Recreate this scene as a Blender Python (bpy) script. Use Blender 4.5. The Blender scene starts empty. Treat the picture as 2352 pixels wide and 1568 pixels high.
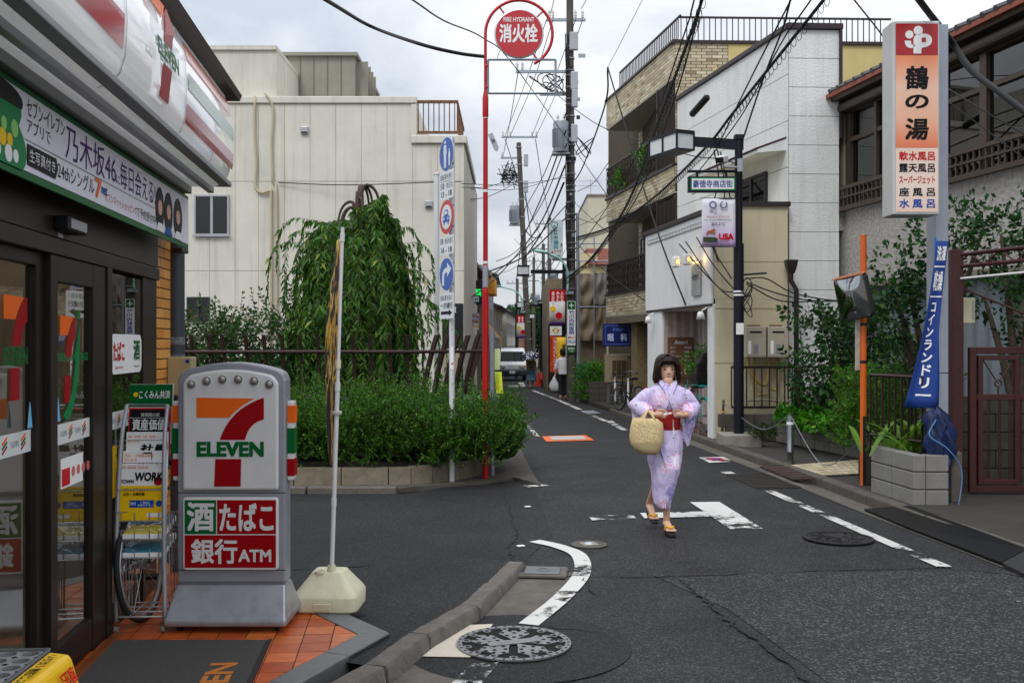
import bpy,math,random
import numpy as np
from mathutils import Vector,Matrix,Euler
R=math.radians
random.seed(11);rng=np.random.default_rng(5)
sc=bpy.context.scene;COL=sc.collection
# ------------------------------------------------------------------ camera
F,CX,CY,EYE=2287.0,1176.0,788.0,1.66
cam=bpy.data.cameras.new('camera');camo=bpy.data.objects.new('camera',cam);COL.objects.link(camo)
camo.location=(0,0,EYE);camo.rotation_euler=(R(90),0,0)
cam.lens=35;cam.sensor_width=36;cam.shift_y=4/2352;cam.clip_start=.05;cam.clip_end=3000
sc.camera=camo
# ------------------------------------------------------------------ sky, sun, exposure
SUN_EL,SUN_AZ=R(52),R(205)          # azimuth clockwise from +Y; behind the camera, a little left
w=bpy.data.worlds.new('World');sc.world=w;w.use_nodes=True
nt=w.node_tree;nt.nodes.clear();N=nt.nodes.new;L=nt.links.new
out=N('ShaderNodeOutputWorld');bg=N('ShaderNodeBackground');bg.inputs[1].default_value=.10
sky=N('ShaderNodeTexSky');sky.sky_type='NISHITA';sky.sun_disc=False
sky.sun_elevation=SUN_EL;sky.sun_rotation=SUN_AZ
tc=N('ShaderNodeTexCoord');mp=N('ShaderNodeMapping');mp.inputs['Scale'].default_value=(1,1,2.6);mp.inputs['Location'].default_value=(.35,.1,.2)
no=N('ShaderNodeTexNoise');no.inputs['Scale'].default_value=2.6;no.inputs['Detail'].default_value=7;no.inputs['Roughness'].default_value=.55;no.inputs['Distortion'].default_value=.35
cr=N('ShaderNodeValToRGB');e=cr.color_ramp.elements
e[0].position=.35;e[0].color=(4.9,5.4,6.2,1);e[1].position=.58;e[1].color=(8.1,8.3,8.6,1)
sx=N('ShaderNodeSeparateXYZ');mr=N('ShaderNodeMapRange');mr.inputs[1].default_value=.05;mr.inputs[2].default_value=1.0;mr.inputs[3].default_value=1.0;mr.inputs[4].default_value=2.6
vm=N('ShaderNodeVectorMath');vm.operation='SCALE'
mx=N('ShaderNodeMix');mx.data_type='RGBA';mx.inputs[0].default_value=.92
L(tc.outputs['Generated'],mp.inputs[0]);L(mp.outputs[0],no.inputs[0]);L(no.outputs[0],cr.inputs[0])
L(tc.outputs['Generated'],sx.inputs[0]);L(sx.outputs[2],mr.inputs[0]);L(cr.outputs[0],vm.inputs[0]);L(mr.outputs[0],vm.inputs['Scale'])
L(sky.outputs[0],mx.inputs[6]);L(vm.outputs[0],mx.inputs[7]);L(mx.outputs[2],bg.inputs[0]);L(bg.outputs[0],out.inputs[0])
sun=bpy.data.lights.new('sun','SUN');sun.energy=1.3;sun.angle=R(18);sun.color=(1,.965,.91)
suno=bpy.data.objects.new('sun',sun);COL.objects.link(suno);suno.rotation_euler=(R(90)-SUN_EL,0,R(180)-SUN_AZ)
suno.rotation_euler=Vector((-math.sin(SUN_AZ)*math.cos(SUN_EL),-math.cos(SUN_AZ)*math.cos(SUN_EL),-math.sin(SUN_EL))).to_track_quat('-Z','Y').to_euler()
vs=sc.view_settings;vs.view_transform='Standard';vs.look='None';vs.exposure=0.0;vs.gamma=1;vs.use_curve_mapping=False
sc.cycles.max_bounces=8;sc.cycles.transparent_max_bounces=12;sc.cycles.use_denoising=True
# ------------------------------------------------------------------ helpers
def lin(h):
    if not isinstance(h,str):return (*h,1)
    h=h.lstrip('#');c=[int(h[i:i+2],16)/255 for i in (0,2,4)]
    return tuple(x/12.92 if x<=.04045 else ((x+.055)/1.055)**2.4 for x in c)+(1,)
MATS={}
def mat(name,col,rough=.6,metal=0,var=.12,vs=4,bump=0,bs=40,spec=.5,dirt=0,coat=0,emit=0,trans=0,streak=0,dscale=1.3):
    """principled material: base colour with noise variation, optional dirt patches, vertical streaks and bump"""
    if name in MATS:return MATS[name]
    if name.endswith('print'):spec=.15
    m=bpy.data.materials.new(name);m.use_nodes=True;t=m.node_tree;p=t.nodes['Principled BSDF']
    c=lin(col);N=t.nodes.new;L=t.links.new
    p.inputs['Base Color'].default_value=c;p.inputs['Roughness'].default_value=rough;p.inputs['Metallic'].default_value=metal
    p.inputs['Specular IOR Level'].default_value=spec
    if coat:p.inputs['Coat Weight'].default_value=coat;p.inputs['Coat Roughness'].default_value=.08
    if emit:p.inputs['Emission Color'].default_value=c;p.inputs['Emission Strength'].default_value=emit
    if trans:p.inputs['Transmission Weight'].default_value=trans
    tc=N('ShaderNodeTexCoord');cur=None
    if var:
        n=N('ShaderNodeTexNoise');n.inputs['Scale'].default_value=vs;n.inputs['Detail'].default_value=6;n.inputs['Roughness'].default_value=.65
        L(tc.outputs['Object'],n.inputs[0])
        r=N('ShaderNodeValToRGB');r.color_ramp.elements[0].position=.3;r.color_ramp.elements[1].position=.7
        r.color_ramp.elements[0].color=(*[x*(1-var) for x in c[:3]],1);r.color_ramp.elements[1].color=(*[min(1,x*(1+var*.7)) for x in c[:3]],1)
        L(n.outputs[0],r.inputs[0]);cur=r.outputs[0]
    if dirt or streak:
        n2=N('ShaderNodeTexNoise');n2.inputs['Scale'].default_value=dscale;n2.inputs['Detail'].default_value=8;n2.inputs['Roughness'].default_value=.7
        if streak:
            mp=N('ShaderNodeMapping');mp.inputs['Scale'].default_value=(3.5,3.5,.25);L(tc.outputs['Object'],mp.inputs[0]);L(mp.outputs[0],n2.inputs[0])
        else:L(tc.outputs['Object'],n2.inputs[0])
        r2=N('ShaderNodeValToRGB');r2.color_ramp.elements[0].position=.50;r2.color_ramp.elements[1].position=.78
        L(n2.outputs[0],r2.inputs[0]);mu=N('ShaderNodeMath');mu.operation='MULTIPLY';mu.inputs[1].default_value=max(dirt,streak);L(r2.outputs[0],mu.inputs[0])
        mi=N('ShaderNodeMix');mi.data_type='RGBA';mi.blend_type='MULTIPLY';mi.inputs[7].default_value=(.34,.30,.25,1)
        L(mu.outputs[0],mi.inputs[0])
        if cur:L(cur,mi.inputs[6])
        else:mi.inputs[6].default_value=c
        cur=mi.outputs[2]
    if cur:L(cur,p.inputs['Base Color'])
    if bump:
        n3=N('ShaderNodeTexNoise');n3.inputs['Scale'].default_value=bs;n3.inputs['Detail'].default_value=4;L(tc.outputs['Object'],n3.inputs[0])
        b=N('ShaderNodeBump');b.inputs['Strength'].default_value=bump;b.inputs['Distance'].default_value=.01
        L(n3.outputs[0],b.inputs['Height']);L(b.outputs[0],p.inputs['Normal'])
    MATS[name]=m;return m
def glass(name,tint=(.75,.78,.78),refl=.16,ior=1.5):
    if name in MATS:return MATS[name]
    m=bpy.data.materials.new(name);m.use_nodes=True;t=m.node_tree;t.nodes.clear();N=t.nodes.new;L=t.links.new
    o=N('ShaderNodeOutputMaterial');a=N('ShaderNodeBsdfTransparent');a.inputs[0].default_value=(*tint,1)
    g=N('ShaderNodeBsdfGlossy');g.inputs['Roughness'].default_value=.01
    f=N('ShaderNodeFresnel');f.inputs[0].default_value=ior;ad=N('ShaderNodeMath');ad.inputs[1].default_value=refl;ad.use_clamp=True
    x=N('ShaderNodeMixShader');ge=N('ShaderNodeNewGeometry');fb=N('ShaderNodeMath');fb.operation='SUBTRACT';fb.inputs[0].default_value=1;L(ge.outputs['Backfacing'],fb.inputs[1]);mu=N('ShaderNodeMath');mu.operation='MULTIPLY';L(f.outputs[0],ad.inputs[0]);L(ad.outputs[0],mu.inputs[0]);L(fb.outputs[0],mu.inputs[1]);L(mu.outputs[0],x.inputs[0]);L(a.outputs[0],x.inputs[1]);L(g.outputs[0],x.inputs[2]);L(x.outputs[0],o.inputs[0])
    MATS[name]=m;return m
class MB:
    """collects shapes into one mesh"""
    def __init__(s):s.v=[];s.f=[];s.mi=[];s.cur=0;s.T=None
    def add(s,vs,fs):
        o=len(s.v)
        s.v.extend((s.T @ Vector(p)) if s.T else Vector(p) for p in vs)
        for f in fs:s.f.append([i+o for i in f]);s.mi.append(s.cur)
        return s
    def b(s,x0,x1,y0,y1,z0,z1):
        return s.add([(x0,y0,z0),(x1,y0,z0),(x1,y1,z0),(x0,y1,z0),(x0,y0,z1),(x1,y0,z1),(x1,y1,z1),(x0,y1,z1)],
                     [(0,3,2,1),(4,5,6,7),(0,1,5,4),(1,2,6,5),(2,3,7,6),(3,0,4,7)])
    def box(s,c,d,rot=None):
        T0=s.T;M=Matrix.Translation(c) @ (Euler(rot).to_matrix().to_4x4() if rot else Matrix());s.T=(T0 @ M) if T0 else M
        s.b(-d[0]/2,d[0]/2,-d[1]/2,d[1]/2,-d[2]/2,d[2]/2);s.T=T0;return s
    def prism(s,poly,y0,y1):
        """polygon in x,z extruded from y0 (front) to y1"""
        n=len(poly);vs=[(x,y0,z) for x,z in poly]+[(x,y1,z) for x,z in poly]
        return s.add(vs,[tuple(range(n)),tuple(range(2*n-1,n-1,-1))]+[(i,i+n,(i+1) % n+n,(i+1) % n) for i in range(n)])
    def slab(s,poly,z0,z1):
        """polygon in x,y extruded from z0 to z1; z may be given per corner"""
        n=len(poly);g=(lambda z,i:z[i] if isinstance(z,(list,tuple)) else z)
        vs=[(p[0],p[1],g(z0,i)) for i,p in enumerate(poly)]+[(p[0],p[1],g(z1,i)) for i,p in enumerate(poly)]
        return s.add(vs,[tuple(range(n-1,-1,-1)),tuple(range(n,2*n))]+[(i,(i+1) % n,(i+1) % n+n,i+n) for i in range(n)])
    def sheet(s,poly,z=0):
        return s.add([(p[0],p[1],p[2] if len(p)>2 else z) for p in poly],[tuple(range(len(poly)))])
    def loft(s,rings,caps=True,close=True):
        n=len(rings[0]);vs=[p for r in rings for p in r];fs=[]
        for k in range(len(rings)-1):
            for i in range(n if close else n-1):
                j=(i+1) % n;fs.append((k*n+i,k*n+j,(k+1)*n+j,(k+1)*n+i))
        if caps and close:fs += [tuple(range(n-1,-1,-1)),tuple(range((len(rings)-1)*n,len(rings)*n))]
        return s.add(vs,fs)
    def tube(s,pts,r,n=8,caps=True):
        pts=[Vector(p) for p in pts];rs=r if isinstance(r,(list,tuple)) else [r]*len(pts);rings=[];up=None
        for i,p in enumerate(pts):
            t=(pts[min(i+1,len(pts)-1)]-pts[max(i-1,0)]).normalized()
            if up is None:up=Vector((0,0,1)) if abs(t.z)<.9 else Vector((1,0,0))
            a=t.cross(up);a=a.normalized() if a.length>1e-6 else t.orthogonal().normalized();b_=a.cross(t);up=b_
            rings.append([p+(a*math.cos(2*math.pi*k/n)+b_*math.sin(2*math.pi*k/n))*rs[i] for k in range(n)])
        return s.loft(rings,caps)
    def cyl(s,p0,p1,r,r1=None,n=12):return s.tube([p0,p1],[r,r if r1 is None else r1],n)
    def lathe(s,prof,n=20,c=(0,0,0)):
        return s.loft([[(c[0]+r*math.cos(2*math.pi*k/n),c[1]+r*math.sin(2*math.pi*k/n),c[2]+z) for k in range(n)] for r,z in prof],caps=False)
    def ell(s,c,r,n=14,m=8,rot=None):
        T0=s.T;M=Matrix.Translation(c) @ (Euler(rot).to_matrix().to_4x4() if rot else Matrix());s.T=(T0 @ M) if T0 else M
        s.lathe([(max(1e-4,math.sin(math.pi*k/m)),-math.cos(math.pi*k/m)) for k in range(m+1)],n) if False else s.loft(
            [[(r[0]*max(1e-3,math.sin(math.pi*k/m))*math.cos(2*math.pi*i/n),r[1]*max(1e-3,math.sin(math.pi*k/m))*math.sin(2*math.pi*i/n),-r[2]*math.cos(math.pi*k/m)) for i in range(n)] for k in range(m+1)])
        s.T=T0;return s
    def mesh(s,name,mats):
        me=bpy.data.meshes.new(name);me.from_pydata([tuple(p) for p in s.v],[],s.f)
        for q in (mats if isinstance(mats,(list,tuple)) else [mats]):me.materials.append(q)
        if any(s.mi):me.polygons.foreach_set('material_index',s.mi)
        return me
    def build(s,name,m,parent=None,bevel=0,smooth=False,loc=None,rot=None,seg=2):
        me=s.mesh(name,m);o=bpy.data.objects.new(name,me);COL.objects.link(o)
        if smooth:me.polygons.foreach_set('use_smooth',[True]*len(me.polygons))
        if smooth=='auto':me.set_sharp_from_angle(angle=R(40))
        if bevel:
            q=o.modifiers.new('bevel','BEVEL');q.width=bevel;q.segments=seg;q.limit_method='ANGLE';q.angle_limit=R(35)
        if parent is not None:o.parent=parent
        if loc is not None:o.location=loc
        if rot is not None:o.rotation_euler=rot
        return o
def inst(o,loc,rot=None,scale=None,parent=None):
    c=o.copy();COL.objects.link(c);c.location=loc
    if rot is not None:c.rotation_euler=rot
    if scale is not None:c.scale=scale
    if parent is not None:c.parent=parent
    return c
def children(o):return [c for c in bpy.data.objects if c.parent is o]
def copy_tree(o,loc=None,rz=None,label=None,parent=None):
    c=o.copy();COL.objects.link(c)
    if parent is not None:c.parent=parent
    if loc is not None:c.location=loc
    if rz is not None:c.rotation_euler=(0,0,rz)
    if label:c['label']=label
    for ch in children(o):copy_tree(ch,parent=c)
    return c
def tag(o,label,cat,group=None):
    o['label']=label;o['category']=cat
    if group:o['group']=group
    return o
def thing(name,label,cat,loc=(0,0,0),rz=0,group=None):
    o=bpy.data.objects.new(name,None);COL.objects.link(o);o.location=loc;o.rotation_euler=(0,0,rz);o.empty_display_size=.1
    return tag(o,label,cat,group)
def struct(o):o['kind']='structure';return o
def stuff(o):o['kind']='stuff';return o
_tcache={}
def textmesh(s,bold=0,spacing=1.0,shear=0,line=1.0):
    k=(s,bold,spacing,shear,line)
    if k not in _tcache:
        c=bpy.data.curves.new('t','FONT');c.body=s;c.offset=bold;c.resolution_u=3;c.space_character=spacing;c.shear=shear;c.space_line=line
        if '\n' in s:c.align_x='CENTER'
        o=bpy.data.objects.new('t',c);COL.objects.link(o)
        bpy.context.view_layer.update()
        me=bpy.data.meshes.new_from_object(o.evaluated_get(bpy.context.evaluated_depsgraph_get()))
        bpy.data.objects.remove(o);bpy.data.curves.remove(c)
        n=len(me.vertices);co=np.empty(n*3);me.vertices.foreach_get('co',co);co=co.reshape(-1,3)
        _tcache[k]=(co[:,:2].copy(),[list(p.vertices) for p in me.polygons]);bpy.data.meshes.remove(me)
    return _tcache[k]
def text(parent,s,x0,x1,z0,z1,m,y=-.003,bold=.02,name='lettering',keep=False,map3=None,vert=False,spacing=1.0,shear=0,line=1.0):
    """writing fitted to a rectangle of its carrier's front (local x,z at depth y); map3 bends it"""
    if vert:s='\n'.join(s)
    co,fs=textmesh(s,0,spacing,shear,line);bo=bold*.75
    if bo:                                  # heavier strokes: the glyphs overlaid with small shifts, each a hair deeper
        n0=len(co);sh=[(0,0),(bo,bo),(-bo,bo),(bo,-bo),(-bo,-bo)];co=np.concatenate([co+np.array(d) for d in sh]);fs=[[i+k*n0 for i in f] for k in range(5) for f in fs]
    lo=co.min(0);hi=co.max(0);sz=np.maximum(hi-lo,1e-6);kx,kz=(x1-x0)/sz[0],(z1-z0)/sz[1];ox,oz=x0,z0
    if keep:
        k=min(kx,kz);ox += (x1-x0-k*sz[0])/2;oz += (z1-z0-k*sz[1])/2;kx=kz=k
    pts=[(ox+(p[0]-lo[0])*kx,y-(i//n0*.0002 if bo else 0),oz+(p[1]-lo[1])*kz) for i,p in enumerate(co)]
    if map3:pts=[map3(p) for p in pts]
    b=MB();b.v=[Vector(p) for p in pts];b.f=fs;b.mi=[0]*len(fs)
    return b.build(name,m,parent)
def at(x,y,Y):return Vector(((x-CX)/F*Y,Y,EYE-(y-CY)/F*Y))
def gz(Y):return 0.0 if Y<12 else-.012*(Y-12)
def gnd(x,y,z=0.0):
    Y=F*(EYE-z)/(y-CY)
    if Y>12:Y=(EYE-z-.144)*F/((y-CY)-.012*F)
    return Vector(((x-CX)/F*Y,Y,z+gz(Y)))
def rect(x0,x1,z0,z1):return [(x0,z0),(x1,z0),(x1,z1),(x0,z1)]
def rrect(x0,x1,z0,z1,r,n=5):
    o=[]
    for cx_,cz_,a in ((x1-r,z0+r,-90),(x1-r,z1-r,0),(x0+r,z1-r,90),(x0+r,z0+r,180)):
        o += [(cx_+r*math.cos(R(a+90*k/n)),cz_+r*math.sin(R(a+90*k/n))) for k in range(n+1)]
    return o
def disc(cx_,cz_,r,n=32,rz=None):return [(cx_+r*math.cos(2*math.pi*k/n),cz_+(rz or r)*math.sin(2*math.pi*k/n)) for k in range(n)]
def bez(p0,p1,p2,n=8):return [tuple((1-t)**2*a+2*t*(1-t)*b_+t*t*c for a,b_,c in zip(p0,p1,p2)) for t in [k/n for k in range(n+1)]]
def spline(pts,n=8):
    """catmull-rom through points"""
    P=[Vector(p) for p in pts];P=[P[0]*2-P[1]]+P+[P[-1]*2-P[-2]];o=[]
    for i in range(1,len(P)-2):
        a,b_,c,d=P[i-1:i+3]
        for k in range(n):
            t=k/n;o.append(.5*((2*b_)+(c-a)*t+(2*a-5*b_+4*c-d)*t*t+(3*b_-a-3*c+d)*t**3))
    return o+[P[-2]]
def flat(parent,poly,m,y=-.002,name='print',t=.0015):
    return MB().prism(poly,y-t,y).build(name,m,parent)
# ------------------------------------------------------------------ shared materials
white=mat('white_paint','#e6e6e4',.45,var=.05,dirt=.15);whitep=mat('white_print','#eeeeee',.5,var=.02)
blackp=mat('black_print','#17171a',.5,var=0);redp=mat('red_print','#c30d1c',.4,var=.05);greenp=mat('green_print','#008044',.4,var=.05)
orangep=mat('orange_print','#ee6a1c',.4,var=.05);bluep=mat('blue_print','#0f4aa3',.4,var=.04);dredp=mat('deep_red_print','#9a0610',.35,var=.05);dgreenp=mat('deep_green_print','#00602c',.35,var=.05)
yellowp=mat('yellow_print','#f2c414',.45,var=.04);purplep=mat('purple_print','#4b1d6b',.5,var=0);pinkp=mat('pink_print','#e8659a',.5,var=.05);greyp=mat('grey_print','#8b8f92',.5,var=.05)
silver=mat('silver_paint','#a7a9b0',.38,.35,var=.06,dirt=.2);alu=mat('aluminium','#c0c3c6',.35,.8,var=.08,vs=9);steel=mat('steel','#85888b',.33,.9,var=.15,dirt=.2)
galv=mat('galvanised','#9aa3ad',.5,.6,var=.15,vs=8,dirt=.25);darkmetal=mat('dark_metal','#17181c',.45,.2,var=.2)
navy_post=mat('navy_post_paint','#161a24',.5,.0,var=.15,dirt=.1,spec=.25);brownalu=mat('bronze_aluminium','#3a2d26',.35,.5,var=.12)
cable_m=mat('cable_rubber','#0d0e10',.7,var=.1);rust=mat('rust','#6b3a20',.85,var=.35,vs=14,bump=.3)
conc=mat('concrete','#8d8880',.85,var=.18,vs=6,bump=.25,bs=60,dirt=.45,dscale=2.2);conc_dark=mat('stained_concrete','#56514a',.85,var=.25,vs=3,bump=.25,bs=70,dirt=.7,dscale=1.1)
wood=mat('wood_pole','#5b4a3c',.8,var=.3,vs=9);rubber=mat('black_rubber','#15151a',.7,var=.2,bump=.1);plast_w=mat('white_plastic','#e9e8e6',.35,var=.03,dirt=.1)
poleconc=mat('pole_concrete','#524c45',.8,var=.28,vs=2.5,bump=.15,dirt=.4)
# ------------------------------------------------------------------ asphalt with grain, tyre polish and worn paint
def asphalt(name,col,grain=220,spk=.5,big=.25):
    m=bpy.data.materials.new(name);m.use_nodes=True;t=m.node_tree;p=t.nodes['Principled BSDF'];N=t.nodes.new;L=t.links.new
    c=lin(col);tc=N('ShaderNodeTexCoord')
    n1=N('ShaderNodeTexNoise');n1.inputs['Scale'].default_value=1.1;n1.inputs['Detail'].default_value=9;n1.inputs['Roughness'].default_value=.68;L(tc.outputs['Object'],n1.inputs[0])
    r1=N('ShaderNodeMapRange');r1.inputs[1].default_value=.3;r1.inputs[2].default_value=.7;r1.inputs[3].default_value=1-big;r1.inputs[4].default_value=1+big;L(n1.outputs[0],r1.inputs[0])
    v=N('ShaderNodeTexVoronoi');v.inputs['Scale'].default_value=grain;L(tc.outputs['Object'],v.inputs[0])
    bw=N('ShaderNodeSeparateColor');L(v.outputs['Color'],bw.inputs[0])
    pw=N('ShaderNodeMath');pw.operation='POWER';pw.inputs[1].default_value=5;L(bw.outputs[0],pw.inputs[0])
    r2=N('ShaderNodeMapRange');r2.inputs[3].default_value=.75;r2.inputs[4].default_value=1+spk*4;L(pw.outputs[0],r2.inputs[0])
    m1=N('ShaderNodeMath');m1.operation='MULTIPLY';L(r1.outputs[0],m1.inputs[0]);L(r2.outputs[0],m1.inputs[1])
    sc_=N('ShaderNodeVectorMath');sc_.operation='SCALE';sc_.inputs[0].default_value=c[:3];L(m1.outputs[0],sc_.inputs['Scale']);L(sc_.outputs[0],p.inputs['Base Color'])
    p.inputs['Roughness'].default_value=.72;p.inputs['Specular IOR Level'].default_value=.18
    b=N('ShaderNodeBump');b.inputs['Strength'].default_value=.55;b.inputs['Distance'].default_value=.004;L(v.outputs['Distance'],b.inputs['Height']);L(b.outputs[0],p.inputs['Normal'])
    MATS[name]=m;return m
road_m=asphalt('asphalt','#2d2d2e',120,.5,.34);road_dark=asphalt('asphalt_fresh','#282829',125,.45,.26);road_patch=asphalt('asphalt_patch','#29292a',140,.4,.15);road_coarse=asphalt('asphalt_coarse','#303031',90,.7,.2)
def worn_paint(name,col,wear=.5):
    m=bpy.data.materials.new(name);m.use_nodes=True;t=m.node_tree;p=t.nodes['Principled BSDF'];N=t.nodes.new;L=t.links.new
    tc=N('ShaderNodeTexCoord');n=N('ShaderNodeTexNoise');n.inputs['Scale'].default_value=7;n.inputs['Detail'].default_value=12;n.inputs['Roughness'].default_value=.82;L(tc.outputs['Object'],n.inputs[0])
    n2=N('ShaderNodeTexNoise');n2.inputs['Scale'].default_value=1.7;n2.inputs['Detail'].default_value=3;L(tc.outputs['Object'],n2.inputs[0])
    ad=N('ShaderNodeMath');ad.inputs[1].default_value=0;L(n.outputs[0],ad.inputs[0]);L(n2.outputs[0],ad.inputs[1])
    r=N('ShaderNodeValToRGB');r.color_ramp.elements[0].position=wear*.5+.27;r.color_ramp.elements[1].position=wear*.5+.31
    hf=N('ShaderNodeMath');hf.operation='MULTIPLY';hf.inputs[1].default_value=.5;L(ad.outputs[0],hf.inputs[0]);L(hf.outputs[0],r.inputs[0])
    p.inputs['Base Color'].default_value=lin(col);p.inputs['Roughness'].default_value=.7;tr=N('ShaderNodeBsdfTransparent');mx=N('ShaderNodeMixShader');L(r.outputs[0],mx.inputs[0]);L(tr.outputs[0],mx.inputs[1]);L(p.outputs[0],mx.inputs[2]);L(mx.outputs[0],t.nodes['Material Output'].inputs[0])
    MATS[name]=m;return m
line_m=worn_paint('road_paint','#c9c8c4',.34);line_worn=worn_paint('road_paint_worn','#c0bfbb',.39)
# ------------------------------------------------------------------ ground and roads
ys=[-60,-20,0,12]+list(range(14,130,4))+[200,600,1500]
b=MB();xs=[-700,-60,-12,0,12,60,700]
for y_ in ys:
    for x_ in xs:b.v.append(Vector((x_,y_,gz(min(y_,126))-.03)))
nx=len(xs)
for j in range(len(ys)-1):
    for i in range(nx-1):b.f.append([j*nx+i,j*nx+i+1,(j+1)*nx+i+1,(j+1)*nx+i]);b.mi.append(0)
struct(b.build('ground',conc_dark))
# main street: carriageway strip that follows the gentle fall
b=MB();L_=[(-6,-3.2),(0,-2.6),(3,-1.9),(4.6,-1.15),(7.4,-.05),(9,-.1),(12,-.05),(16,-.1),(22,-.75),(30,-1.1),(44,-1.05),(60,-1.0),(80,-.2),(126,2.5)]
Rr=[(-6,7),(0,5.4),(3,4.4),(4.6,4.1),(7.4,3.86),(9,3.76),(12,3.58),(16,3.34),(22,3.0),(30,2.35),(44,1.6),(60,1.45),(80,2.1),(126,6)]
rows=[]
for (yl,xl),(yr,xr) in zip(L_,Rr):
    rows.append([(xl+(xr-xl)*k/6,yl,gz(yl)+.0) for k in range(7)])
b.loft(rows,caps=False,close=False)
ROAD=struct(b.build('road',road_m))
# side street running off to the left
b=MB();b.sheet([(-40,7.0),(-3.2,6.9),(-1.75,5.75),(-.62,5.42),(.02,7.25),(.35,8.6),(.3,10.2),(.2,11.9),(-.4,11.95),(-1.2,10.95),(-40,10.9)],.004)
struct(b.build('side_road',road_dark))
b=MB();b.sheet([(1.15,3.0),(5.5,3.0),(5.0,5.5),(4.0,7.25),(1.0,7.15),(1.35,6.2),(1.6,4.5)],.004);struct(b.build('road_patch',road_coarse))
b=MB();b.sheet([(.03+.62*math.cos(t)*1.0,5.45+.62*math.sin(t)) for t in [2*math.pi*k/40 for k in range(40)]],.007);struct(b.build('road_patch',road_patch))
crack_m=mat('crack','#1d1c1b',.95,var=0)
def crack(pts,wd=.008):
    b=MB();P=[]
    for a,c in zip(pts,pts[1:]):
        a,c=Vector(a),Vector(c);n=max(2,int((c-a).length/.06))
        for k in range(n):P.append(a.lerp(c,k/n)+Vector((rng.normal(0,.012),rng.normal(0,.012))))
    P.append(Vector(pts[-1]));vs_=[];fs=[]
    for i,p in enumerate(P):
        t=(P[min(i+1,len(P)-1)]-P[max(0,i-1)]).normalized();n=Vector((-t.y,t.x))*wd*(.3+rng.random())*.5
        vs_ += [(p.x+n.x,p.y+n.y,gz(p.y)+.011),(p.x-n.x,p.y-n.y,gz(p.y)+.011)]
        if i:fs.append((2*i-2,2*i-1,2*i+1,2*i))
    b.add(vs_,fs);return b.build('crack',crack_m,ROAD)
def g2(x,y):p=gnd(x,y);return (p.x,p.y)
crack([g2(1300,1325),g2(1560,1325),g2(1900,1310),g2(2180,1304),g2(2352,1325)],.02)
crack([g2(1560,1330),g2(1650,1410),g2(1760,1490),g2(1860,1566)],.03)
crack([g2(1155,1110),g2(1165,1160),g2(1190,1230),g2(1165,1262),g2(1182,1290)],.018)
crack([g2(1340,1330),g2(1370,1372)],.015);crack([g2(1185,1437),g2(1260,1440),g2(1370,1455)],.015);crack([g2(680,1308),g2(900,1300),g2(1100,1322)],.02)
crack([g2(1200,1105),g2(1500,1090),g2(1740,1078)],.012);crack([g2(1130,1105),g2(1240,1075),g2(1420,1050)],.012)
crack([g2(1180,1010),g2(1300,1022),g2(1500,1024)],.02);crack([g2(1180,950),g2(1300,955),g2(1420,958)],.02)
def ribbon(pts,wd,name,m,z=.011,ends=None):
    b=MB();P=[Vector(p[:2]) for p in pts];rows=[]
    for i,p in enumerate(P):
        t=(P[min(i+1,len(P)-1)]-P[max(0,i-1)]).normalized();n=Vector((t.y,-t.x))*wd/2
        rows.append([(p.x-n.x,p.y-n.y,gz(p.y)+z),(p.x+n.x,p.y+n.y,gz(p.y)+z)])
    b.loft(rows,caps=False,close=False);return b.build(name,m,ROAD)
def mark(pix,m=None,z=.011,name='road_marking'):
    P=[gnd(*p) for p in pix];return MB().sheet([(p.x,p.y,p.z+z) for p in P]).build(name,m or line_m,ROAD)
mark([(1030,1580),(1083,1527),(1146,1525),(1100,1580)],worn_paint('road_paint_fresh','#c4c3bf',.27))
ribbon(spline([gnd(1214,1437),gnd(1290,1375),gnd(1336,1320),gnd(1330,1278),gnd(1285,1257),gnd(1228,1244)],7),.125,'road_marking',line_m)
ribbon(spline([gnd(1765,1128),gnd(1960,1213),gnd(2170,1304)],6),.115,'road_marking',line_worn)
ribbon([gnd(2210,1312),gnd(2352,1385)],.08,'road_marking',worn_paint('road_paint_gone','#9c9b99',.56))
mark([(1348,1184),(1455,1186),(1462,1192),(1360,1197)],line_worn);mark([(1470,1180),(1617,1176),(1632,1188),(1480,1192)],line_m)
mark([(1585,1155),(1652,1154),(1752,1216),(1678,1217)],line_m)
mark([(970,1512),(1055,1440),(1132,1437),(1080,1514)],mat('pale_concrete','#c9bfae',.8,var=.1,dirt=.2,bump=.1),.013)
mark([(1245,1003),(1345,1000),(1365,1012),(1255,1015)],orangep);mark([(1262,1004),(1338,1002),(1350,1010),(1268,1012)],mat('worn_white','#b5b3ae',.7,var=.25,vs=30),.016)
mark([(1605,1052),(1660,1050),(1685,1061),(1630,1064)],line_m);mark([(1622,1053),(1655,1053),(1668,1059),(1637,1060)],redp,.016);mark([(1630,1055),(1652,1055),(1660,1058),(1640,1058.5)],bluep,.019)
mark([(1198,1117),(1245,1114),(1262,1116),(1215,1121)],line_worn);mark([(1655,1085),(1678,1084),(1690,1089),(1665,1090)],line_worn)
for a in ([(1195,963),(1202,963),(1222,985),(1213,985)],[(1216,988),(1226,988),(1240,1003),(1229,1003)]):mark(a,line_worn)
mark([(1157,906),(1163,906),(1186,940),(1178,940)]);mark([(1392,968),(1405,966),(1422,976),(1408,978)],line_worn);mark([(1412,980),(1425,979),(1442,989),(1430,990)],line_worn)
ribbon([gnd(1224,897),gnd(1280,918),gnd(1332,941)],.15,'road_marking',line_m);ribbon([gnd(1336,943),gnd(1392,968)],.12,'road_marking',line_worn)
mark([(1166,886),(1205,885),(1207,888),(1166,889)]);mark([(1190,879),(1200,878),(1208,884),(1196,886)])
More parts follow.
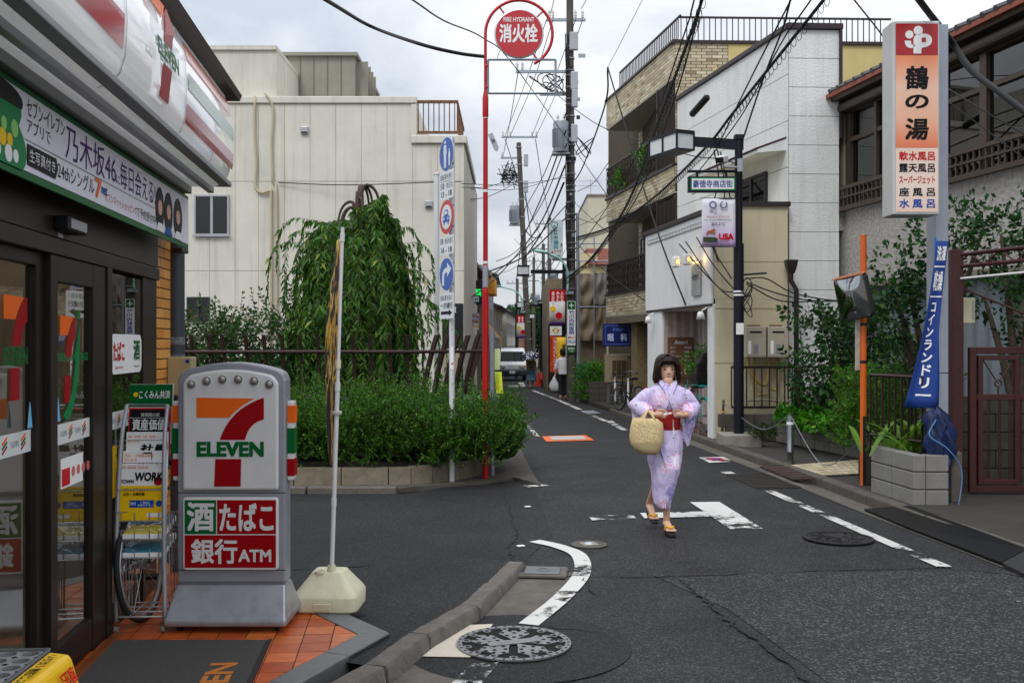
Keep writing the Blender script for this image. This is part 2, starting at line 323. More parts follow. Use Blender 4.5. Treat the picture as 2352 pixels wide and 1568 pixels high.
for p in ((1196,1257),(1212,1166)):
    q=gnd(*p);MB().b(-.03,.03,-.02,.02,0,.006).build('road_marking',whitep,ROAD,loc=(q.x,q.y,.012),rot=(0,0,random.random()))
# ------------------------------------------------------------------ manhole covers
iron=mat('cast_iron','#8f9093',.35,.75,var=.25,vs=20,dirt=.2);iron_dark=mat('cast_iron_dark','#19181a',.7,.0,var=.3,vs=18,dirt=.3,spec=.15)
def manhole(name,label,p,r,top,low,detail):
    t=thing(name,label,'manhole cover',(p.x,p.y,.011))
    MB().lathe([(r*.9,.002),(r,.002),(r,.012),(r*.9,.012),(r*.9,.002)],48).build('rim',top,t,smooth='auto')
    MB().lathe([(.001,.004),(r*.9,.004),(r*.9,.0045)],40).build('cover',low,t)
    if detail:
        g=MB()
        for k in range(36):a=2*math.pi*k/36;g.lathe([(.0001,.0125),(.009,.0125),(.009,.013)],6,(r*.95*math.cos(a),r*.95*math.sin(a),0))
        stuff(g.build('rivet',rubber,t))
        g=MB()
        for k in range(5):                        # five petals with radial ribs
            a=2*math.pi*k/5+.3
            P=[(r*(.1+.66*s)*math.cos(a+wd),r*(.1+.66*s)*math.sin(a+wd)) for s,wd in ((0,0),(.35,.38),(.72,.50),(1,.26),(.90,0),(1,-.26),(.72,-.50),(.35,-.38))]
            g.slab(P,.005,.011)
        for k in range(15):
            a=2*math.pi*k/15+.1;g.lathe([(.014,.005),(.024,.005),(.024,.011),(.014,.011)],10,(r*.83*math.cos(a),r*.83*math.sin(a),0))
        stuff(g.build('relief',iron,t));g=MB()
        for k in range(5):
            a=2*math.pi*k/5+.3
            for q,wd in ((.3,.0),(.42,.3),(.42,-.3),(.55,.0),(.6,.36),(.6,-.36),(.68,.12),(.68,-.12)):
                c=(r*q*math.cos(a+wd),r*q*math.sin(a+wd),.0115);g.lathe([(.0001,0),(.012,0),(.012,.0008)],8,c)
        stuff(g.build('hollow',iron_dark,t));g=MB();g.box((0,0,.012),(r*.95,.07,.006),(0,0,.35));g.build('bar',iron,t)
    else:
        g=MB()
        for k in range(60):
            a=rng.random()*6.28;q=r*.85*math.sqrt(rng.random());g.box((q*math.cos(a),q*math.sin(a),.008),(.05,.02,.006),(0,0,rng.random()*3))
        stuff(g.build('relief',top,t))
    return t
manhole('manhole_cover','large bright cast iron manhole cover with flower relief beside kerb',gnd(1180,1483),.315,iron,iron_dark,True)
manhole('manhole_cover','dark worn manhole cover beside the right white road line',gnd(1925,1239),.29,mat('worn_iron','#2f2e2f',.7,var=.3,vs=18,spec=.2),mat('worn_iron','#2f2e2f'),False)
q=gnd(1353,1252);t=thing('survey_marker','small round survey marker with shiny stud set in concrete','marker',(q.x,q.y,.006))
MB().lathe([(.001,.0),(.15,.0),(.15,.006),(.001,.006)],28).build('base',conc_dark,t);MB().box((0,0,.008),(.13,.13,.006),(0,0,.3)).build('plate',conc,t);MB().lathe([(.045,.01),(.03,.02),(.001,.024)],16).build('stud',alu,t,smooth=True)
G4=[gnd(*p) for p in ((1335,944),(1362,943),(1380,949),(1352,951))];tag(MB().slab([(p.x,p.y) for p in G4],[p.z-.01 for p in G4],[p.z+.012 for p in G4]).build('drain_grate',galv),'flat steel drain grating set in the road by white line','grate')
# ------------------------------------------------------------------ kerbs, gutter, terrace by the shop
kerb_rough=mat('rough_kerb','#655e57',.9,var=.3,vs=12,bump=.6,bs=45,dirt=.5,dscale=3)
KP=[Vector((-1.75,2.4)),Vector((-1.22,3.55)),Vector((-.66,4.84)),Vector((-.50,5.39)),Vector((-.25,5.98)),Vector((-.12,6.55)),Vector((.04,7.25))]
kerb=struct(MB().sheet([(p.x-.02,p.y,.002) for p in KP]+[(p.x+.1,p.y,.002) for p in reversed(KP)],0).build('kerb',conc_dark))
for i,(a,c) in enumerate(zip(KP,KP[1:])):
    d=(c-a).normalized();n=Vector((d.y,-d.x));a2,c2=a+d*.009,c-d*.009;b=MB();K=12;rows=[]
    for k in range(K+1):
        p=a2.lerp(c2,k/K);h=(.10,.10,.095,.09,.085,.075)[i]*(1-.03*k/K)+rng.normal(0,.0015);j=[rng.normal(0,.0022) for _ in range(4)]
        rows.append([(*(p-n*(.062+j[0])),0),(*(p-n*(.058+j[1])),h),(*(p+n*(.042+j[2])),h+j[2]*.3),(*(p+n*(.056+j[3])),h*.80),(*(p+n*.066),0)])
    b.loft(rows);b.build('kerb_stone',kerb_rough,kerb,smooth='auto')
AP=KP[2:];rows=[[(p.x-.055,p.y+.02,h-.004) for p,h in zip(AP,(.095,.09,.088,.08,.07))],[(p.x-.5,p.y+.35,.04) for p in AP],[(p.x-1.0,p.y+.75,.006) for p in AP]];struct(MB().loft(rows,caps=False,close=False).build('side_road_apron',road_dark,smooth=True))
gut=[gnd(905,1568),gnd(1160,1385),gnd(1133,1375)]
gm=mat('gutter_concrete','#5d5850',.85,var=.3,vs=5,dirt=.7,bump=.3,dscale=2)
b=MB()
P0=[p+Vector((.07*.94,-.02)) for p in KP]
b.sheet([(p.x,p.y,.0055) for p in P0[1:]]+[(p.x+w_,p.y-.04,.0055) for p,w_ in zip(reversed(P0[1:]),(.40,.40,.36,.34,.33,.33))]);struct(b.build('gutter',gm))
q=gnd(1232,1320);t=thing('drain_cover','steel drain cover with slot in a rough concrete frame beside kerb','drain',(q.x+.0,q.y,.012),-.1)
MB().b(-.22,.22,-.15,.15,0,.02).build('frame',kerb_rough,t,bevel=.006);MB().b(-.14,.17,-.11,.1,.02,.028).build('cover',mat('drain_steel','#78797c',.42,.7,var=.2,dirt=.3),t,bevel=.003)
MB().b(-.11,-.08,-.1,.08,.028,.03).build('slot',rubber,t);MB().lathe([(.035,.028),(.05,.028),(.05,.031),(.035,.031)],18,(.05,0,0)).build('ring',steel,t)
SANG=math.atan(.107);S0=Vector((-1.88,2.5));us=Vector((-math.sin(SANG),math.cos(SANG)));on=Vector((us.y,-us.x))   # along facade, outward to the street
def SL(s,o,z=0):p=S0+us*s+on*o;return (p.x,p.y,z)
def sx(xp,o=0):Y=(-1.615+o)/((xp-CX)/F+.107);return (Y-2.5)/us.y
TZ=.10
Cc=Vector((-.66,5.36));B1=Vector((-.97,4.57));B2=Vector((-1.46,6.40))
d1=(B1-Cc).normalized();d2=(B2-Cc).normalized();n1=Vector((d1.y,-d1.x));n2=Vector((-d2.y,d2.x))
if n1.dot(Vector((-2,5))-Cc)<0:n1=-n1
if n2.dot(Vector((-2,5))-Cc)<0:n2=-n2
E1=Cc+d1*4.2;E2=Cc+d2*3.2
terr=struct(MB().slab([(Cc.x,Cc.y),(E2.x,E2.y),(-3.4,7.9),(-3.2,1.0),(E1.x,E1.y)],0,TZ-.006).build('terrace',mat('tile_grout','#3b332c',.9,var=.2)))
granite=mat('granite_edge','#68696a',.6,var=.15,vs=18,dirt=.35,bump=.1,bs=90)
def edge_stones(d,nn,L0):
    s=0.0;i=0
    while s<L0:
        l=.42+.05*(i % 3);a=Cc+d*s;c=Cc+d*(s+l-.004);o=.145
        k=(.145/abs(nn.dot(d2 if d is d1 else d1)))
        P=[a,c,c+nn*o,a+nn*o] if i else [a,c,c+nn*o,Cc+(d1+d2)*0+((d1*n2.dot(d1)**-1*o)+(d2*n1.dot(d2)**-1*o))]
        MB().slab([(p.x,p.y) for p in P],0,TZ+.004).build('edge_stone',granite,terr,bevel=.004);s += l;i += 1
edge_stones(d1,n1,3.4);edge_stones(d2,n2,2.6)
def clip(poly,p0,nn):
    o=[]
    for a,c in zip(poly,poly[1:]+poly[:1]):
        da,dc=(a-p0).dot(nn),(c-p0).dot(nn)
        if da>=0:o.append(a)
        if (da>=0) != (dc>=0):o.append(a.lerp(c,da/(da-dc)))
    return o
tile_ms=[mat('orange_tile_%d' % k,c,.42,var=.22,vs=14,dirt=.35,dscale=5) for k,c in enumerate(('#c05a22','#b4521d','#cb6a30','#a9491a','#bd6128'))]
TW=.152;k=0
for i in range(-6,36):
    for j in range(0,16):
        P=[S0+us*(i*TW+a)+on*(j*TW+c) for a,c in ((.003,.003),(.003,TW-.003),(TW-.003,TW-.003),(TW-.003,.003))]
        P=clip(P,Cc+n1*.149,n1);P=clip(P,Cc+n2*.149,n2) if P else P
        if len(P)>=3 and (S0+us*(i*TW)).y>2.2:
            ar=abs(sum(a.x*c.y-c.x*a.y for a,c in zip(P,P[1:]+P[:1])))/2
            if ar>.0006:
                MB().slab([(p.x,p.y) for p in P],TZ-.006,TZ+rng.normal(0,.0008)).build('tile',tile_ms[int(rng.integers(5))],terr);k += 1
# door mat
mat_m=mat('coil_mat','#4d4a47',.95,var=.75,vs=150,bump=1.0,bs=260)
t=thing('door_mat','dark grey coil door mat with orange lettering before the shop doors','mat',(*SL(1.2,0)[:2],TZ+.002),math.atan2(us.y,us.x))
b=MB();me_=[(-1.2,-.88),(1.42,-.88),(1.50,-.10),(-1.2,-.10)]
b.slab(me_,0,.013).build('pile',mat_m,t,bevel=.003);MB().slab([(-1.2,-.905),(1.45,-.905),(1.42,-.881),(-1.2,-.881)],0,.01).build('edge',rubber,t)
o=text(t,'7-ELEVEN',0,1.0,0,.13,mat('mat_orange','#c8762c',.95,var=.3,vs=90,bump=.8,bs=260),bold=.04,map3=lambda p:(.05+p[0],-.80+p[2]*1.0,.0115-p[1]))
# ------------------------------------------------------------------ convenience store
ST=thing('convenience_store','convenience store front with bronze glass doors, curved sign band and brown eave','shop',(S0.x,S0.y,0),math.atan2(us.y,us.x))
bronze=mat('bronze_frame','#231a15',.4,.1,var=.15,vs=3,spec=.35);bronze_l=mat('bronze_header','#30271f',.4,.2,var=.2,vs=2.5,spec=.4)
sh_glass=glass('shop_glass',(.84,.86,.85),.20)
SE=4.265;GT=2.06;GB=.27
def fr(x0,x1,y0,y1,z0,z1,name='door_frame',m=None,bevel=.004):return MB().b(x0,x1,y0,y1,z0,z1).build(name,m or bronze,ST,bevel=bevel)
s1,s2,s3,s4,s5,s6,s7=[sx(v) for v in (83,100,116,199,240,316,351)]
fr(-1.6,s7,-.03,.12,2.14,2.36,'header',bronze_l);fr(-1.6,s7,-.04,.10,GT,2.135,'header',bronze)
fr(s1,s2-.004,.0,.05,TZ,GT);fr(s2,s3,-.03,.02,TZ,GT);fr(s4,s5-.09,-.03,.02,TZ,GT);fr(s5-.085,s5,-.04,.09,TZ,GT+.0);fr(s6,s6+.07,-.03,.06,TZ,GT);fr(s6+.075,s7,-.02,.1,TZ,2.3)
fr(-1.6,s2,.003,.05,TZ,GB-.02,'bottom_rail');fr(s3,s4,-.025,.018,TZ+.01,GB,'bottom_rail');fr(s5,s6,-.02,.05,TZ,GB-.02,'bottom_rail')
fr(-1.6,s1,.0,.05,GT-.06,GT,'top_rail');fr(s3,s4,-.028,.02,GT-.12,GT,'top_rail')
fr(-1.6,s5,-.10,-.045,TZ+.001,TZ+.012,'door_track',mat('track','#8a4a22',.4,.3,var=.2))
for x0,x1,yy in ((-1.6,s1,.03),(s3,s4,-.006),(s5,s6,-.02)):
    MB().b(x0,x1,yy,yy+.008,GB-.03,GT-.02).build('pane',sh_glass,ST)
# writing on the panes
strip_m=mat('strip_white','#d9dedd',.5,var=.03)
def seven(parent,x0,x1,z0,z1,y,map3=None,word='ELEVEN',wm=None):
    """the numeral logo: orange bar, red stroke, foot, green word, as flat print"""
    def q(pts):return [(x0+(x1-x0)*u,z0+(z1-z0)*v) for u,v in pts]
    def put(pts,m,dy=0):
        b=MB().prism(q(pts),y-.002-dy,y-dy)
        if map3:b.v=[Vector(map3(p)) for p in b.v]
        b.build('logo',m,parent)
    put([(0,1),(0,.775),(.485,.775)]+bez((.485,.775),(.62,.90),(.86,.99),6)[1:],orangep)
    put([(1,1)]+bez((1,1),(.5,.88),(.345,.525),10)[1:]+[(.72,.525)]+bez((.72,.525),(.78,.72),(1,.755),8)[1:],dredp)
    put([(.28,.31),(.665,.31),(.655,0),(.262,0)],dredp)
    if word:text(parent,word,x0+(x1-x0)*.005,x1,z0+(z1-z0)*.335,z0+(z1-z0)*.505,wm or dgreenp,y=y-.003,bold=.06,map3=map3,name='lettering')
for x0,x1,yy in ((-1.6,s1,.026),(s3,s4,-.010),(s5,s6,-.022)):
    MB().b(x0,x1,yy-.001,yy,1.19,1.285).build('sticker',strip_m,ST)
    k=x1-.08
    while k>x0+.05 and k>.6:
        for j,m in enumerate((orangep,dgreenp,dredp)):
            MB().prism([(k-.035+.0*j,1.26-.02*j-.008),(k-.03,1.245-.018*j-.004),(k+.018,1.268-.018*j),(k+.014,1.276-.018*j)],yy-.003,yy-.001).build('logo',m,ST)
        text(ST,'7-ELEVEN',k-.15,k-.06,1.225,1.25,greyp,y=yy-.002,bold=.0);k -= .2
seven(ST,s1-.30,s1-.045,1.42,1.86,.025);seven(ST,s3+.08,s3+.30,1.38,1.79,-.011,word='',)
text(ST,'SEVEN & i HOLDINGS',s3+.04,s4-.03,1.575,1.615,greenp,y=-.012,bold=.03)
b=MB().prism([(s3+.30,1.62)]+bez((s3+.3,1.62),(s3+.29,1.4),(s3+.12,1.32),8)[1:]+[(s3+.16,1.30)]+bez((s3+.2,1.3),(s3+.36,1.4),(s3+.36,1.75),8),-.014,-.012);b.build('logo',greenp,ST)
MB().prism(disc(s3+.345,1.80,.022),-.014,-.012).build('logo',greenp,ST)
MB().prism(rrect(s5+.03,s6-.02,1.49,1.71,.05),-.025,-.022).build('sticker',whitep,ST)
text(ST,'たばこ',s5+.06,s5+.28,1.56,1.67,redp,y=-.026,bold=.04);text(ST,'酒',s6-.20,s6-.06,1.56,1.68,dgreenp,y=-.026,bold=.04);text(ST,'cigarette',s5+.09,s5+.25,1.515,1.535,redp,y=-.026,bold=.0);text(ST,'liquor',s6-.18,s6-.07,1.515,1.535,dgreenp,y=-.026,bold=.0)
MB().prism(rect(s3+.1,s4-.1,.98,1.12),-.010,-.008).build('sticker',whitep,ST);MB().prism(rect(s3+.11,s3+.22,.99,1.07),-.012,-.010).build('sticker',redp,ST)
for k in range(4):MB().prism(disc(s3+.27+.075*k,1.045,.024,16),-.012,-.010).build('sticker',mat('pale_red','#c96a6a',.5),ST)
for xx in (s1-.12,s3+.05):MB().prism([(xx-.02,1.30),(xx+.03,1.30),(xx+.005,1.41)],-.014,-.011).build('sticker',mat('sky_blue','#6fb7dd',.5),ST)
MB().prism(rect(s5+.05,s5+.13,.82,1.1),-.025,-.022).build('sticker',yellowp,ST)
# door sensor and number plate
o=MB().b(s3-.06,s3+.20,-.10,-.03,2.17,2.235).build('sensor',darkmetal,ST,bevel=.01);MB().b(s3-.04,s3+.18,-.103,-.0995,2.18,2.225).build('sensor_face',silver,o,bevel=.002)
MB().b(s3-.01,s3+.06,-.033,-.0305,2.142,2.162).build('number_plate',silver,ST);text(ST,'358026',s3-.005,s3+.055,2.145,2.159,whitep,y=-.034,bold=.0)
# tiled pier with brick-format tiles, pieces proud of the joint
fr(s7+.002,SE,-.012,.3,TZ,2.75,'pier',mat('pier_joint','#2e2822',.9),0)
pt=[mat('pier_tile_%d' % k,c,.3,var=.12,vs=6) for k,c in enumerate(('#e39a44','#da8f3a','#e8a552'))]
hgt=.066;z=TZ+.01;r_=0
tile_a=None
while z<2.5:
    xs_=[s7+.004,s7+.105,SE-.002] if r_ % 2 else [s7+.004,s7+.20,SE-.002]
    for a,c in zip(xs_,xs_[1:]):
        MB().b(a+.003,c-.003,-.020,-.0115,z,z+hgt-.008).build('tile',pt[int(rng.integers(3))],ST)
    for a in (0,):MB().b(SE,SE+.008,-.018,.28,z,z+hgt-.008).build('tile',pt[int(rng.integers(3))],ST)
    z += hgt;r_ += 1
# side wall towards the side street, roof slab and back of the shop
side_m=mat('store_wall','#b9a78c',.8,var=.15,dirt=.3)
fr(SE-.06,SE,.3,5,0,3.3,'wall',side_m,0);fr(-1.8,SE,4.9,5,0,3.3,'wall',side_m,0);fr(-1.8,-1.7,.0,4.9,0,3.3,'wall',side_m,0)
fr(-1.8,SE-.06,.13,4.9,.02,TZ-.001,'shop_floor',mat('shop_floor','#a79a86',.3,var=.06,vs=2),0)
fr(-1.8,SE-.06,.0,4.9,2.64,2.72,'shop_ceiling',mat('shop_ceiling','#c8c8c4',.8),0)
fr(-1.8,s7,.12,.18,2.30,2.64,'transom',bronze,0)
lampm=mat('shop_lamp','#fff6e6',.5,emit=5.0)
for a in (0,1.6,3.2):MB().b(a,a+.9,.8,.92,2.61,2.635).build('lamp',lampm,ST);MB().b(a,a+.9,2.4,2.52,2.61,2.635).build('lamp',lampm,ST)
# shelves of goods seen through the glass
gc=[mat('goods_%d' % k,c,.5,var=.1) for k,c in enumerate(('#b5352b','#d8a53a','#dcdcd6','#3a6ea0','#4a8a4e','#8a4a2c','#c9c2a8'))]
for a,y0 in ((-.2,1.5),(1.6,1.5),(2.9,1.2)):
    sh=MB()
    for zz in (.15,.5,.85,1.2):sh.b(a,a+1.1,y0,y0+.5,zz,zz+.03)
    sh.b(a,a+1.1,y0+.24,y0+.26,.12,1.5);sh.build('shelf',plast_w,ST)
    for zz in (.18,.53,.88,1.23):
        x=a+.02
        while x<a+1.02:
            wd=.06+rng.random()*.1;MB().b(x,x+wd,y0+.01,y0+.2,zz,zz+.14+rng.random()*.12).build('goods',gc[int(rng.integers(7))],ST);x += wd+.01
MB().b(.25,.85,.35,.95,TZ,1.28).build('copier',plast_w,ST,bevel=.03);MB().b(.3,.8,.33,.6,1.28,1.36).build('copier_lid',silver,ST,bevel=.02)
# leaflet band, drop-down banner and its frame
ban=thing('shop_banner','white promotional banner with green edge hanging over the shop doors','banner',(S0.x,S0.y,0),math.atan2(us.y,us.x))
MB().b(-1.2,3.95+.19,-.165,-.150,2.285,2.635).build('sheet',dgreenp,ban);MB().b(-1.2,4.125,-.168,-.1655,2.315,2.61).build('sheet',mat('banner_white','#e4e4ee',.5,var=.03),ban)
bx=lambda p,o=.16:sx(p,o)
def bt(s,x0,x1,z0,z1,m,bold=.01):text(ban,s,bx(x0),bx(x1),z0,z1,m,y=-.170,bold=bold)
bt('セブン‐イレブン',50,138,2.53,2.60,blackp,.0);bt('アプリで',50,105,2.465,2.52,blackp,.0);bt('乃木坂46',140,258,2.445,2.595,purplep,.0);bt('に',258,268,2.46,2.50,blackp,.0);bt('毎日会える!',268,350,2.45,2.585,purplep,.0)
MB().prism([(bx(50),2.34),(bx(50),2.42),(bx(118),2.42),(bx(122),2.38),(bx(116),2.335)],-.171,-.169).build('print',blackp,ban)
text(ban,'生写真付き',bx(54),bx(114),2.355,2.405,whitep,y=-.173,bold=.0);bt('24thシングル',122,207,2.345,2.42,blackp,.0);bt('7',209,224,2.34,2.43,orangep,.03);bt('net',224,238,2.37,2.41,bluep,.02);bt('セブンネットショッピング',232,306,2.345,2.39,redp,.0);bt('で予約受付中!',306,352,2.34,2.395,blackp,.0)
MB().b(bx(45),bx(348),-.170,-.1685,2.432,2.436).build('print',greyp,ban)
MB().prism([(bx(-220),2.615),(bx(-60),2.615)]+bez((bx(-60),2.615),(bx(60),2.60),(bx(30),2.47),6)+bez((bx(30),2.47),(bx(60),2.38),(bx(40),2.31),6)+[(bx(-220),2.31)],-.171,-.169).build('print',greenp,ban)
MB().prism([(bx(-100),2.61)]+bez((bx(-30),2.61),(bx(50),2.605),(bx(36),2.535),6)+[(bx(-100),2.53)],-.173,-.1715).build('print',blackp,ban)
for k in range(7):MB().prism(disc(bx(-20+7*k+4*(k % 2)),2.35+.05*(k % 3),.025+.008*(k % 2),14),-.173,-.1712).build('print',(whitep,yellowp,mat('leaf_green','#8fce6a',.5))[k % 3],ban)
skin_p=mat('print_skin','#d9ab94',.5)
for k,c in enumerate((360,380,402)):        # three generic dark-haired portraits, printed
    cx_=bx(c);hw=(bx(c+9)-bx(c-9))/2
    MB().prism(disc(cx_,2.45,hw*1.1,18,.125),-.171,-.169).build('print',blackp,ban);MB().prism(disc(cx_,2.455,hw*.5,16,.045),-.173,-.171).build('print',skin_p,ban)
    MB().prism([(cx_-hw,2.316),(cx_+hw,2.316),(cx_+hw*.45,2.365),(cx_-hw*.45,2.365)],-.1735,-.1713).build('print',(whitep,bluep,whitep)[k],ban)
# soffit rail and light gear under the band
fr(-1.6,4.10,-.34,-.30,2.655,2.69,'soffit_rail',silver);fr(-1.6,4.08,-.20,-.12,2.645,2.70,'soffit_rail',mat('lamp_trough','#8e8f90',.4,.3))
fr(-1.6,4.12,-.45,.05,2.70,2.73,'soffit',mat('soffit_grey','#8b8d90',.5,var=.08,dirt=.2))
# curved sign band; a faint glow is added to brighten its acrylic
prof=[(-.10,3.325),(-.37,3.325),(-.425,3.28),(-.468,3.14),(-.478,2.97),(-.472,2.83),(-.45,2.755),(-.41,2.71),(-.36,2.69),(-.1,2.69)]
BE=4.04
acry=mat('sign_acrylic','#e6e8ea',.08,var=.02,coat=.6,emit=.22)
b=MB();b.loft([[(x,y,z) for y,z in prof] for x in (-1.7,.1,1.55,2.55,3.3,BE-.05)]+[[(BE,y*.97,z*.995+.01) for y,z in prof]]);b.build('sign_band',acry,ST,smooth='auto')
def py(z):
    ps=prof[1:8]
    for (ya,za),(yb,zb) in zip(ps,ps[1:]):
        if zb<=z<=za:return ya+(yb-ya)*(za-z)/(za-zb)
    return prof[1][0] if z>prof[1][1] else prof[7][0]
def stripe(x0,x1,z0,z1,m,nm='stripe'):
    K=6;rows=[[(x,py(z0+(z1-z0)*k/K)-.005,z0+(z1-z0)*k/K) for k in range(K+1)] for x in (x0,x1)]
    MB().loft(rows,caps=False,close=False).build(nm,m,ST)
g_or=mat('band_orange','#e2561c',.12,coat=.5);g_gr=mat('band_green','#0d6a3e',.12,coat=.5);g_rd=mat('band_red','#a80f16',.12,coat=.5)
stripe(sx(414,.45),BE-.02,3.14,3.24,g_or);stripe(sx(422,.47),BE-.02,2.98,3.07,g_gr);stripe(sx(418,.47),BE-.02,2.80,2.90,g_rd);stripe(-1.6,sx(268,.47),2.84,2.98,g_rd);stripe(-1.6,sx(268,.47),3.1,3.2,g_or)
for x in (sx(274,.47),sx(416,.47),sx(486,.47)):
    b=MB();b.loft([[(xx,y-.004,z) for y,z in prof[1:9]] for xx in (x-.005,x+.005)],caps=False,close=False);b.build('band_joint',silver,ST)
c0=sx(362,.47);bend=lambda p:(p[0],py(min(3.3,max(2.72,p[2])))-.02+p[1],p[2])
b=MB();b.loft([[(x,py(z)-.018,z) for z in np.linspace(2.78,3.29,10)] for x in (c0-.13,c0+.10)],caps=False,close=False);b.build('logo_plate',acry,ST)
b=MB();b.loft([[(x,py(z)-.022,z) for z in np.linspace(2.99,3.10,4)] for x in (c0-.26,c0+.27)],caps=False,close=False);b.build('logo_plate',acry,ST)
seven(ST,c0-.21,c0+.21,2.79,3.29,-.004,map3=bend)
# brown eave over the band
eave=mat('eave_brown','#4a3b34',.6,.1,var=.15,dirt=.3)
b=MB();b.loft([[(x,-.47,3.385),(x,-.455,3.345),(x,.1,3.33),(x,.3,3.7),(x,.1,3.66)] for x in (-1.8,4.42)]);b.build('eave',eave,ST)
b=MB();b.loft([[(x,.1,3.40),(x,2.6,4.3),(x,5.1,3.4),(x,5.1,3.34),(x,2.6,4.2),(x,.1,3.3)] for x in (-1.8,4.42)]);b.build('roof',eave,ST)
# rain pipe and meter box at the shop corner
q=at(404,788,6.85);t=thing('rain_pipe','thick dark grey rain pipe with old sticker marks beside the tiled pier','pipe',(q.x,q.y,0))
MB().cyl((0,0,0),(0,0,3.3),.058,n=20).build('pipe',mat('pipe_grey','#3c414a',.5,var=.15,dirt=.2),t,smooth='auto')
for zz in (2.28,.8):MB().b(-.075,.065,-.068,.07,zz,zz+.03).build('bracket',brownalu,t,bevel=.004)
for zz,hh in ((1.65,.05),(1.50,.08)):MB().lathe([(.0585,zz),(.0592,zz+.002),(.0592,zz+hh),(.0585,zz+hh+.002)],20).build('sticker_remains',mat('sticker_grey','#777a7e',.8,var=.6,vs=40),t)
q=at(417,862,6.7);t=thing('meter_box','small beige plastic meter box mounted on the rain pipe','box',(q.x,q.y,q.z))
MB().b(-.082,.082,-.05,.06,-.135,.125).build('box',mat('beige_box','#a99b74',.5,var=.08),t,bevel=.008);MB().b(-.075,.075,-.056,-.051,-.125,.115).build('lid',mat('beige_lid','#b3a57e',.5,var=.05),t,bevel=.004);MB().b(.045,.07,-.058,-.0565,.085,.108).build('sticker',bluep,t);MB().cyl((.0,0,-.3),(0,0,-.13),.02).build('conduit',brownalu,t)
# ------------------------------------------------------------------ standing shop sign on castors
q=gnd(534,1436,TZ);k=.00239
t=thing('stand_sign','grey wheeled stand sign with numeral logo and red panels beside the magazine rack','sign',(q.x,q.y,TZ),.0);t.scale=(1,1,1.0)
body_m=mat('sign_body_grey','#9b9da5',.4,.25,var=.08,dirt=.4,dscale=4)
arch=lambda hw,z0,z1,ze,r=.05:[(-hw,z0),(hw,z0),(hw,ze-r),(hw-.015,ze-.01),(hw-r,ze+.01)]+[((hw-r)*(1-2*u/10),ze+.01+(z1-ze-.01)*math.sin(math.pi*u/10)**.9) for u in range(1,10)]+[(-hw+r,ze+.01),(-hw+.015,ze-.01),(-hw,ze-r)]
cxs=.0
def sp(pts):return [(x+cxs,z) for x,z in pts]
MB().prism(arch(.298,.24,1.455,1.405),-.02,.11).build('body',body_m,t,bevel=.012)
acr=mat('sign_face_white','#dcdbdb',.25,var=.05,dirt=.18,dscale=3,coat=.3)
MB().prism(arch(.262,.755,1.415,1.375,.04),-.045,-.019).build('face_panel',acr,t,bevel=.012)
MB().prism(rrect(-.262,.262,.315,.715,.02),-.043,-.019).build('face_panel',acr,t,bevel=.008)
seven(t,-.185,.185,.775,1.262,-.0455)
for i,(u,v) in enumerate(((-.212,1.335),(-.128,1.353),(-.042,1.362),(.045,1.362),(.132,1.353),(.215,1.335))):
    o=MB().lathe([(.0,0),(.022,.0),(.024,.004),(.022,.008)],20).build('lamp',alu,t,loc=(u,-.0455,v),rot=(R(90),0,0),smooth=True)
    MB().lathe([(.019,.008),(.016,.018),(.009,.024),(.001,.026)],20).build('lens',mat('lamp_lens','#9a948c',.12,.3,var=.5,vs=120),o,smooth=True)
flat(t,rect(-.25,-.078,.515,.70),dgreenp,-.0435);flat(t,rect(-.072,.25,.515,.70),dredp,-.0435);flat(t,rect(-.25,.25,.33,.508),dredp,-.0435)
text(t,'酒',-.238,-.088,.53,.69,acr,-.046,.035);text(t,'たばこ',-.06,.238,.53,.685,acr,-.046,.035);text(t,'銀行',-.215,.04,.352,.488,acr,-.046,.03);text(t,'ATM',.045,.225,.362,.43,acr,-.046,.035)
for z in (.737,.312,.235):MB().b(-.2985,.2985,-.0215,-.0205,z-.002,z+.002).build('joint',darkmetal,t)
MB().prism([(0,0)]*0 or rect(-.285,.285,.20,.24),-.02,.11).build('plinth',body_m,t)
b=MB();b.loft([[(-.30,-.03,.235),(.30,-.03,.235),(.30,.12,.235),(-.30,.12,.235)],[(-.325,-.14,.085),(.325,-.14,.085),(.325,.23,.085),(-.325,.23,.085)],[(-.33,-.155,.07),(.33,-.155,.07),(.33,.24,.07),(-.33,.24,.07)],[(-.33,-.155,.035),(.33,-.155,.035),(.33,.24,.035),(-.33,.24,.035)]]);b.build('base',mat('sign_base_grey','#a3a5ad',.33,.5,var=.1,dirt=.55,dscale=6),t,bevel=.012)
for x in (-.26,.27):
    for y in (-.08,.18):
        o=MB().box((x,y,.03),(.03,.05,.02)).build('castor',darkmetal,t);MB().cyl((x-.012,y-.01,.02),(x+.012,y-.01,.02),.02,n=14).build('wheel',rubber,o)
for s in (-1,1):          # side boxes with the three-colour stripes
    o=MB().b(min(s*.298,s*.335),max(s*.298,s*.335),.01,.09,.80,1.24).build('side_box',acr,t,bevel=.008)
    for z0,z1,m in ((1.12,1.215,orangep),(.95,1.09,dgreenp),(.825,.92,dredp)):
        MB().b(min(s*.301,s*.338),max(s*.301,s*.338),.0085,.092,z0,z1).build('stripe',m,o)
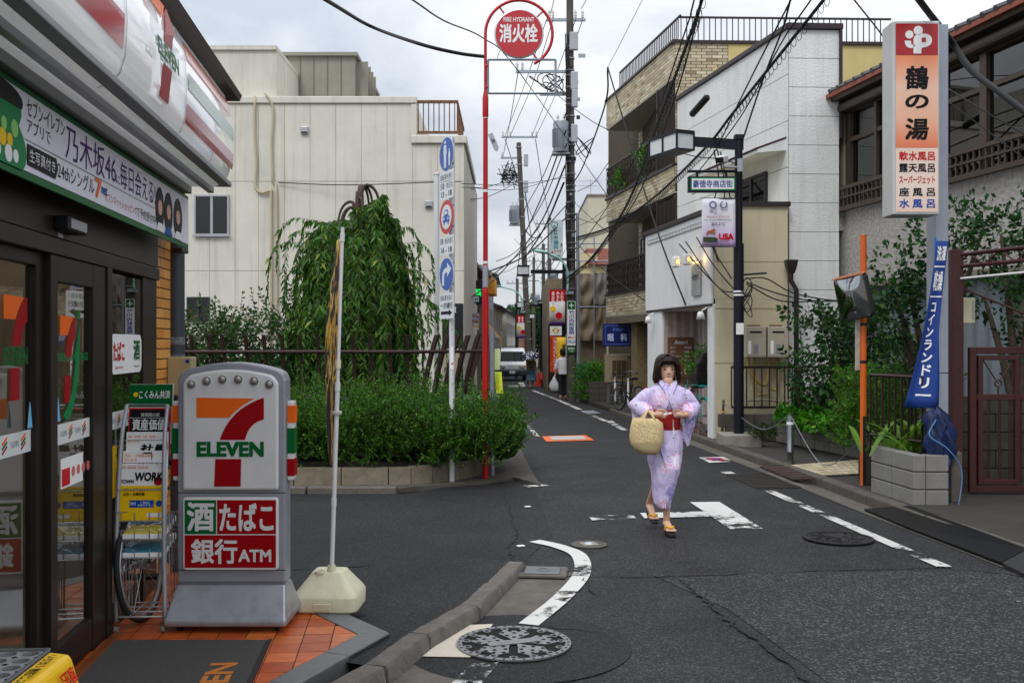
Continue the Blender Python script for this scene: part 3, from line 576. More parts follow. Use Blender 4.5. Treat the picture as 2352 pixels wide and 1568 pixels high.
# ------------------------------------------------------------------ banner flag on a water-filled base
q=gnd(742,1432,TZ*.6);t=thing('flag_base','cream plastic water-filled flag base standing on the shop tiles','flag base',(q.x,q.y+.16,.10),-.05)
cream_p=mat('cream_plastic','#d9d3b4',.5,var=.1,vs=7,dirt=.35,dscale=4)
b=MB();ring=lambda hx,hy,z,r:[(x,y,z) for x,y in rrect(-hx,hx,-hy,hy,r,4)]
b.loft([ring(.175,.15,.0,.05),ring(.188,.165,.012,.055),ring(.19,.167,.09,.055),ring(.176,.152,.115,.05),ring(.10,.085,.21,.03),ring(.092,.078,.222,.028)]);b.build('tank',cream_p,t,smooth='auto',bevel=.004)
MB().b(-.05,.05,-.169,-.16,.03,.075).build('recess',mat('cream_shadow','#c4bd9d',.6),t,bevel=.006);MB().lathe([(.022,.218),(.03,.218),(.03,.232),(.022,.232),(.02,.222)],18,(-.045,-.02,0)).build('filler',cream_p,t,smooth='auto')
MB().lathe([(.02,.215),(.028,.215),(.022,.26),(.017,.26)],18,(.02,.0,0)).build('socket',cream_p,t,smooth='auto');MB().prism(rrect(-.06,.075,.152,.17,.004),-.143,-.14).build('embossed_label',mat('cream_shadow','#c4bd9d'),t,rot=(-.6,0,0),loc=(0,.05,.0));text(t,'この商品は日本製です',-.05,.065,.154,.166,mat('emboss','#a9a284',.6),bold=0,y=-.1445).rotation_euler=(-.6,0,0);children(t)[-1].location=(0,.05,0)
base=Vector((q.x+.02,q.y+.16,.32));top=at(787,522,base.y+.05)
t=thing('banner_flag','tall narrow black and yellow banner flag on a white leaning pole','flag',tuple(base))
top=top-base;polep=mat('flag_pole_white','#d8d8d8',.4,var=.06,dirt=.25)
MB().tube([(0,0,0),top*.55],.0135,10).build('lower_pole',polep,t,smooth='auto');MB().tube([top*.53,top],.0105,10).build('upper_pole',polep,t,smooth='auto')
for f_,r_ in ((.535,.0165),(.60,.016),(.2,.016),(.97,.0145)):MB().tube([top*(f_-.012),top*(f_+.012)],r_,10).build('clip',cream_p if f_>.58 and f_<.7 else polep,t,smooth='auto')
MB().lathe([(.028,-.012),(.034,0),(.028,.012)],18).build('weight_ring',mat('clear_ring','#b5b5ad',.15,spec=.6),t,loc=tuple(top*.46),smooth=True)
fm=bpy.data.materials.new('flag_cloth');fm.use_nodes=True;n_=fm.node_tree;p_=n_.nodes['Principled BSDF'];tcx=n_.nodes.new('ShaderNodeTexCoord')
nz=n_.nodes.new('ShaderNodeTexNoise');nz.inputs['Scale'].default_value=7;mpp=n_.nodes.new('ShaderNodeMapping');mpp.inputs['Scale'].default_value=(1.5,1.5,.7);n_.links.new(tcx.outputs['Object'],mpp.inputs[0]);n_.links.new(mpp.outputs[0],nz.inputs[0])
rp=n_.nodes.new('ShaderNodeValToRGB');rp.color_ramp.interpolation='CONSTANT';ee=rp.color_ramp.elements;ee[0].color=lin('#15130f');ee[1].position=.5;ee[1].color=lin('#d9a52a')
for ps,c in ((.57,'#e8d88a'),(.61,'#15130f'),(.66,'#b5552a')):x=ee.new(ps);x.color=lin(c)
n_.links.new(nz.outputs[0],rp.inputs[0]);n_.links.new(rp.outputs[0],p_.inputs['Base Color']);p_.inputs['Roughness'].default_value=.8
# cloth hangs edge-on from the pole, folded in shallow waves
b=MB();rows=[];KZ=40
ktop,kbot=.97,.30
for i in range(KZ+1):
    u=i/KZ;p=top*(ktop+(kbot-ktop)*u);rows.append([])
    for j in range(9):
        v=j/8;wv=math.sin(v*9+u*5)*.018*v;wd=.055+.05*math.sin(math.pi*u)*1.0
        rows[-1].append((p.x-.012-v*(wd*.7+.05)+wv*.6,p.y+v*.34,p.z-.03*v*math.sin(u*3)))
b.loft(rows,caps=False,close=False);cl=b.build('cloth',fm,t,smooth=True);sol=cl.modifiers.new('thick','SOLIDIFY');sol.thickness=.0015
# ------------------------------------------------------------------ wire magazine rack with free papers
q=gnd(322,1452,TZ);RK=thing('magazine_rack','silver wire magazine rack on castors beside the shop window','rack',(q.x,q.y,TZ),.05)
wirem=mat('rack_wire','#b6b8ba',.3,.85,var=.12,dirt=.15);hw=.125
def leg(x,y0):return [(x,y0,.06),(x,y0-.0,.5),(x+.0,y0+.03,.95),(x,y0+.10,1.24)]
for s in (-1,1):
    MB().tube(spline([(s*hw*1.03,-.0,.055),(s*hw,.0,.55),(s*hw*.93,.04,1.0),(s*hw*.88,.12,1.22)],5),.011,10).build('upright',silver,RK,smooth=True)
    MB().tube([(s*hw,.30,.055),(s*hw,.30,1.15)],.006,8).build('upright',wirem,RK,smooth=True)
    for k_ in range(5):
        y_=.05+k_*.05;MB().tube([(s*hw,y_,.08),(s*hw,y_,.62)],.003,6).build('wire',wirem,RK)
    for y_ in (0,.30):
        o=MB().b(s*hw-.012,s*hw+.012,y_-.015,y_+.015,.035,.06).build('castor',rust,RK);MB().cyl((s*hw-.008,y_,.022),(s*hw+.008,y_,.022),.022,n=14).build('wheel',mat('castor_grey','#7f7d7a',.5),o)
for z in (.085,.40,.50,.60):
    for y_ in (0,.1,.2,.30):MB().tube([(-hw,y_,z-.0),(hw,y_,z)],.0035 if z>.1 else .006,6).build('wire',wirem,RK)
    for x in (-.06,0,.06):MB().tube([(x,0,z+.003),(x,.3,z+.003)],.003,6).build('wire',wirem,RK)
    if z>.1:
        for x in (-.1,-.03,.05,.1):MB().tube([(x,0,z),(x,-.004,z+.05)],.003,6).build('wire',wirem,RK)
        MB().tube([(-hw,-.004,z+.05),(-.07,-.004,z+.05)],.003,6).build('wire',wirem,RK)
for z,y_ in ((.72,.02),(.86,.06),(.98,.09),(1.1,.12)):
    MB().tube([(-hw*.95,y_,z),(-hw*.95,y_-.02,z+.05),(hw*.95,y_-.02,z+.05),(hw*.95,y_,z)],.003,6).build('wire',wirem,RK)
MB().tube([(-hw*.88,.12,1.22),(hw*.88,.12,1.22)],.006,8).build('wire',wirem,RK)
def paper(name,label,z0,z1,y0,wd,m,deco,thick=.012,x=0):
    p=RK.matrix_basis @ Vector((x,y0,z0));o=thing(name,label,'magazine',tuple(p),.05,'free papers in the wire rack');h=z1-z0
    g=bpy.data.objects.new('cover_group',None)
    bpy.data.objects.remove(g)
    tl=-.10
    def P(pts,mm,d,nm='print'):
        b=MB().prism(pts,-d,-d+.001);b.v=[Vector((v.x,v.y-v.z*tl,v.z)) for v in b.v];b.build(nm,mm,o)
    b=MB().prism(rect(-wd/2,wd/2,0,h),-.002,thick);b.v=[Vector((v.x,v.y-v.z*tl,v.z)) for v in b.v];b.build('pages',m,o,bevel=.001)
    def T(s,x0,x1,a,c,mm,bo=.02,sh=0):text(o,s,x0*wd,x1*wd,a*h,c*h,mm,-.0045,bo,map3=lambda p:(p[0],p[1]-p[2]*tl,p[2]),shear=sh)
    deco(P,T,wd,h);return o
def dk(P,T,w_,h):
    P(rect(-w_/2,w_/2,h*.62,h),dgreenp,.003);P(disc(-w_*.36,h*.83,.013,14),yellowp,.004);T('こくみん共済',-.28,.45,.76,.9,whitep,.02);T('誰もが安心して、くらせる保障を',-.4,.4,.54,.58,blackp,0)
paper('magazine','green topped leaflet standing highest at the back of the rack',1.0,1.33,.165,.235,whitep,dk,.02)
def db(P,T,w_,h):P(rect(-w_*.47,w_*.47,h*.0,h*.97),blackp,.003);T('首都圏の街',-.2,.25,.83,.9,whitep,0);T('資産価値',-.4,.4,.55,.78,whitep,.02);T('BEST 100',-.4,.4,.32,.5,whitep,.01)
paper('magazine','black magazine with red edge and white title in the rack',.93,1.20,.135,.225,redp,db,.018)
def dw(sub,head,c,main='WORK'):
    def f(P,T,w_,h):P(rect(-w_/2,w_/2,0,h*.45),c,.003);T(sub,-.45,.2,.86,.93,orangep,0);T('8/5~8/18',-.45,-.18,.76,.82,orangep,0);T('TOWN',-.46,-.16,.48,.56,blackp,.04);T(main,-.15,.47,.52,.72,blackp,.05,.1);T('夏の合併号',.2,.42,.36,.42,redp,.02)
    return f
paper('magazine','white job paper with orange foot behind the two work papers',.84,1.07,.10,.225,whitep,dw('新宿・武蔵野・多摩・町田版','',orangep,'社員'),.016)
paper('magazine','white job paper with green heading behind the yellow one',.74,.97,.065,.24,whitep,dw('京王・小田急沿線版','',mat('pale_green','#9fc65a',.5)),.016)
def dy(P,T,w_,h):
    P(rect(-w_/2,w_/2,0,h*.62),yellowp,.003);T('新宿・高田馬場・四谷周辺版',-.48,.1,.92,.97,orangep,0);T('TOWN',-.48,-.2,.66,.73,blackp,.04);T('WORK.',-.18,.46,.70,.86,blackp,.05,.1);P(disc(w_*.33,h*.7,.024,18),dredp,.0045)
    T('お久しぶり&はじめましての',-.42,.4,.52,.58,blackp,.01);T('お店・企業特集',-.42,.05,.44,.5,blackp,.02);P(rect(-w_*.28,w_*.25,h*.23,h*.36),bluep,.004);T('無料',-.26,-.14,.27,.33,whitep,0);T('ご自由に\nお持ち下さい',-.1,.23,.25,.34,whitep,0);P(disc(w_*.36,h*.3,.017,14),bluep,.0042);P(rrect(w_*.1,w_*.46,h*.06,h*.13,.004),whitep,.004)
paper('magazine','yellow job paper at the front of the rack with blue free tag',.60,.90,.03,.245,whitep,dy,.02)
def flatmag(label,z,m1,m2):
    p=RK.matrix_basis @ Vector((.01,.13,z));o=thing('magazine',label,'magazine',tuple(p),.1,'free papers in the wire rack')
    b=MB();b.loft([[(-.11,-.13,0),(.11,-.13,0),(.11,.14,.05),(-.11,.14,.05)],[(-.11,-.13,.025),(.11,-.13,.025),(.11,.14,.08),(-.11,.14,.08)]]);b.build('pages',whitep,o,bevel=.002)
    b=MB();b.loft([[(-.108,-.128,.0262),(.108,-.128,.0262)],[(-.108,.0,.0525),(.108,.0,.0525)]],caps=False,close=False);b.build('print',m1,o);b=MB();b.loft([[(-.108,.001,.0527),(.108,.001,.0527)],[(-.108,.138,.0812),(.108,.138,.0812)]],caps=False,close=False);b.build('print',m2,o)
    b=MB();b.v=[];rows=[[(-.112+.224*i/10,-.132+.272*j/10,.032+.055*(j/10)+rng.random()*.008) for i in range(11)] for j in range(11)];b.loft(rows,caps=False,close=False);b.build('plastic_wrap',glass('film',(.97,.97,.97),.06),o)
flatmag('plastic wrapped yellow magazine lying on the upper wire tray',.505,mat('mag_yellow','#d6c22a',.4),mat('mag_blue','#4a6c92',.4,var=.6,vs=30));flatmag('plastic wrapped blue magazine lying on the lower wire tray',.405,mat('mag_cyan','#3f8fb0',.4,var=.3,vs=40),mat('mag_grey','#b8b8ae',.4,var=.5,vs=35))
# ------------------------------------------------------------------ bicycles
def bicycle(name,label,loc,rz,fm_,extra=None,seat_child=False,lean=0,group=None):
    t=thing(name,label,'bicycle',loc,rz,group);t.rotation_euler=(lean,0,rz);r=.30;wb=1.02
    tyre=mat('bike_tyre','#17171a',.8,var=.2);rimm=mat('bike_rim','#b9bcc0',.3,.8)
    for x in (0,wb):
        o=MB().lathe([(0,0)]*0 or [(r-.012,-.0),(r-.004,-.014),(r+.012,-.014),(r+.02,0),(r+.012,.014),(r-.004,.014),(r-.012,0)],32).build('wheel',tyre,t,loc=(x,0,r+.02),rot=(R(90),0,0),smooth=True)
        MB().lathe([(r-.03,-.01),(r-.01,-.012),(r-.01,.012),(r-.03,.01),(r-.03,-.01)],32).build('rim',rimm,o,smooth=True)
        b=MB()
        for k_ in range(18):a=2*math.pi*k_/18;b.tube([(.02*math.cos(a+1),.02*math.sin(a+1),.02*(-1)**k_),((r-.03)*math.cos(a),(r-.03)*math.sin(a),0)],.0014,4)
        stuff(b.build('spoke',rimm,o));MB().cyl((0,0,-.045),(0,0,.045),.022,n=12).build('hub',rimm,o)
    fr_=MB();h=r+.02;bb=(.45,0,.28);st=(.34,0,.70);hd=(.86,0,.72);hb=(.90,0,.58)
    for a,c,rr in ((bb,st,.017),(bb,hb,.022),(bb,(0,0,h),.012),((0,0,h),st,.010),((.42,0,.42),hb,.018),(hd,hb,.02),(hb,(wb,.05,h),.012),(hb,(wb,-.05,h),.012),((hd[0],0,.7),(.82,0,.95),.013)):fr_.tube([a,c],rr,8)
    fr_.build('frame',fm_,t,smooth='auto')
    MB().tube(spline([(.66,-.27,.96),(.80,-.2,1.0),(.83,0,.96),(.80,.2,1.0),(.66,.27,.96)],5),.011,8).build('handlebar',steel,t,smooth=True)
    for s in (-1,1):MB().tube([(.66,s*.27,.96),(.56,s*.28,.945)],.016,8).build('grip',rubber,t)
    b=MB();b.loft([[(.20,-.10,.80),(.20,.10,.80),(.20,.10,.86),(.20,-.10,.86)],[(.34,-.09,.80),(.34,.09,.80),(.34,.09,.86),(.34,-.09,.86)],[(.48,-.025,.81),(.48,.025,.81),(.48,.025,.845),(.48,-.025,.845)]]);b.build('saddle',rubber,t,bevel=.02)
    MB().tube([(.34,0,.68),(.33,0,.82)],.013,8).build('seat_post',steel,t)
    MB().tube([(.06+.0,0,.0)]*0 or [(.0+r*1.08*math.cos(a),0,h+r*1.1*math.sin(a)) for a in np.linspace(.4,2.9,12)],.02,6).build('mudguard',fm_,t,smooth=True)
    b=MB();x0,x1,y0,y1,z0,z1=.88,1.16,-.17,.17,.72,.95
    for z in (z0,(z0+z1)/2,z1):b.tube([(x0,y0,z),(x1,y0,z),(x1,y1,z),(x0,y1,z),(x0,y0,z)],.004,5)
    for kx in range(6):
        u=kx/5
        for a,c in (((x0+(x1-x0)*u,y0),(x0+(x1-x0)*u,y1)),((x0,y0+(y1-y0)*u),(x1,y0+(y1-y0)*u))):b.tube([(a[0],a[1],z1),(a[0],a[1],z0),(c[0],c[1],z0),(c[0],c[1],z1)],.0025,4)
    stuff(b.build('basket',darkmetal,t));MB().lathe([(.001,-.01),(.085,-.006),(.085,.006),(.001,.01)],20,(0,0,0)).build('chainring',steel,t,loc=(.45,-.05,.28),rot=(R(90),0,0))
    MB().tube([(.45,-.07,.28),(.55,-.08,.15)],.01,6).build('crank',steel,t);MB().b(.51,.60,-.16,-.08,.14,.16).build('pedal',rubber,t);MB().tube([(.05,.08,.3),(-.05,.12,.0)],.009,6).build('kickstand',steel,t);MB().lathe([(.001,0),(.03,.0),(.03,.012),(.001,.014)],14).build('reflector',redp,t,loc=(-.28,0,.62),rot=(0,R(-90),0))
    if seat_child:
        sm=mat('child_seat','#141416',.5,var=.1);b=MB()
        b.loft([[(-.12,-.16,.88),(.2,-.16,.88),(.2,.16,.88),(-.12,.16,.88)],[(-.2,-.18,1.1),(.22,-.19,1.08),(.22,.19,1.08),(-.2,.18,1.1)]]);b.build('child_seat',sm,t,bevel=.03)
        b=MB();b.loft([[(-.14,-.17,.95),(-.06,-.19,.95),(-.06,.19,.95),(-.14,.17,.95)],[(-.25,-.19,1.25),(-.17,-.21,1.25),(-.17,.21,1.25),(-.25,.19,1.25)],[(-.30,-.11,1.46),(-.22,-.13,1.46),(-.22,.13,1.46),(-.30,.11,1.46)]]);b.build('seat_back',sm,t,bevel=.03);MB().b(-.285,-.262,-.05,.05,1.16,1.185).build('reflector',redp,t);MB().b(-.2,.3,-.12,.12,.84,.87).build('carrier',fm_,t,bevel=.01)
    return t
bicycle('bicycle','old city bicycle parked behind the magazine rack at the shop window',(-2.02,6.62,TZ),math.atan2(us.y,us.x)+math.pi-.15,mat('bike_grey','#57585c',.35,.6),lean=.08)
# ------------------------------------------------------------------ perforated umbrella stand at the doors
t=thing('umbrella_stand','grey perforated umbrella stand with yellow tag panel by the shop doors','stand',(-1.50,2.78,TZ),.06)
zt=.65;b=MB();nx_,ny_=5,7;px=.064
grey_pl=mat('stand_grey','#8c8d90',.45,.3,var=.1)
def holed(x0,y0,s,r,z):
    n=16;sq=[];ci=[]
    for k_ in range(n):
        a=2*math.pi*(k_+.5)/n;c,d=math.cos(a),math.sin(a);m_=max(abs(c),abs(d));sq.append((x0+s/2*c/m_,y0+s/2*d/m_,z));ci.append((x0+r*c,y0+r*d,z))
    lo=[(p[0],p[1],z-.03) for p in ci];b.loft([sq,ci,lo],caps=False)
for i in range(nx_):
    for j in range(ny_):holed(-.16+px*i,-.25+px*j,px,.024,zt)
b.build('top_plate',grey_pl,t);b=MB()
for x0,x1,y0,y1 in ((-.22,.14,-.30,-.285),(-.22,.14,.16,.175),(-.22,-.195,-.285,.16),(.13,.145,-.285,.16)):b.b(x0,x1,y0,y1,zt-.06,zt+.006)
b.build('rim',mat('stand_rim','#5d5f63',.4,.4),t,bevel=.004)
for x in (-.2,.13):
    for y_ in (-.28,.16):MB().cyl((x,y_,0),(x,y_,zt-.06),.012).build('leg',silver,t)
MB().b(-.2,.13,-.28,.16,.03,.05).build('tray',grey_pl,t,bevel=.005)
b=MB().loft([[(.148,-.30,zt+.004),(.205,-.30,zt-.004),(.205,.14,zt-.004),(.148,.14,zt+.004)],[(.148,-.30,zt-.02),(.215,-.30,zt-.02),(.215,.14,zt-.02),(.148,.14,zt-.02)],[(.148,-.30,zt-.18),(.265,-.30,zt-.16),(.265,.12,zt-.16),(.148,.12,zt-.18)]]);o=b.build('tag_panel',mat('tag_yellow','#e8b80e',.4,var=.05),t,bevel=.008)
text(o,'傘の盗難にご注意ください',0,.36,0,.03,blackp,bold=.02,map3=lambda p:(.162+p[2],-.26+p[0],zt+.003-p[1]));text(o,'注意',0,.1,0,.045,redp,bold=.03,map3=lambda p:(.225+p[2]*.45-p[1],-.0+p[0],zt-.028-p[2]*1.0-p[1]));MB().tube(spline([(-.27,.2,zt-.1),(-.24,.22,zt+.05),(-.18,.2,zt+.08),(-.1,.24,zt-.05)],5),.016,8).build('handle',grey_pl,t,smooth=True)
# ------------------------------------------------------------------ foliage helpers
def leaf_mat(name,c0,c1,c2=None,tr=.3):
    m=bpy.data.materials.new(name);m.use_nodes=True;t=m.node_tree;p=t.nodes['Principled BSDF'];N=t.nodes.new;L=t.links.new
    g=N('ShaderNodeNewGeometry');r=N('ShaderNodeValToRGB');r.color_ramp.elements[0].color=lin(c0);r.color_ramp.elements[1].color=lin(c1)
    if c2:x=r.color_ramp.elements.new(.93);x.color=lin(c1);r.color_ramp.elements[-1].color=lin(c2)
    L(g.outputs['Random Per Island'],r.inputs[0]);L(r.outputs[0],p.inputs['Base Color']);p.inputs['Roughness'].default_value=.5;p.inputs['Specular IOR Level'].default_value=.35
    tl=N('ShaderNodeBsdfTranslucent');hs=N('ShaderNodeHueSaturation');hs.inputs['Value'].default_value=1.5;L(r.outputs[0],hs.inputs['Color']);L(hs.outputs[0],tl.inputs[0])
    mx=N('ShaderNodeMixShader');mx.inputs[0].default_value=tr;o=t.nodes['Material Output'];L(p.outputs[0],mx.inputs[1]);L(tl.outputs[0],mx.inputs[2]);L(mx.outputs[0],o.inputs[0])
    MATS[name]=m;return m
def leaves(name,P,D,size,asp,m,parent=None,droop=0.0):
    """one mesh of many small folded leaves at points P growing along D"""
    P=np.asarray(P,float);D=np.asarray(D,float);n=len(P);D /= np.linalg.norm(D,axis=1)[:,None]+1e-9
    rv=rng.normal(size=(n,3));S=np.cross(D,rv);S /= np.linalg.norm(S,axis=1)[:,None]+1e-9;Nn=np.cross(S,D)
    sz=(size*(.65+.7*rng.random(n)))[:,None];hw=sz*asp*.5
    a=P;mid=P+D*sz*.5;tip=P+D*sz+Nn*sz*.08;tip[:,2] -= droop*sz[:,0]
    V=np.stack([a,mid+S*hw+Nn*hw*.35,tip,mid-S*hw+Nn*hw*.35],1).reshape(-1,3)
    i=np.arange(n)*4;T=np.stack([np.stack([i,i+1,i+2],1),np.stack([i,i+2,i+3],1)],1).reshape(-1,3)
    me=bpy.data.meshes.new(name);me.vertices.add(len(V));me.vertices.foreach_set('co',V.ravel());me.loops.add(T.size);me.loops.foreach_set('vertex_index',T.ravel().astype(np.int32))
    me.polygons.add(len(T));me.polygons.foreach_set('loop_start',np.arange(0,T.size,3,dtype=np.int32));me.polygons.foreach_set('loop_total',np.full(len(T),3,np.int32));me.update(calc_edges=True);me.materials.append(m)
    o=bpy.data.objects.new(name,me);COL.objects.link(o)
    if parent is not None:o.parent=parent
    return o
def sprigs(bases,dirs,length,step,size,curve=.0,jit=.25,pairs=True):
    """leaf positions along shoots; returns P, D and shoot polylines"""
    P=[];D=[];Ls=[]
    for b_,d in zip(bases,dirs):
        b_=np.array(b_,float);d=np.array(d,float);d /= np.linalg.norm(d);l=length*(.6+.8*rng.random());n=max(3,int(l/step));pl=[b_.copy()]
        side=np.cross(d,rng.normal(size=3));side /= np.linalg.norm(side)+1e-9
        for k in range(n):
            d=d+rng.normal(0,.06,3);d[2] += curve*step*8;d /= np.linalg.norm(d);b_=b_+d*step;pl.append(b_.copy())
            for s in ((1,-1) if pairs else (1 if k % 2 else-1,)):
                P.append(b_.copy());D.append(d*.6+s*side*.9+rng.normal(0,jit,3))
        P.append(b_.copy());D.append(d);Ls.append(pl)
    return P,D,Ls
def twigs(name,Ls,r,m,parent=None,n=3):
    b=MB()
    for pl in Ls:b.tube([Vector(p) for p in pl[::2]] if len(pl)>5 else [Vector(p) for p in pl],r,n,False)
    return stuff(b.build(name,m,parent))
bark=mat('bark','#4a3d33',.9,var=.35,vs=12,bump=.6,bs=30);twig_m=mat('twig','#4d4029',.9,var=.2)
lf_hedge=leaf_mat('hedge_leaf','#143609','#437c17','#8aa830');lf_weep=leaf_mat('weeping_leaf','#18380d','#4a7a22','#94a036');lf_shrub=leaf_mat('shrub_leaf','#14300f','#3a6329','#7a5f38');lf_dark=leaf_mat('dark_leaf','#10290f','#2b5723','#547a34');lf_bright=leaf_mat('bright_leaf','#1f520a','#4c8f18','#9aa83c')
soil=mat('soil','#2e2318',.95,var=.3,bump=.5)
# ------------------------------------------------------------------ corner planter: block wall, kerb, soil, hedge
PL=thing('planter','low stained concrete block planter wall holding the corner hedge','planter',(0,0,0))
blk=mat('planter_block','#837a69',.85,var=.2,vs=9,dirt=.75,streak=0,bump=.35,bs=90,dscale=3.5)
wall=[Vector(p) for p in ((-4.7,11.35),(-4.15,11.36),(-3.6,11.37),(-3.05,11.38),(-2.5,11.4),(-1.96,11.42),(-1.42,11.44),(-1.16,11.47),(-.92,11.6),(-.62,11.85),(-.44,12.15),(-.36,12.55),(-.36,13.1),(-.38,13.7),(-.42,14.4),(-.46,15.1),(-.5,15.8),(-.55,16.5))]
for a,c in zip(wall,wall[1:]):
    d=(c-a).normalized();n=Vector((-d.y,d.x));a2,c2=a+d*.005,c-d*.005;h=.235+rng.normal(0,.004)
    MB().slab([tuple(a2),tuple(c2),tuple(c2+n*.12),tuple(a2+n*.12)],-.02,h+gz(a.y)).build('block',blk,PL,bevel=.007)
MB().slab([(p.x-.02,p.y+.08) for p in wall]+[(-1.2,16.5),(-1.6,14),(-4.7,13.6)],-.02,.17).build('soil',soil,PL)
for x0,x1 in ((-4.3,-3.72),(-3.7,-3.12),(-3.1,-2.28),(-2.26,-1.28)):MB().b(x0,x1,10.98,11.13,-.02,.07).build('kerb_stone',kerb_rough,PL,bevel=.012)
MB().slab([(-4.7,11.13),(-1.28,11.13),(-1.1,11.3),(-.3,11.7),(.02,12.1),(.33,11.5),(.27,12.3),(.1,16),(-.36,16.5),(-.36,12.3),(-1.1,11.5),(-4.7,11.4)],-.02,.035).build('paving',conc_dark,PL)
HG=thing('hedge','bushy bright green corner hedge spilling over the low block planter','hedge',(-1.5,12.4,.2))
Bp=[];Bd=[]
def hed(n,x0,x1,y0,y1,zf):
    for _ in range(n):
        x=x0+(x1-x0)*rng.random();y=y0+(y1-y0)*rng.random();zt=zf(x,y);u=rng.random()**.55;z=.2+(zt-.2)*u
        ex=(y-y0)/(y1-y0);Bp.append((x+1.5,y-12.4,z-.2));Bd.append((rng.normal(0,.6)+(.15 if x>-.3 else 0),-.75*(1-ex)*1.1+rng.normal(0,.4),.35+.75*u+rng.random()*.4))
htop=lambda x,y:(.86 if x<-1.2 else .86-.2*(x+1.2)/1.5)+.12*math.sin(x*5.1)*math.cos(y*4)+(.10 if y>12.3 else-.25*max(0,(11.9-y)/.5))
hed(2300,-4.6,-.2,11.5,13.5,htop);hed(1300,-3.3,-.2,11.48,11.8,htop);hed(700,-.55,.02,11.95,14.5,lambda x,y:.72+.1*math.sin(y*4));hed(160,-.2,.06,12.0,13.6,lambda x,y:.66)
P,D,Ls=sprigs(Bp,Bd,.30,.019,.03,curve=.02)
leaves('foliage',P,D,.030,.55,lf_hedge,HG);twigs('twig',Ls,.0022,twig_m,HG)
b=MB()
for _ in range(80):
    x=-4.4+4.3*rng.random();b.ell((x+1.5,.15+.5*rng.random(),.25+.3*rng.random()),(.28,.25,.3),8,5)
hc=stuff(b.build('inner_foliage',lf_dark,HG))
# ------------------------------------------------------------------ fence behind the hedge
rustp=mat('rusty_brown_paint','#3a2620',.6,.15,var=.35,vs=16,dirt=.3)
FE=thing('slat_fence','dark brown metal fence of curved upright slats behind the hedge','fence',(0,0,0))
def slat(x,y,ang,lean=0.0):
    b=MB();nrm=Vector((math.sin(ang),-math.cos(ang)));rows=[]
    for k_ in range(7):
        u=k_/6;z=.25+1.53*u;o=.30*u*u-.06;p=Vector((x,y))+nrm*o+Vector((math.cos(ang),math.sin(ang)))*lean*u
        tx=Vector((math.cos(ang),math.sin(ang)))*.022;tn=nrm*.035
        rows.append([(*(p-tx-tn),z),(*(p+tx-tn),z),(*(p+tx+tn),z),(*(p-tx+tn),z)])
    b.loft(rows);b.build('slat',rustp,FE,bevel=.004)
fx=[-5.1,-4.85,-4.6]+[((700+c/1.568)*.588-CX)/F*14.0 for c in (75,190,290,408,520,630,740,848,957,1065,1172,1288,1395)]
for i,x in enumerate(fx):slat(x,14.2,0,-.06 if i==5 else 0)
ch=[(-1.27+.14*k_,14.28+.19*k_) for k_ in range(5)]
for x,y in ch:slat(x,y,R(58))
for k_ in range(9):slat(-.66-.012*k_,15.2+.24*k_,R(87))
MB().tube([(-5.2,14.0,1.54),(-1.4,14.0,1.54),(-1.15,14.12,1.54),(-.48,14.95,1.54),(-.5,17.2,1.52)],.026,10).build('rail',rustp,FE,smooth='auto');MB().tube([(-5.2,14.2,.55),(-1.4,14.2,.55),(-.62,15.05,.55),(-.7,17.2,.55)],.02,8).build('rail',rustp,FE,smooth='auto')
# ------------------------------------------------------------------ weeping tree
TX,TY=-2.45,15.7
WT=thing('weeping_tree','weeping tree with arching bare top and long hanging leafy strands','tree',(TX,TY,0))
trunk=spline([(0,0,0),(.05,.03,1.2),(-.04,0,2.6),(.02,0,3.6),(.03,0,4.05)],6)
b=MB();b.tube(trunk,[.10-.055*i/(len(trunk)-1) for i in range(len(trunk))],10)
tops=[]
for k_ in range(16):
    a=2*math.pi*k_/16+rng.normal(0,.15);r_=.16+.16*rng.random();z0=3.2+.6*rng.random()
    if k_<5:z0=3.98;r_=.2+.1*rng.random()
    pl=spline([(.03,0,z0-.15),(.03+r_*.35*math.cos(a),r_*.35*math.sin(a),z0+.16),(.03+r_*math.cos(a),r_*math.sin(a),z0+.05),(.03+r_*1.35*math.cos(a),r_*1.35*math.sin(a),z0-.45)],5)
    b.tube(pl,[.034-.022*i/(len(pl)-1) for i in range(len(pl))],7);tops.append((a,r_*1.2,z0-.3))
b.build('trunk',bark,WT,smooth=True)
P=[];D=[];Ls=[]
def strand(a,r0,z0,reach,drop,lift):
    pl=[];x,y,z=r0*math.cos(a),r0*math.sin(a),z0;n=int((reach+drop)/.055);da=rng.normal(0,.06)
    for k_ in range(n):
        u=k_/n;hv=max(.04,(1-u*1.5))*reach/n*2.2;a2=a+da*k_*.15;x += hv*math.cos(a2)+rng.normal(0,.006);y += hv*math.sin(a2)+rng.normal(0,.006);z += (lift*(1-u*3.2) if u<.33 else-(.3+1.3*(u-.33)))*.06
        if z<.35:break
        pl.append((x,y,z));t_=np.array([math.cos(a2)*(1-u)*.5,math.sin(a2)*(1-u)*.5,-.5-.5*u]);sd=np.array([-math.sin(a2),math.cos(a2),0])
        for s in (1,-1):P.append((x,y,z));D.append(t_*.85+sd*s*(.55+.2*rng.random())+rng.normal(0,.22,3))
    if len(pl)>3:Ls.append(pl)
for k_ in range(900):
    a,r0,z0=tops[int(rng.integers(len(tops)))];a += rng.normal(0,.35);zz=z0+.12-1.5*rng.random()**1.1;lim=.22+.30*max(0,4.0-zz)
    strand(a,r0*(.4+.7*rng.random()),zz,lim*(.5+.9*rng.random()),.9+2.3*rng.random(),.4*rng.random())
for k_ in range(44):
    a=rng.random()*6.283;z0=1.9+1.8*rng.random();strand(a,.3,z0,.55+.6*rng.random()+.12*(3.7-z0),.5+1.6*rng.random(),.1+.5*rng.random())
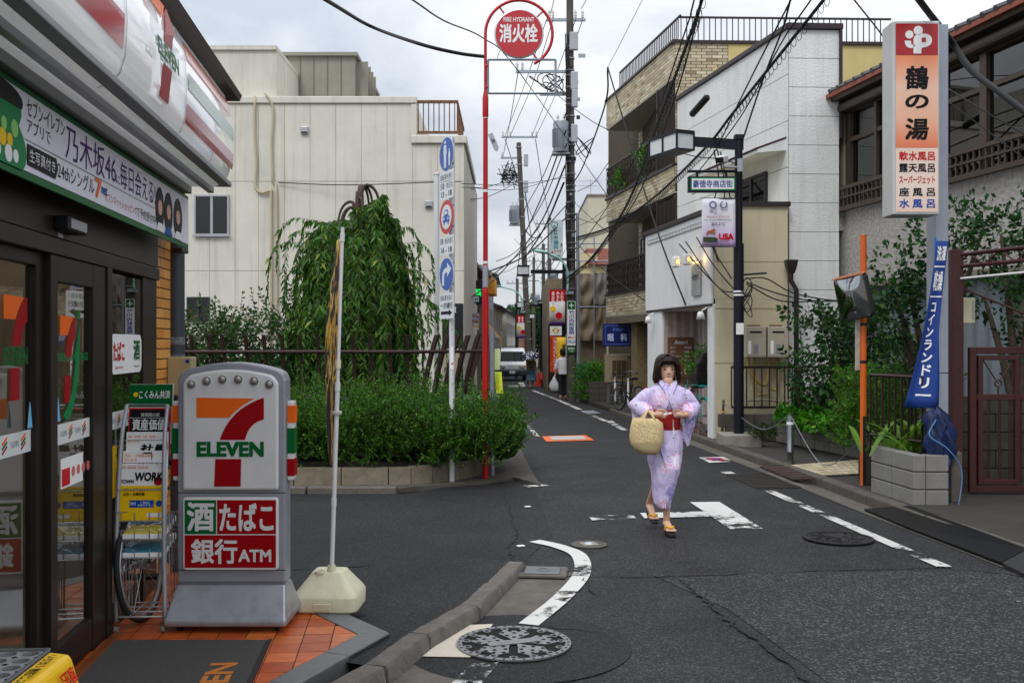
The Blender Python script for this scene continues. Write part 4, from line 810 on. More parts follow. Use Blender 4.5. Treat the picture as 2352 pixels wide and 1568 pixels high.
for a,z0,rc,dr in ((3.25,3.45,1.15,.5),(3.0,3.2,1.3,1.3),(3.5,3.0,1.35,.9),(-.1,3.1,1.1,.3),(.15,3.3,.9,1.2),(-.4,2.6,1.3,.8),(.0,1.9,1.7,.5),(-.2,2.1,1.5,1.0)):strand(a,.3,z0,rc,dr,.55)
leaves('crown',P,D,.115,.30,lf_weep,WT,droop=.25);twigs('twig',Ls,.004,twig_m,WT)
# ------------------------------------------------------------------ loose shrubs left of the weeping tree
def shrub(name,label,loc,rx,ry,h,n,size,m,shoots=40,asp=.45,ln=.5,core=True):
    t=thing(name,label,'shrub',loc);Bp=[];Bd=[]
    for _ in range(n):
        a=rng.random()*6.283;q_=math.sqrt(rng.random());u=rng.random()
        Bp.append((rx*q_*math.cos(a)*(1-.3*u),ry*q_*math.sin(a),h*.72*u));Bd.append((.6*math.cos(a)*q_+rng.normal(0,.3),.6*math.sin(a)*q_+rng.normal(0,.3)-.2,.4+.6*rng.random()))
    for _ in range(shoots):
        Bp.append((rx*rng.normal(0,.5),ry*rng.normal(0,.4),h*(.55+.2*rng.random())));Bd.append((rng.normal(0,.3),rng.normal(0,.2),1))
    P,D,Ls=sprigs(Bp,Bd,ln,size*.8,size,curve=-.02)
    b=MB()
    for k_ in range(7):b.tube([(rx*.15*math.cos(k_),ry*.15*math.sin(k_),0),(rx*.4*math.cos(k_*2),ry*.3*math.sin(k_*2),h*.4),(rx*.6*math.cos(k_*2+.3),ry*.5*math.sin(k_*2),h*.72)],[.018,.012,.005],6)
    stuff(b.build('stem',bark,t));leaves('foliage',P,D,size,asp,m,t,droop=.1);twigs('twig',Ls,.003,twig_m,t);return t
shrub('shrub','tall loose shrub with reddish tips behind the fence against the cream building',(-4.5,15.4,0),.95,.5,2.45,520,.075,lf_shrub,60,ln=.55)
shrub('shrub','dense dark shrub between the loose shrub and the weeping tree',(-3.6,15.3,0),.75,.5,1.75,560,.085,lf_dark,10,ln=.4)
shrub('shrub','shrub with thin brown-tipped shoots touching the weeping tree',(-3.15,15.9,0),.55,.4,2.75,260,.07,lf_shrub,50,ln=.5)
shrub('shrub','low dark shrub at the foot of the fence beside the shop pipe',(-5.2,14.9,0),.8,.4,1.7,420,.085,lf_dark,10,ln=.4)
shrub('shrub','low dark shrub under the weeping tree strands behind the fence',(-1.9,15.0,0),.7,.35,1.1,300,.08,lf_dark,6,ln=.35)
# ------------------------------------------------------------------ cream panel building
CB=thing('cream_building','cream panel-clad building with sliding window and rusty roof railing behind the weeping tree','building',(0,23.3,gz(23.3)))
g0=-gz(23.3);creamw=mat('cream_wall','#d3cfc3',.75,var=.09,vs=1.2,streak=.42,bump=.25,bs=55);creamj=mat('cream_joint','#b5afa0',.9,var=.1)
def Z(y,Y=23.3):return EYE-(y-CY)/F*Y+g0
def Xp(x,Y=23.3):return (x-CX)/F*Y
xr=Xp(1066);zt1=Z(238);xs_=[xr]
MB().b(-10,xr-.01,.012,9,0,Z(318)).build('core',creamj,CB);MB().b(-10,Xp(948),.012,9,Z(318)-.02,zt1).build('core',creamj,CB)
cols=[Xp(v) for v in (1066,1005,948,889,830,771,712,653,594,540,481,422,363,304,245)];zr=[0,Z(798)-.1,Z(624+.0),Z(418),zt1]
zr=[0.0,Z(795),Z(622),Z(417),zt1]
wx0,wx1,wz0,wz1=Xp(447),Xp(527),Z(541),Z(448)
for i in range(len(cols)-1):
    for j in range(4):
        x1,x0,z0,z1=cols[i]-.004,cols[i+1]+.004,zr[j]+.006,zr[j+1]-.006
        if i<2 and j==3:z1=Z(332)
        MB().b(x0,x1,0,.02,z0,z1).build('panel',creamw,CB,bevel=.006)
for k_ in range(14):MB().b(xr-.02,xr,.02+.6*k_,.6+.6*k_-.012,0,Z(332)).build('panel',creamw,CB,bevel=.006)
MB().b(-10,Xp(957),-.05,.3,zt1,Z(222)).build('cornice',creamw,CB,bevel=.02);MB().b(Xp(945),xr+.06,-.07,6,Z(330),Z(312)).build('cornice',creamw,CB,bevel=.02);MB().b(Xp(945),Xp(957),-.04,5.5,Z(331),Z(240)).build('parapet_end',creamw,CB)
Rl=MB();rr=mat('rusty_rail','#7b563e',.8,.2,var=.5,vs=10,bump=.3)
RLp=MB().b(Xp(958),Xp(1052),.05,.09,Z(236),Z(229)).build('roof_rail',rr,CB);MB().b(Xp(958),Xp(1052),.05,.09,Z(306),Z(300)).build('rail',rr,RLp)
for v in list(range(960,1050,12))+[1050]:MB().b(Xp(v)-.012,Xp(v)+.012,.055,.08,Z(300),Z(236)).build('baluster',rr,RLp)
for k_ in range(8):MB().b(Xp(1050)-.012,Xp(1050)+.012,.3+.35*k_,.33+.35*k_,Z(300),Z(236)).build('baluster',rr,RLp)
MB().b(Xp(1050)-.02,Xp(1050)+.02,.09,3.2,Z(236),Z(229)).build('rail',rr,RLp)
def window(parent,x0,x1,z0,z1,y=-.0,fm_=None,panes=2,gm_=None,depth=.06):
    fm_=fm_ or plast_w;f=MB()
    f.b(x0,x1,y-.03,y+depth,z0,z0+.04).b(x0,x1,y-.03,y+depth,z1-.04,z1).b(x0,x0+.04,y-.03,y+depth,z0+.04,z1-.04).b(x1-.04,x1,y-.03,y+depth,z0+.04,z1-.04)
    o=f.build('window',fm_,parent);MB().b(x0-.03,x1+.03,y-.06,y-.031,z0-.03,z0+.01).build('sill',fm_,o)
    for k_ in range(panes):
        a,c=x0+.04+(x1-x0-.08)*k_/panes,x0+.04+(x1-x0-.08)*(k_+1)/panes;yy=y-.012+.012*(k_ % 2)
        MB().b(a,c,yy,yy+.004,z0+.04,z1-.04).build('pane',gm_ or glass('window_glass',(.22,.24,.26),.02),o)
        if k_:MB().b(a-.03,a+.03,y-.022,y+.01,z0+.04,z1-.04).build('stile',fm_,o)
    MB().b(x0+.04,x1-.04,y+.015,y+.018,z0+.04,z1-.04).build('dim_room_sheet',mat('dim_room','#23262b',.9,var=.4,vs=3),o)  # dark sheet close behind the panes stands for the unlit room
    return o
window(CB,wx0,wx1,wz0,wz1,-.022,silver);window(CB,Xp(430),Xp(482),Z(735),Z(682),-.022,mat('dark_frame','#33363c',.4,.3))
for vx,vy in ((700,300),(870,500),(985,470)):
    o=MB().b(Xp(vx)-.09,Xp(vx)+.09,-.07,-.0,Z(vy)-.09,Z(vy)+.09).build('vent_hood',silver,CB,bevel=.02);MB().b(Xp(vx)-.07,Xp(vx)+.07,-.074,-.0705,Z(vy)-.07,Z(vy)-.04).build('slot',blackp,o)
condm=mat('cream_conduit','#b9ad92',.7,var=.1)
for pts in ([(587,222),(586,300),(590,380),(588,430),(604,444),(622,440),(624,470),(624,800)],[(610,215),(628,250),(625,330),(628,420),(636,450),(637,800)]):
    MB().tube(spline([(Xp(x),-.06,Z(y)) for x,y in pts],4),.03,8).build('conduit',condm,CB,smooth=True)
MB().tube(spline([(Xp(640),-.05,Z(420)),(Xp(800),-.2,Z(428)),(Xp(1000),-.35,Z(424)),(Xp(1062),-.4,Z(423))],6),.012,6).build('wall_cable',cable_m,CB)
pent=mat('penthouse_cladding','#8b877b',.6,var=.1,streak=.2)
UB=MB().b(-9.5,Xp(628),.3,4,zt1,Z(107)).build('roof_block',creamw,CB);MB().b(-9.6,Xp(629),.24,4,Z(107),Z(107)+.1).build('coping',creamw,UB)
x0,x1=Xp(627,26),Xp(815,26);ztp=EYE-(130-CY)/F*26+g0
PH=MB().b(x0,x1,2.7,7,zt1,ztp).build('penthouse',pent,CB)
for k_ in range(1,6):MB().b(x0+(x1-x0)*k_/6-.012,x0+(x1-x0)*k_/6+.012,2.685,2.705,zt1,ztp).build('seam',mat('seam','#6d695f',.7),PH)
MB().b(x0-.05,x1+.08,2.6,7,ztp,ztp+.09).build('coping',pent,PH)
for k_ in range(4):MB().b(x1,x1+.3,3+.5*k_,3.04+.5*k_,zt1,ztp-.05).build('louvre',pent,PH)
for k_ in range(5):MB().tube([(x0-.1+.11*k_,3,ztp),(x0-.1+.11*k_,3,ztp+.16)],.008,4).build('louvre',darkmetal,PH)
MB().b(x0-.1,x0+.36,2.98,3.02,ztp+.15,ztp+.18).build('louvre',darkmetal,PH)
# ------------------------------------------------------------------ road sign post with seven plates
postw=mat('post_white','#d3d5d8',.4,.1,var=.06,dirt=.2)
q=gnd(1038,1112);SP=q.copy()
T=thing('sign_post','white road sign post standing in front of the hedge corner','post',tuple(q))
MB().tube([(0,0,0),(.0,0,EYE-(320-CY)/F*q.y)],.033,16).build('pole',postw,T,smooth='auto');MB().lathe([(.034,0),(.03,.02),(.001,.035)],16).build('cap',galv,T,loc=(0,0,EYE-(320-CY)/F*q.y),smooth=True)
MB().b(-.02,.02,-.036,-.030,1.35,1.62).build('sticker',whitep,T);MB().lathe([(.001,0),(.012,.0),(.012,.001)],10).build('sticker',redp,T,loc=(.005,-.037,1.42),rot=(R(90),0,0))
for k_ in range(30):MB().box((.031*math.cos(k_*2.4),-.031*abs(math.sin(k_*2.4)),.3+.08*k_),(.006,.006,.012+.01*(k_ % 3))).build('chip',rust,T) if k_ % 2 else None
def zz(y):return EYE-(y-CY)/F*SP.y
rz_=R(-62);nrm=Vector((math.sin(rz_),-math.cos(rz_)))
galvb=galv
def rsign(label,y0,y1,kind,wd):
    zc=(zz(y0)+zz(y1))/2;h=zz(y0)-zz(y1);p=SP+Vector((nrm.x*.05-.016,nrm.y*.05,0));t=thing('road_sign',label,'road sign',(p.x,p.y,zc),rz_)
    for s in (-.3,.3):MB().b(-.02,.16,.004,.022,s*h-.015,s*h+.015).build('bracket',galvb,t)
    return t,h
sgn_blue=mat('sign_blue','#0b4fa5',.35,var=.03);sgn_white=mat('sign_white','#d3dade',.4,var=.03,dirt=.05);sgn_red=mat('sign_red','#b81a22',.35,var=.03)
def plate(t,pts,m,y,nm='plate',d=.003):return MB().prism(pts,y-d,y).build(nm,m,t)
def person_icon(t,x,z,h,m,y):
    plate(t,disc(x,z+h*.44,h*.07,12),m,y,'symbol');plate(t,[(x-h*.1,z+h*.34),(x+h*.1,z+h*.34),(x+h*.14,z+h*.02),(x+h*.1,z),(x+h*.09,z-h*.5),(x+h*.02,z-h*.5),(x,z-h*.1),(x-h*.02,z-h*.5),(x-h*.09,z-h*.5),(x-h*.1,z),(x-h*.14,z+h*.02)],m,y,'symbol')
t,h=rsign('round blue sign with adult and child figures, topmost on the white post',315,395,'c',.4);r_=h/2
plate(t,disc(0,0,r_),sgn_white,0);plate(t,disc(0,0,r_*.95),sgn_blue,-.003,'face');person_icon(t,-.03,.0,r_*1.55,sgn_white,-.006);person_icon(t,.09,-.05,r_*.95,sgn_white,-.006)
t,h=rsign('white plate reading 13 - 18 under the round pedestrian sign',393,458,'p',.4)
plate(t,rrect(-.2,.2,-h/2,h/2,.02),sgn_white,0);text(t,'自転車を除く',-.17,.17,h*.19,h*.4,blackp,-.004,.0);text(t,'日曜・休日の',-.17,.17,-h*.14,h*.09,blackp,-.004,.0);text(t,'13 - 18',-.15,.15,-h*.41,-h*.21,blackp,-.004,.02);MB().b(-.17,.17,-.005,-.0032,h*.135,h*.145).build('print',blackp,t)
t,h=rsign('round red-ringed no motor vehicles sign on the white post',460,538,'c',.4);r_=h/2
plate(t,disc(0,0,r_),sgn_red,0);plate(t,disc(0,0,r_*.72),sgn_white,-.003,'face')
plate(t,[(-.09,-.06),(-.09,.0),(-.06,.02),(-.045,.085),(.045,.085),(.06,.02),(.09,.0),(.09,-.06),(.07,-.06),(.07,-.09),(.045,-.09),(.045,-.06),(-.045,-.06),(-.045,-.09),(-.07,-.09),(-.07,-.06)],sgn_blue,-.006,'symbol')
plate(t,[(-.04,.03),(-.03,.07),(.03,.07),(.04,.03)],sgn_white,-.009,'symbol')
for s in (-1,1):plate(t,disc(s*.055,-.02,.014,10),sgn_white,-.009,'symbol')
a=r_*.8;plate(t,[(-a*.76,a*.64),(-a*.64,a*.76),(a*.76,-a*.64),(a*.64,-a*.76)],sgn_red,-.0045,'symbol',.001)
t,h=rsign('white plate reading 16 - 18 on the white post',542,585,'p',.4)
plate(t,rrect(-.2,.2,-h/2,h/2,.02),sgn_white,0);text(t,'日曜・休日を除く',-.18,.18,h*.06,h*.4,blackp,-.004,.0);text(t,'16 - 18',-.15,.15,-h*.4,-h*.1,blackp,-.004,.02)
t,h=rsign('round blue sign with white right-turn arrow on the white post',591,669,'c',.4);r_=h/2
plate(t,disc(0,0,r_),sgn_white,0);plate(t,disc(0,0,r_*.95),sgn_blue,-.003,'face')
plate(t,[(-.11,-.13),(-.06,-.13),(-.06,-.04)]+bez((-.06,-.04),(-.055,.02),(.03,.02),5)[1:]+[(.03,-.035),(.15,.055),(.03,.13),(.03,.075)]+bez((.03,.075),(-.11,.075),(-.11,-.03),6)[1:],sgn_white,-.006,'symbol')
t,h=rsign('white one-way plate with black arrow, lowest on the white post',673,732,'p',.4)
plate(t,rrect(-.2,.2,-h/2,h/2,.02),sgn_white,0);text(t,'自転車を除く',-.17,.17,h*.2,h*.42,blackp,-.004,.0);text(t,'一方通行',-.17,.17,-h*.1,h*.13,blackp,-.004,.02);plate(t,[(-.16,-h*.33),(.07,-h*.33),(.07,-h*.4),(.16,-h*.27),(.07,-h*.14),(.07,-h*.21),(-.16,-h*.21)],blackp,-.003,'symbol',.001)
t=thing('conduit_post','slim off-white conduit post with cap beside the cream building','post',tuple(at(1003,900,17)*Vector((1,1,0))));MB().tube([(0,0,0),(0,0,EYE-(402-CY)/F*17)],.045,12).build('pole',postw,t,smooth='auto');MB().lathe([(.055,0),(.055,.03),(.001,.05)],12).build('cap',postw,t,loc=(0,0,EYE-(402-CY)/F*17))
# ------------------------------------------------------------------ fire hydrant sign on red pole
redpole=mat('red_pole','#b40d14',.35,.1,var=.08,dirt=.1)
q=gnd(1115,1105);HY=q.y
T=thing('hydrant_sign','red fire hydrant sign hanging in a hoop on a tall red pole','sign',tuple(q))
hz=lambda y:EYE-(y-CY)/F*HY
hx=lambda x:(x-CX)/F*HY-q.x
MB().tube([(0,0,0),(0,0,hz(672))],.040,18).build('lower_pole',redpole,T,smooth='auto');MB().tube([(0,0,hz(672)),(0,0,hz(236))],.029,16).build('middle_pole',redpole,T,smooth='auto')
MB().lathe([(.040,0),(.041,.03),(.03,.07)],18).build('reducer',redpole,T,loc=(0,0,hz(675)),smooth=True);MB().lathe([(.03,-.05),(.036,-.03),(.036,.2),(.022,.27)],16).build('reducer',redpole,T,loc=(0,0,hz(262)),smooth='auto')
for y_,hh in ((606,.03),(583,.0),(442,.03),(272,.05)):
    if hh:MB().lathe([(.0305,0),(.0315,.001),(.0315,hh),(.0305,hh+.001)],16).build('band',white,T,loc=(0,0,hz(y_)))
MB().lathe([(.031,0),(.034,.002),(.034,.26),(.031,.262)],16).build('plate_wrap',silver,T,loc=(0,0,hz(660)))
c=(hx(1192),0,hz(78));rh=hx(1192)-0.0
hoop=[(0,0,hz(240)),(0,0,c[2]-.25)]+[(c[0]+rh*math.cos(a),0,c[2]+rh*math.sin(a)) for a in np.linspace(math.pi,-1.1,30)]
MB().tube(hoop,.0185,12).build('hoop',redpole,T,smooth='auto')
o=MB().lathe([(.001,-.012),(.29,-.012),(.298,-.006),(.298,.006),(.29,.012),(.001,.012)],48).build('disc',alu,T,loc=c,rot=(R(90),0,0),smooth='auto')
fr_=mat('hydrant_red','#b9252f',.4,var=.04);MB().prism(disc(0,0,.282,48),-.0145,-.0122).build('face',fr_,T,loc=c)
text(T,'FIRE HYDRANT',c[0]-.185,c[0]+.185,c[2]+.14,c[2]+.195,whitep,-.0165,.02);text(T,'消火栓',c[0]-.235,c[0]+.225,c[2]-.11,c[2]+.115,whitep,-.0165,.035)
for a in (2.2,.75,-.95):MB().tube([(c[0]+.27*math.cos(a),0,c[2]+.27*math.sin(a)),(c[0]+rh*math.cos(a),0,c[2]+rh*math.sin(a))],.011,8).build('stay',redpole,T)
fx0,fx1,fz0,fz1=hx(1121),hx(1276),hz(215),hz(138)
for a,b_ in (((fx0,fz0),(fx1,fz0)),((fx1,fz0),(fx1,fz1)),((fx1,fz1),(fx0,fz1)),((fx0,fz1),(fx0,fz0))):
    MB().tube([(a[0],-.01,a[1]),(b_[0],-.01,b_[1])],.014,4).build('empty_frame',galv,T)
for y_ in (152,200):MB().tube([(0,0,hz(y_)),(fx0,-.01,hz(y_))],.02,8).build('clamp',redpole,T)
MB().tube([(c[0]-.23,0,c[2]-.2),(c[0]-.27,0,fz1)],.005,5).build('chain',galv,T)
b=MB().prism([(-.03,0),(.03,.0),(.035,-.19),(.0,-.235),(-.03,-.2)],-.003,0);o=b.build('arrow_plate',silver,T,loc=(hx(1126),-.02,hz(308)),rot=(0,R(-22),0));text(o,'5m',-.02,.02,-.12,-.06,blackp,-.005,.03).rotation_euler=(0,0,0)
# grey pole with notices
q=gnd(1131,1098);T=thing('steel_pole','short grey steel pole with taped yellow notices beside the red pole','pole',tuple(q))
MB().tube([(0,0,0),(0,0,EYE-(757-CY)/F*q.y)],.028,14).build('pole',galv,T,smooth='auto')
npz=mat('notice_yellow','#d8e23a',.6,var=.06);npl=mat('notice_pale','#cfdc9a',.6,var=.06)
def notice(x0,x1,y0,y1,m,tl):
    b=MB();Y=q.y;rows=[]
    for k_ in range(7):
        u=k_/6;y=y0+(y1-y0)*u;rows.append([((x0+(x1-x0)*v-CX)/F*Y-q.x+tl*u,-.02-.03*math.sin(u*2)*v,EYE-(y-CY)/F*Y) for v in (0,.5,1)])
    o=b.loft(rows,caps=False,close=False).build('notice',m,T);s=o.modifiers.new('t','SOLIDIFY');s.thickness=.001
notice(1136,1148,800,848,npl,0);notice(1136,1152,853,902,npz,.02)
for k_ in range(8):MB().box((.06+.0*k_,-.056,EYE-(860+k_*4.5-CY)/F*q.y),(.05-.01*(k_ % 3),.001,.006)).build('print',mat('faint_print','#6f7a1e',.6),T)
# ------------------------------------------------------------------ utility poles
band_m=mat('pole_band','#8f9296',.4,.7,var=.2)
insul=mat('insulator','#c9c9c6',.3)
def crossarm(T,z,x0,x1,y=0,ins=()):
    a=MB().b(x0,x1,y-.04,y+.04,z-.045,z+.045).build('crossarm',galv,T)
    for x in ins:MB().lathe([(.02,0),(.05,.03),(.03,.06),(.055,.1),(.03,.13),(.05,.18),(.02,.3),(.001,.31)],10).build('insulator',insul,a,loc=(x,y,z+.045),smooth=True)
def transformer(T,x,y,z,r,h):
    o=MB().lathe([(.001,0),(r*.97,0),(r,.04),(r,h-.05),(r*.95,h),(.001,h+.03)],20).build('transformer',mat('transformer_grey','#8a929a',.45,.4,var=.08),T,loc=(x,y,z),smooth='auto')
    for k_ in range(9):a=math.pi+.25+k_*.2;MB().box((r*1.06*math.cos(a),r*1.06*math.sin(a),h*.45),(r*.18,.015,h*.6),(0,0,a)).build('fin',mat('transformer_grey','#8a929a'),o)
    for s in (-.4,.4):MB().lathe([(.03,0),(.05,.05),(.03,.1),(.05,.15),(.02,.25)],8).build('bushing',insul,o,loc=(s*r,0,h)) 
    MB().b(-r*1.1,r*1.1,-r*.6,r*.9,-.08,-.02).build('hanger',galv,o);MB().lathe([(r*1.02,h*.62),(r*1.03,h*.62),(r*1.03,h*.62+.04),(r*1.02,h*.62+.04)],20).build('hoop',galv,o)
def upole(label,base,z1,r0,r1,lean=0.0):
    T=thing('utility_pole',label,'utility pole',tuple(base),0,None);MB().tube([(0,0,-.2),(lean*.5,0,z1*.5),(lean,0,z1)],[r0,(r0+r1)/2,r1],20).build('pole',poleconc,T,smooth='auto');return T
P1=gnd(1313,921);T=upole('large concrete utility pole with transformer and clinic plates beside the man in white',P1,13.0-gz(P1.y),.165,.115,-.06)
zp=lambda y,Y=P1.y:EYE-(y-CY)/F*Y-gz(Y)
xp=lambda x,Y=P1.y:(x-CX)/F*Y-P1.x
crossarm(T,zp(46),xp(1255),xp(1345),0,[xp(v) for v in (1262,1270,1322,1338)]);crossarm(T,zp(163),xp(1185),xp(1312),.1,[xp(v) for v in (1188,1200)]);crossarm(T,zp(215),xp(1240),xp(1300),.1);crossarm(T,zp(595),xp(1268),xp(1312),.1)
transformer(T,xp(1288),-.15,zp(352),.26,1.0)
for y0,x,w_ in ((310,1318,.22),(190,1318,.24),(230,1319,.2),(100,1317,.28)):MB().b(xp(x)-w_/2,xp(x)+w_/2,-.3,-.17,zp(y0)-.3,zp(y0)+.3).build('junction_box',silver,T,bevel=.03)
for k_ in range(26):MB().lathe([(.14+.0012*k_,0),(.152+.0012*k_,.002),(.152+.0012*k_,.045),(.14+.0012*k_,.047)],16).build('band',band_m,T,loc=(-.06*(1-k_/30),0,zp(110+k_*22+(k_ % 3)*5)))
MB().tube([(.2,-.08,.0),(.2,-.08,zp(640)),(.19,-.08,zp(490))],.055,12).build('cable_guard',galv,T,smooth='auto');MB().b(xp(1300)-.02,xp(1300)+.02,-.2,-.15,1,2.2).build('ladder_bolt',galv,T)
cp=MB().b(xp(1302),xp(1321),-.205,-.195,zp(793),zp(692)).build('clinic_plate',whitep,T);flat(cp,rect(xp(1303),xp(1320),zp(711),zp(693)),dgreenp,-.205);text(cp,'＋',xp(1306),xp(1317),zp(708),zp(696),whitep,-.209,.05);text(cp,'竹川内科医院',xp(1306),xp(1318),zp(768),zp(713),bluep,-.207,.03,vert=True);text(cp,'豪徳寺1-41-20',xp(1304),xp(1320),zp(778),zp(772),redp,-.207);text(cp,'3706-2341',xp(1303),xp(1321),zp(788),zp(781),bluep,-.207,.02)
cp=MB().b(xp(1302),xp(1321),-.205,-.195,zp(810),zp(796)).build('address_plate',dgreenp,T);text(cp,'豪徳寺\n1-23',xp(1304),xp(1319),zp(808),zp(797.5),whitep,-.207,.01)
dp=MB().prism([(xp(1262),zp(594)),(xp(1290),zp(594)),(xp(1292),zp(590)),(xp(1292),zp(512)),(xp(1288),zp(507)),(xp(1265),zp(507)),(xp(1260),zp(512)),(xp(1260),zp(590))],-.25,-.19).build('dentist_sign',mat('pale_blue_sign','#cfdbe0',.4),T)
tealp=mat('teal_print','#1f8aa0',.5);text(dp,'江本歯科',xp(1271),xp(1282),zp(575),zp(530),tealp,-.253,.03,vert=True);text(dp,'各種保険取扱',xp(1264),xp(1268),zp(558),zp(530),tealp,-.253,.0,vert=True);text(dp,'3426-4006',xp(1265),xp(1287),zp(592),zp(586),tealp,-.253);text(dp,'豪徳寺駅\nガード下',xp(1272),xp(1288),zp(584),zp(576),redp,-.253,0);MB().prism([(xp(1264),zp(581)),(xp(1270),zp(584)),(xp(1270),zp(578))],-.253,-.251).build('print',redp,dp);b=MB();b.tube(spline([(xp(1268),-.255,zp(512)),(xp(1266),-.255,zp(518)),(xp(1270),-.255,zp(526)),(xp(1273),-.255,zp(519)),(xp(1277),-.255,zp(526)),(xp(1280),-.255,zp(516)),(xp(1274),-.255,zp(512)),(xp(1268),-.255,zp(512))],3),.012,4).build('print',tealp,dp)
for k_ in range(5):
    a=2.2+k_*.55;MB().tube([(.155*math.cos(a)+rng.normal(0,.02)-.05*u,-.155*abs(math.sin(a))-.01,zp(640-560*u)) for u in np.linspace(0,1,12)],.013+.008*rng.random(),6).build('riser_cable',cable_m,T,smooth=True)
for k_ in range(14):MB().box((rng.normal(0,.1)-.02,-.17,zp(120+36*k_+rng.normal(0,8))),(.06+.2*rng.random(),.06,.04+.12*rng.random())).build('fitting',(galv,cable_m,darkmetal)[k_ % 3],T)
# coil of cable on the frame of the big pole
for T_,cx_,cz_,Y,n_ in ((T,1268,190,P1.y,7),(T,1345,340,P1.y,3)):
    for k_ in range(n_):
        a0=rng.random()*6;r1,r2=.18+.2*rng.random(),.14+.2*rng.random();px_,pz_=xp(cx_)+rng.normal(0,.15),zp(cz_)+rng.normal(0,.12)
        MB().tube([(px_+r1*math.cos(a),.05+.1*math.sin(a*2),pz_+r2*math.sin(a+a0)) for a in np.linspace(0,6.3,22)],.017,5).build('cable_coil',cable_m,T_,smooth=True)
B2=Vector((.95,52,gz(52)));T=upole('thinner leaning utility pole beyond the clinic pole, beside the van',B2,12.6,.17,.12,-.6)
zp2=lambda y:EYE-(y-CY)/F*52-gz(52)
xp2=lambda x:(x-CX)/F*52-.95
crossarm(T,zp2(315),xp2(1152),xp2(1235),0,[xp2(v) for v in (1155,1172,1222,1232)]);crossarm(T,zp2(362),xp2(1150),xp2(1200),.1,[xp2(1153)]);crossarm(T,zp2(402),xp2(1153),xp2(1200),.1);transformer(T,xp2(1182),-.1,zp2(515),.26,.95)
for k_ in range(12):MB().lathe([(.15,0),(.165,.002),(.165,.06),(.15,.062)],12).build('band',band_m,T,loc=(-.6*(1-k_/13.),0,zp2(340+k_*40)))
for y_ in (370,430):MB().b(xp2(1203),xp2(1213),-.3,-.15,zp2(y_+14),zp2(y_-14)).build('junction_box',silver,T,bevel=.03)
for k_ in range(6):
    r1=.25+.15*rng.random();MB().tube([(xp2(1170+rng.normal(0,8))+r1*math.cos(a),.0,zp2(405+rng.normal(0,10))+r1*.8*math.sin(a+k_)) for a in np.linspace(0,6.3,18)],.022,5).build('cable_coil',cable_m,T)
for i,(x,Y,y1,lab) in enumerate(((1248,75,560,'distant utility pole behind the clinic banner'),(1226,92,590,'farthest utility pole at the street end'),(1262,64,500,'slim utility pole behind the dentist sign'),(1188,84,640,'distant utility pole above the van'))):
    b_=Vector(((x-CX)/F*Y,Y,gz(Y)));T=upole(lab,b_,EYE-(y1-CY)/F*Y-gz(Y),.16,.12);zz_=EYE-(y1-CY)/F*Y-gz(Y);crossarm(T,zz_-.4,-.9,.9,0,(-.8,-.4,.4,.8));crossarm(T,zz_-2.2,-.8,.5,.1);transformer(T,.3,-.1,zz_-4.4,.26,.9)
# ------------------------------------------------------------------ overhead cables
def cable(pts,r=.012,label=None,loops=0,group='overhead cables'):
    Q=[at(*p) for p in pts]                # a span that leaves the frame runs on to its next support
    if pts[0][1]<0:Q.insert(0,Q[0]+(Q[0]-Q[1]).normalized()*7)
    if pts[-1][1]<0:Q.append(Q[-1]+(Q[-1]-Q[-2]).normalized()*7)
    P=spline(Q,10);o=MB().tube(P,r,6).build('overhead_cable',cable_m,smooth=True)
    tag(o,label or 'thin black overhead cable strung along the street','cable',group)
    if loops:
        b=MB();d=0;acc=0;P=[Vector(p) for p in P]
        for a,c in zip(P,P[1:]):
            L0=(c-a).length;t_=(c-a).normalized();u_=t_.cross(Vector((0,0,1))).normalized()
            while acc<L0:
                p=a+t_*acc;b.tube([p+Vector((0,0,-r*.5-loops*.6))+(Vector((0,0,1))*math.sin(x_)+u_*math.cos(x_)*.5+t_*x_*.02)*loops for x_ in np.linspace(0,6.28,9)],.005,4,False);acc += loops*2.2
            acc -= L0
        stuff(b.build('hanger_loop',cable_m,o))
    return o
LB='thick overhead cable with spiral hanger loops crossing before the '
cable([(1325,545,32),(1403,520,26),(1500,455,21),(1616,344,16.5),(1682,262,15),(1780,140,13),(1900,-10,11.5)],.022,LB+'white building',.07)
cable([(1300,640,32),(1360,590,28),(1440,470,22),(1520,260,16.5),(1600,40,13),(1625,-40,12.5)],.022,LB+'brick balconies',.08);cable([(1298,655,32),(1372,580,28),(1462,455,22),(1548,232,16.5),(1622,-30,12.5)],.014,'plain black cable beside the looped one before the brick balconies')
cable([(1314,590,32),(1392,480,26),(1490,300,19),(1578,60,14),(1600,-20,13)],.012,'thin black cable passing over the brick balcony railings')
cable([(735,-8,10),(850,60,13),(960,100,11.8),(1050,122,11.9),(1117,131,12)],.022,'thick grey-green cable running from the shop roof to the red pole');cable([(940,-5,11),(1020,48,14),(1110,88,17),(1180,150,22),(1310,330,32),(1392,445,26)],.011,'thin cable passing behind the hydrant sign to the brick balcony')
cable([(1310,430,32),(1340,380,30),(1390,240,24),(1396,155,23)],.02,'twisted service cable dropping from the pole towards the brick building');cable([(1396,155,23),(1430,270,22),(1465,390,21),(1520,560,19),(1575,700,18)],.018,'steep cable dropping over the brick balconies to the salon roof');cable([(1396,155,23),(1430,90,20),(1478,-5,18)],.006,'hair-thin wire rising from the twisted service cable');cable([(1275,215,30),(1380,290,26),(1560,350,19),(1650,365,16.4),(1690,375,16.3)],.01,'thin cable crossing the balconies to the lamp post')
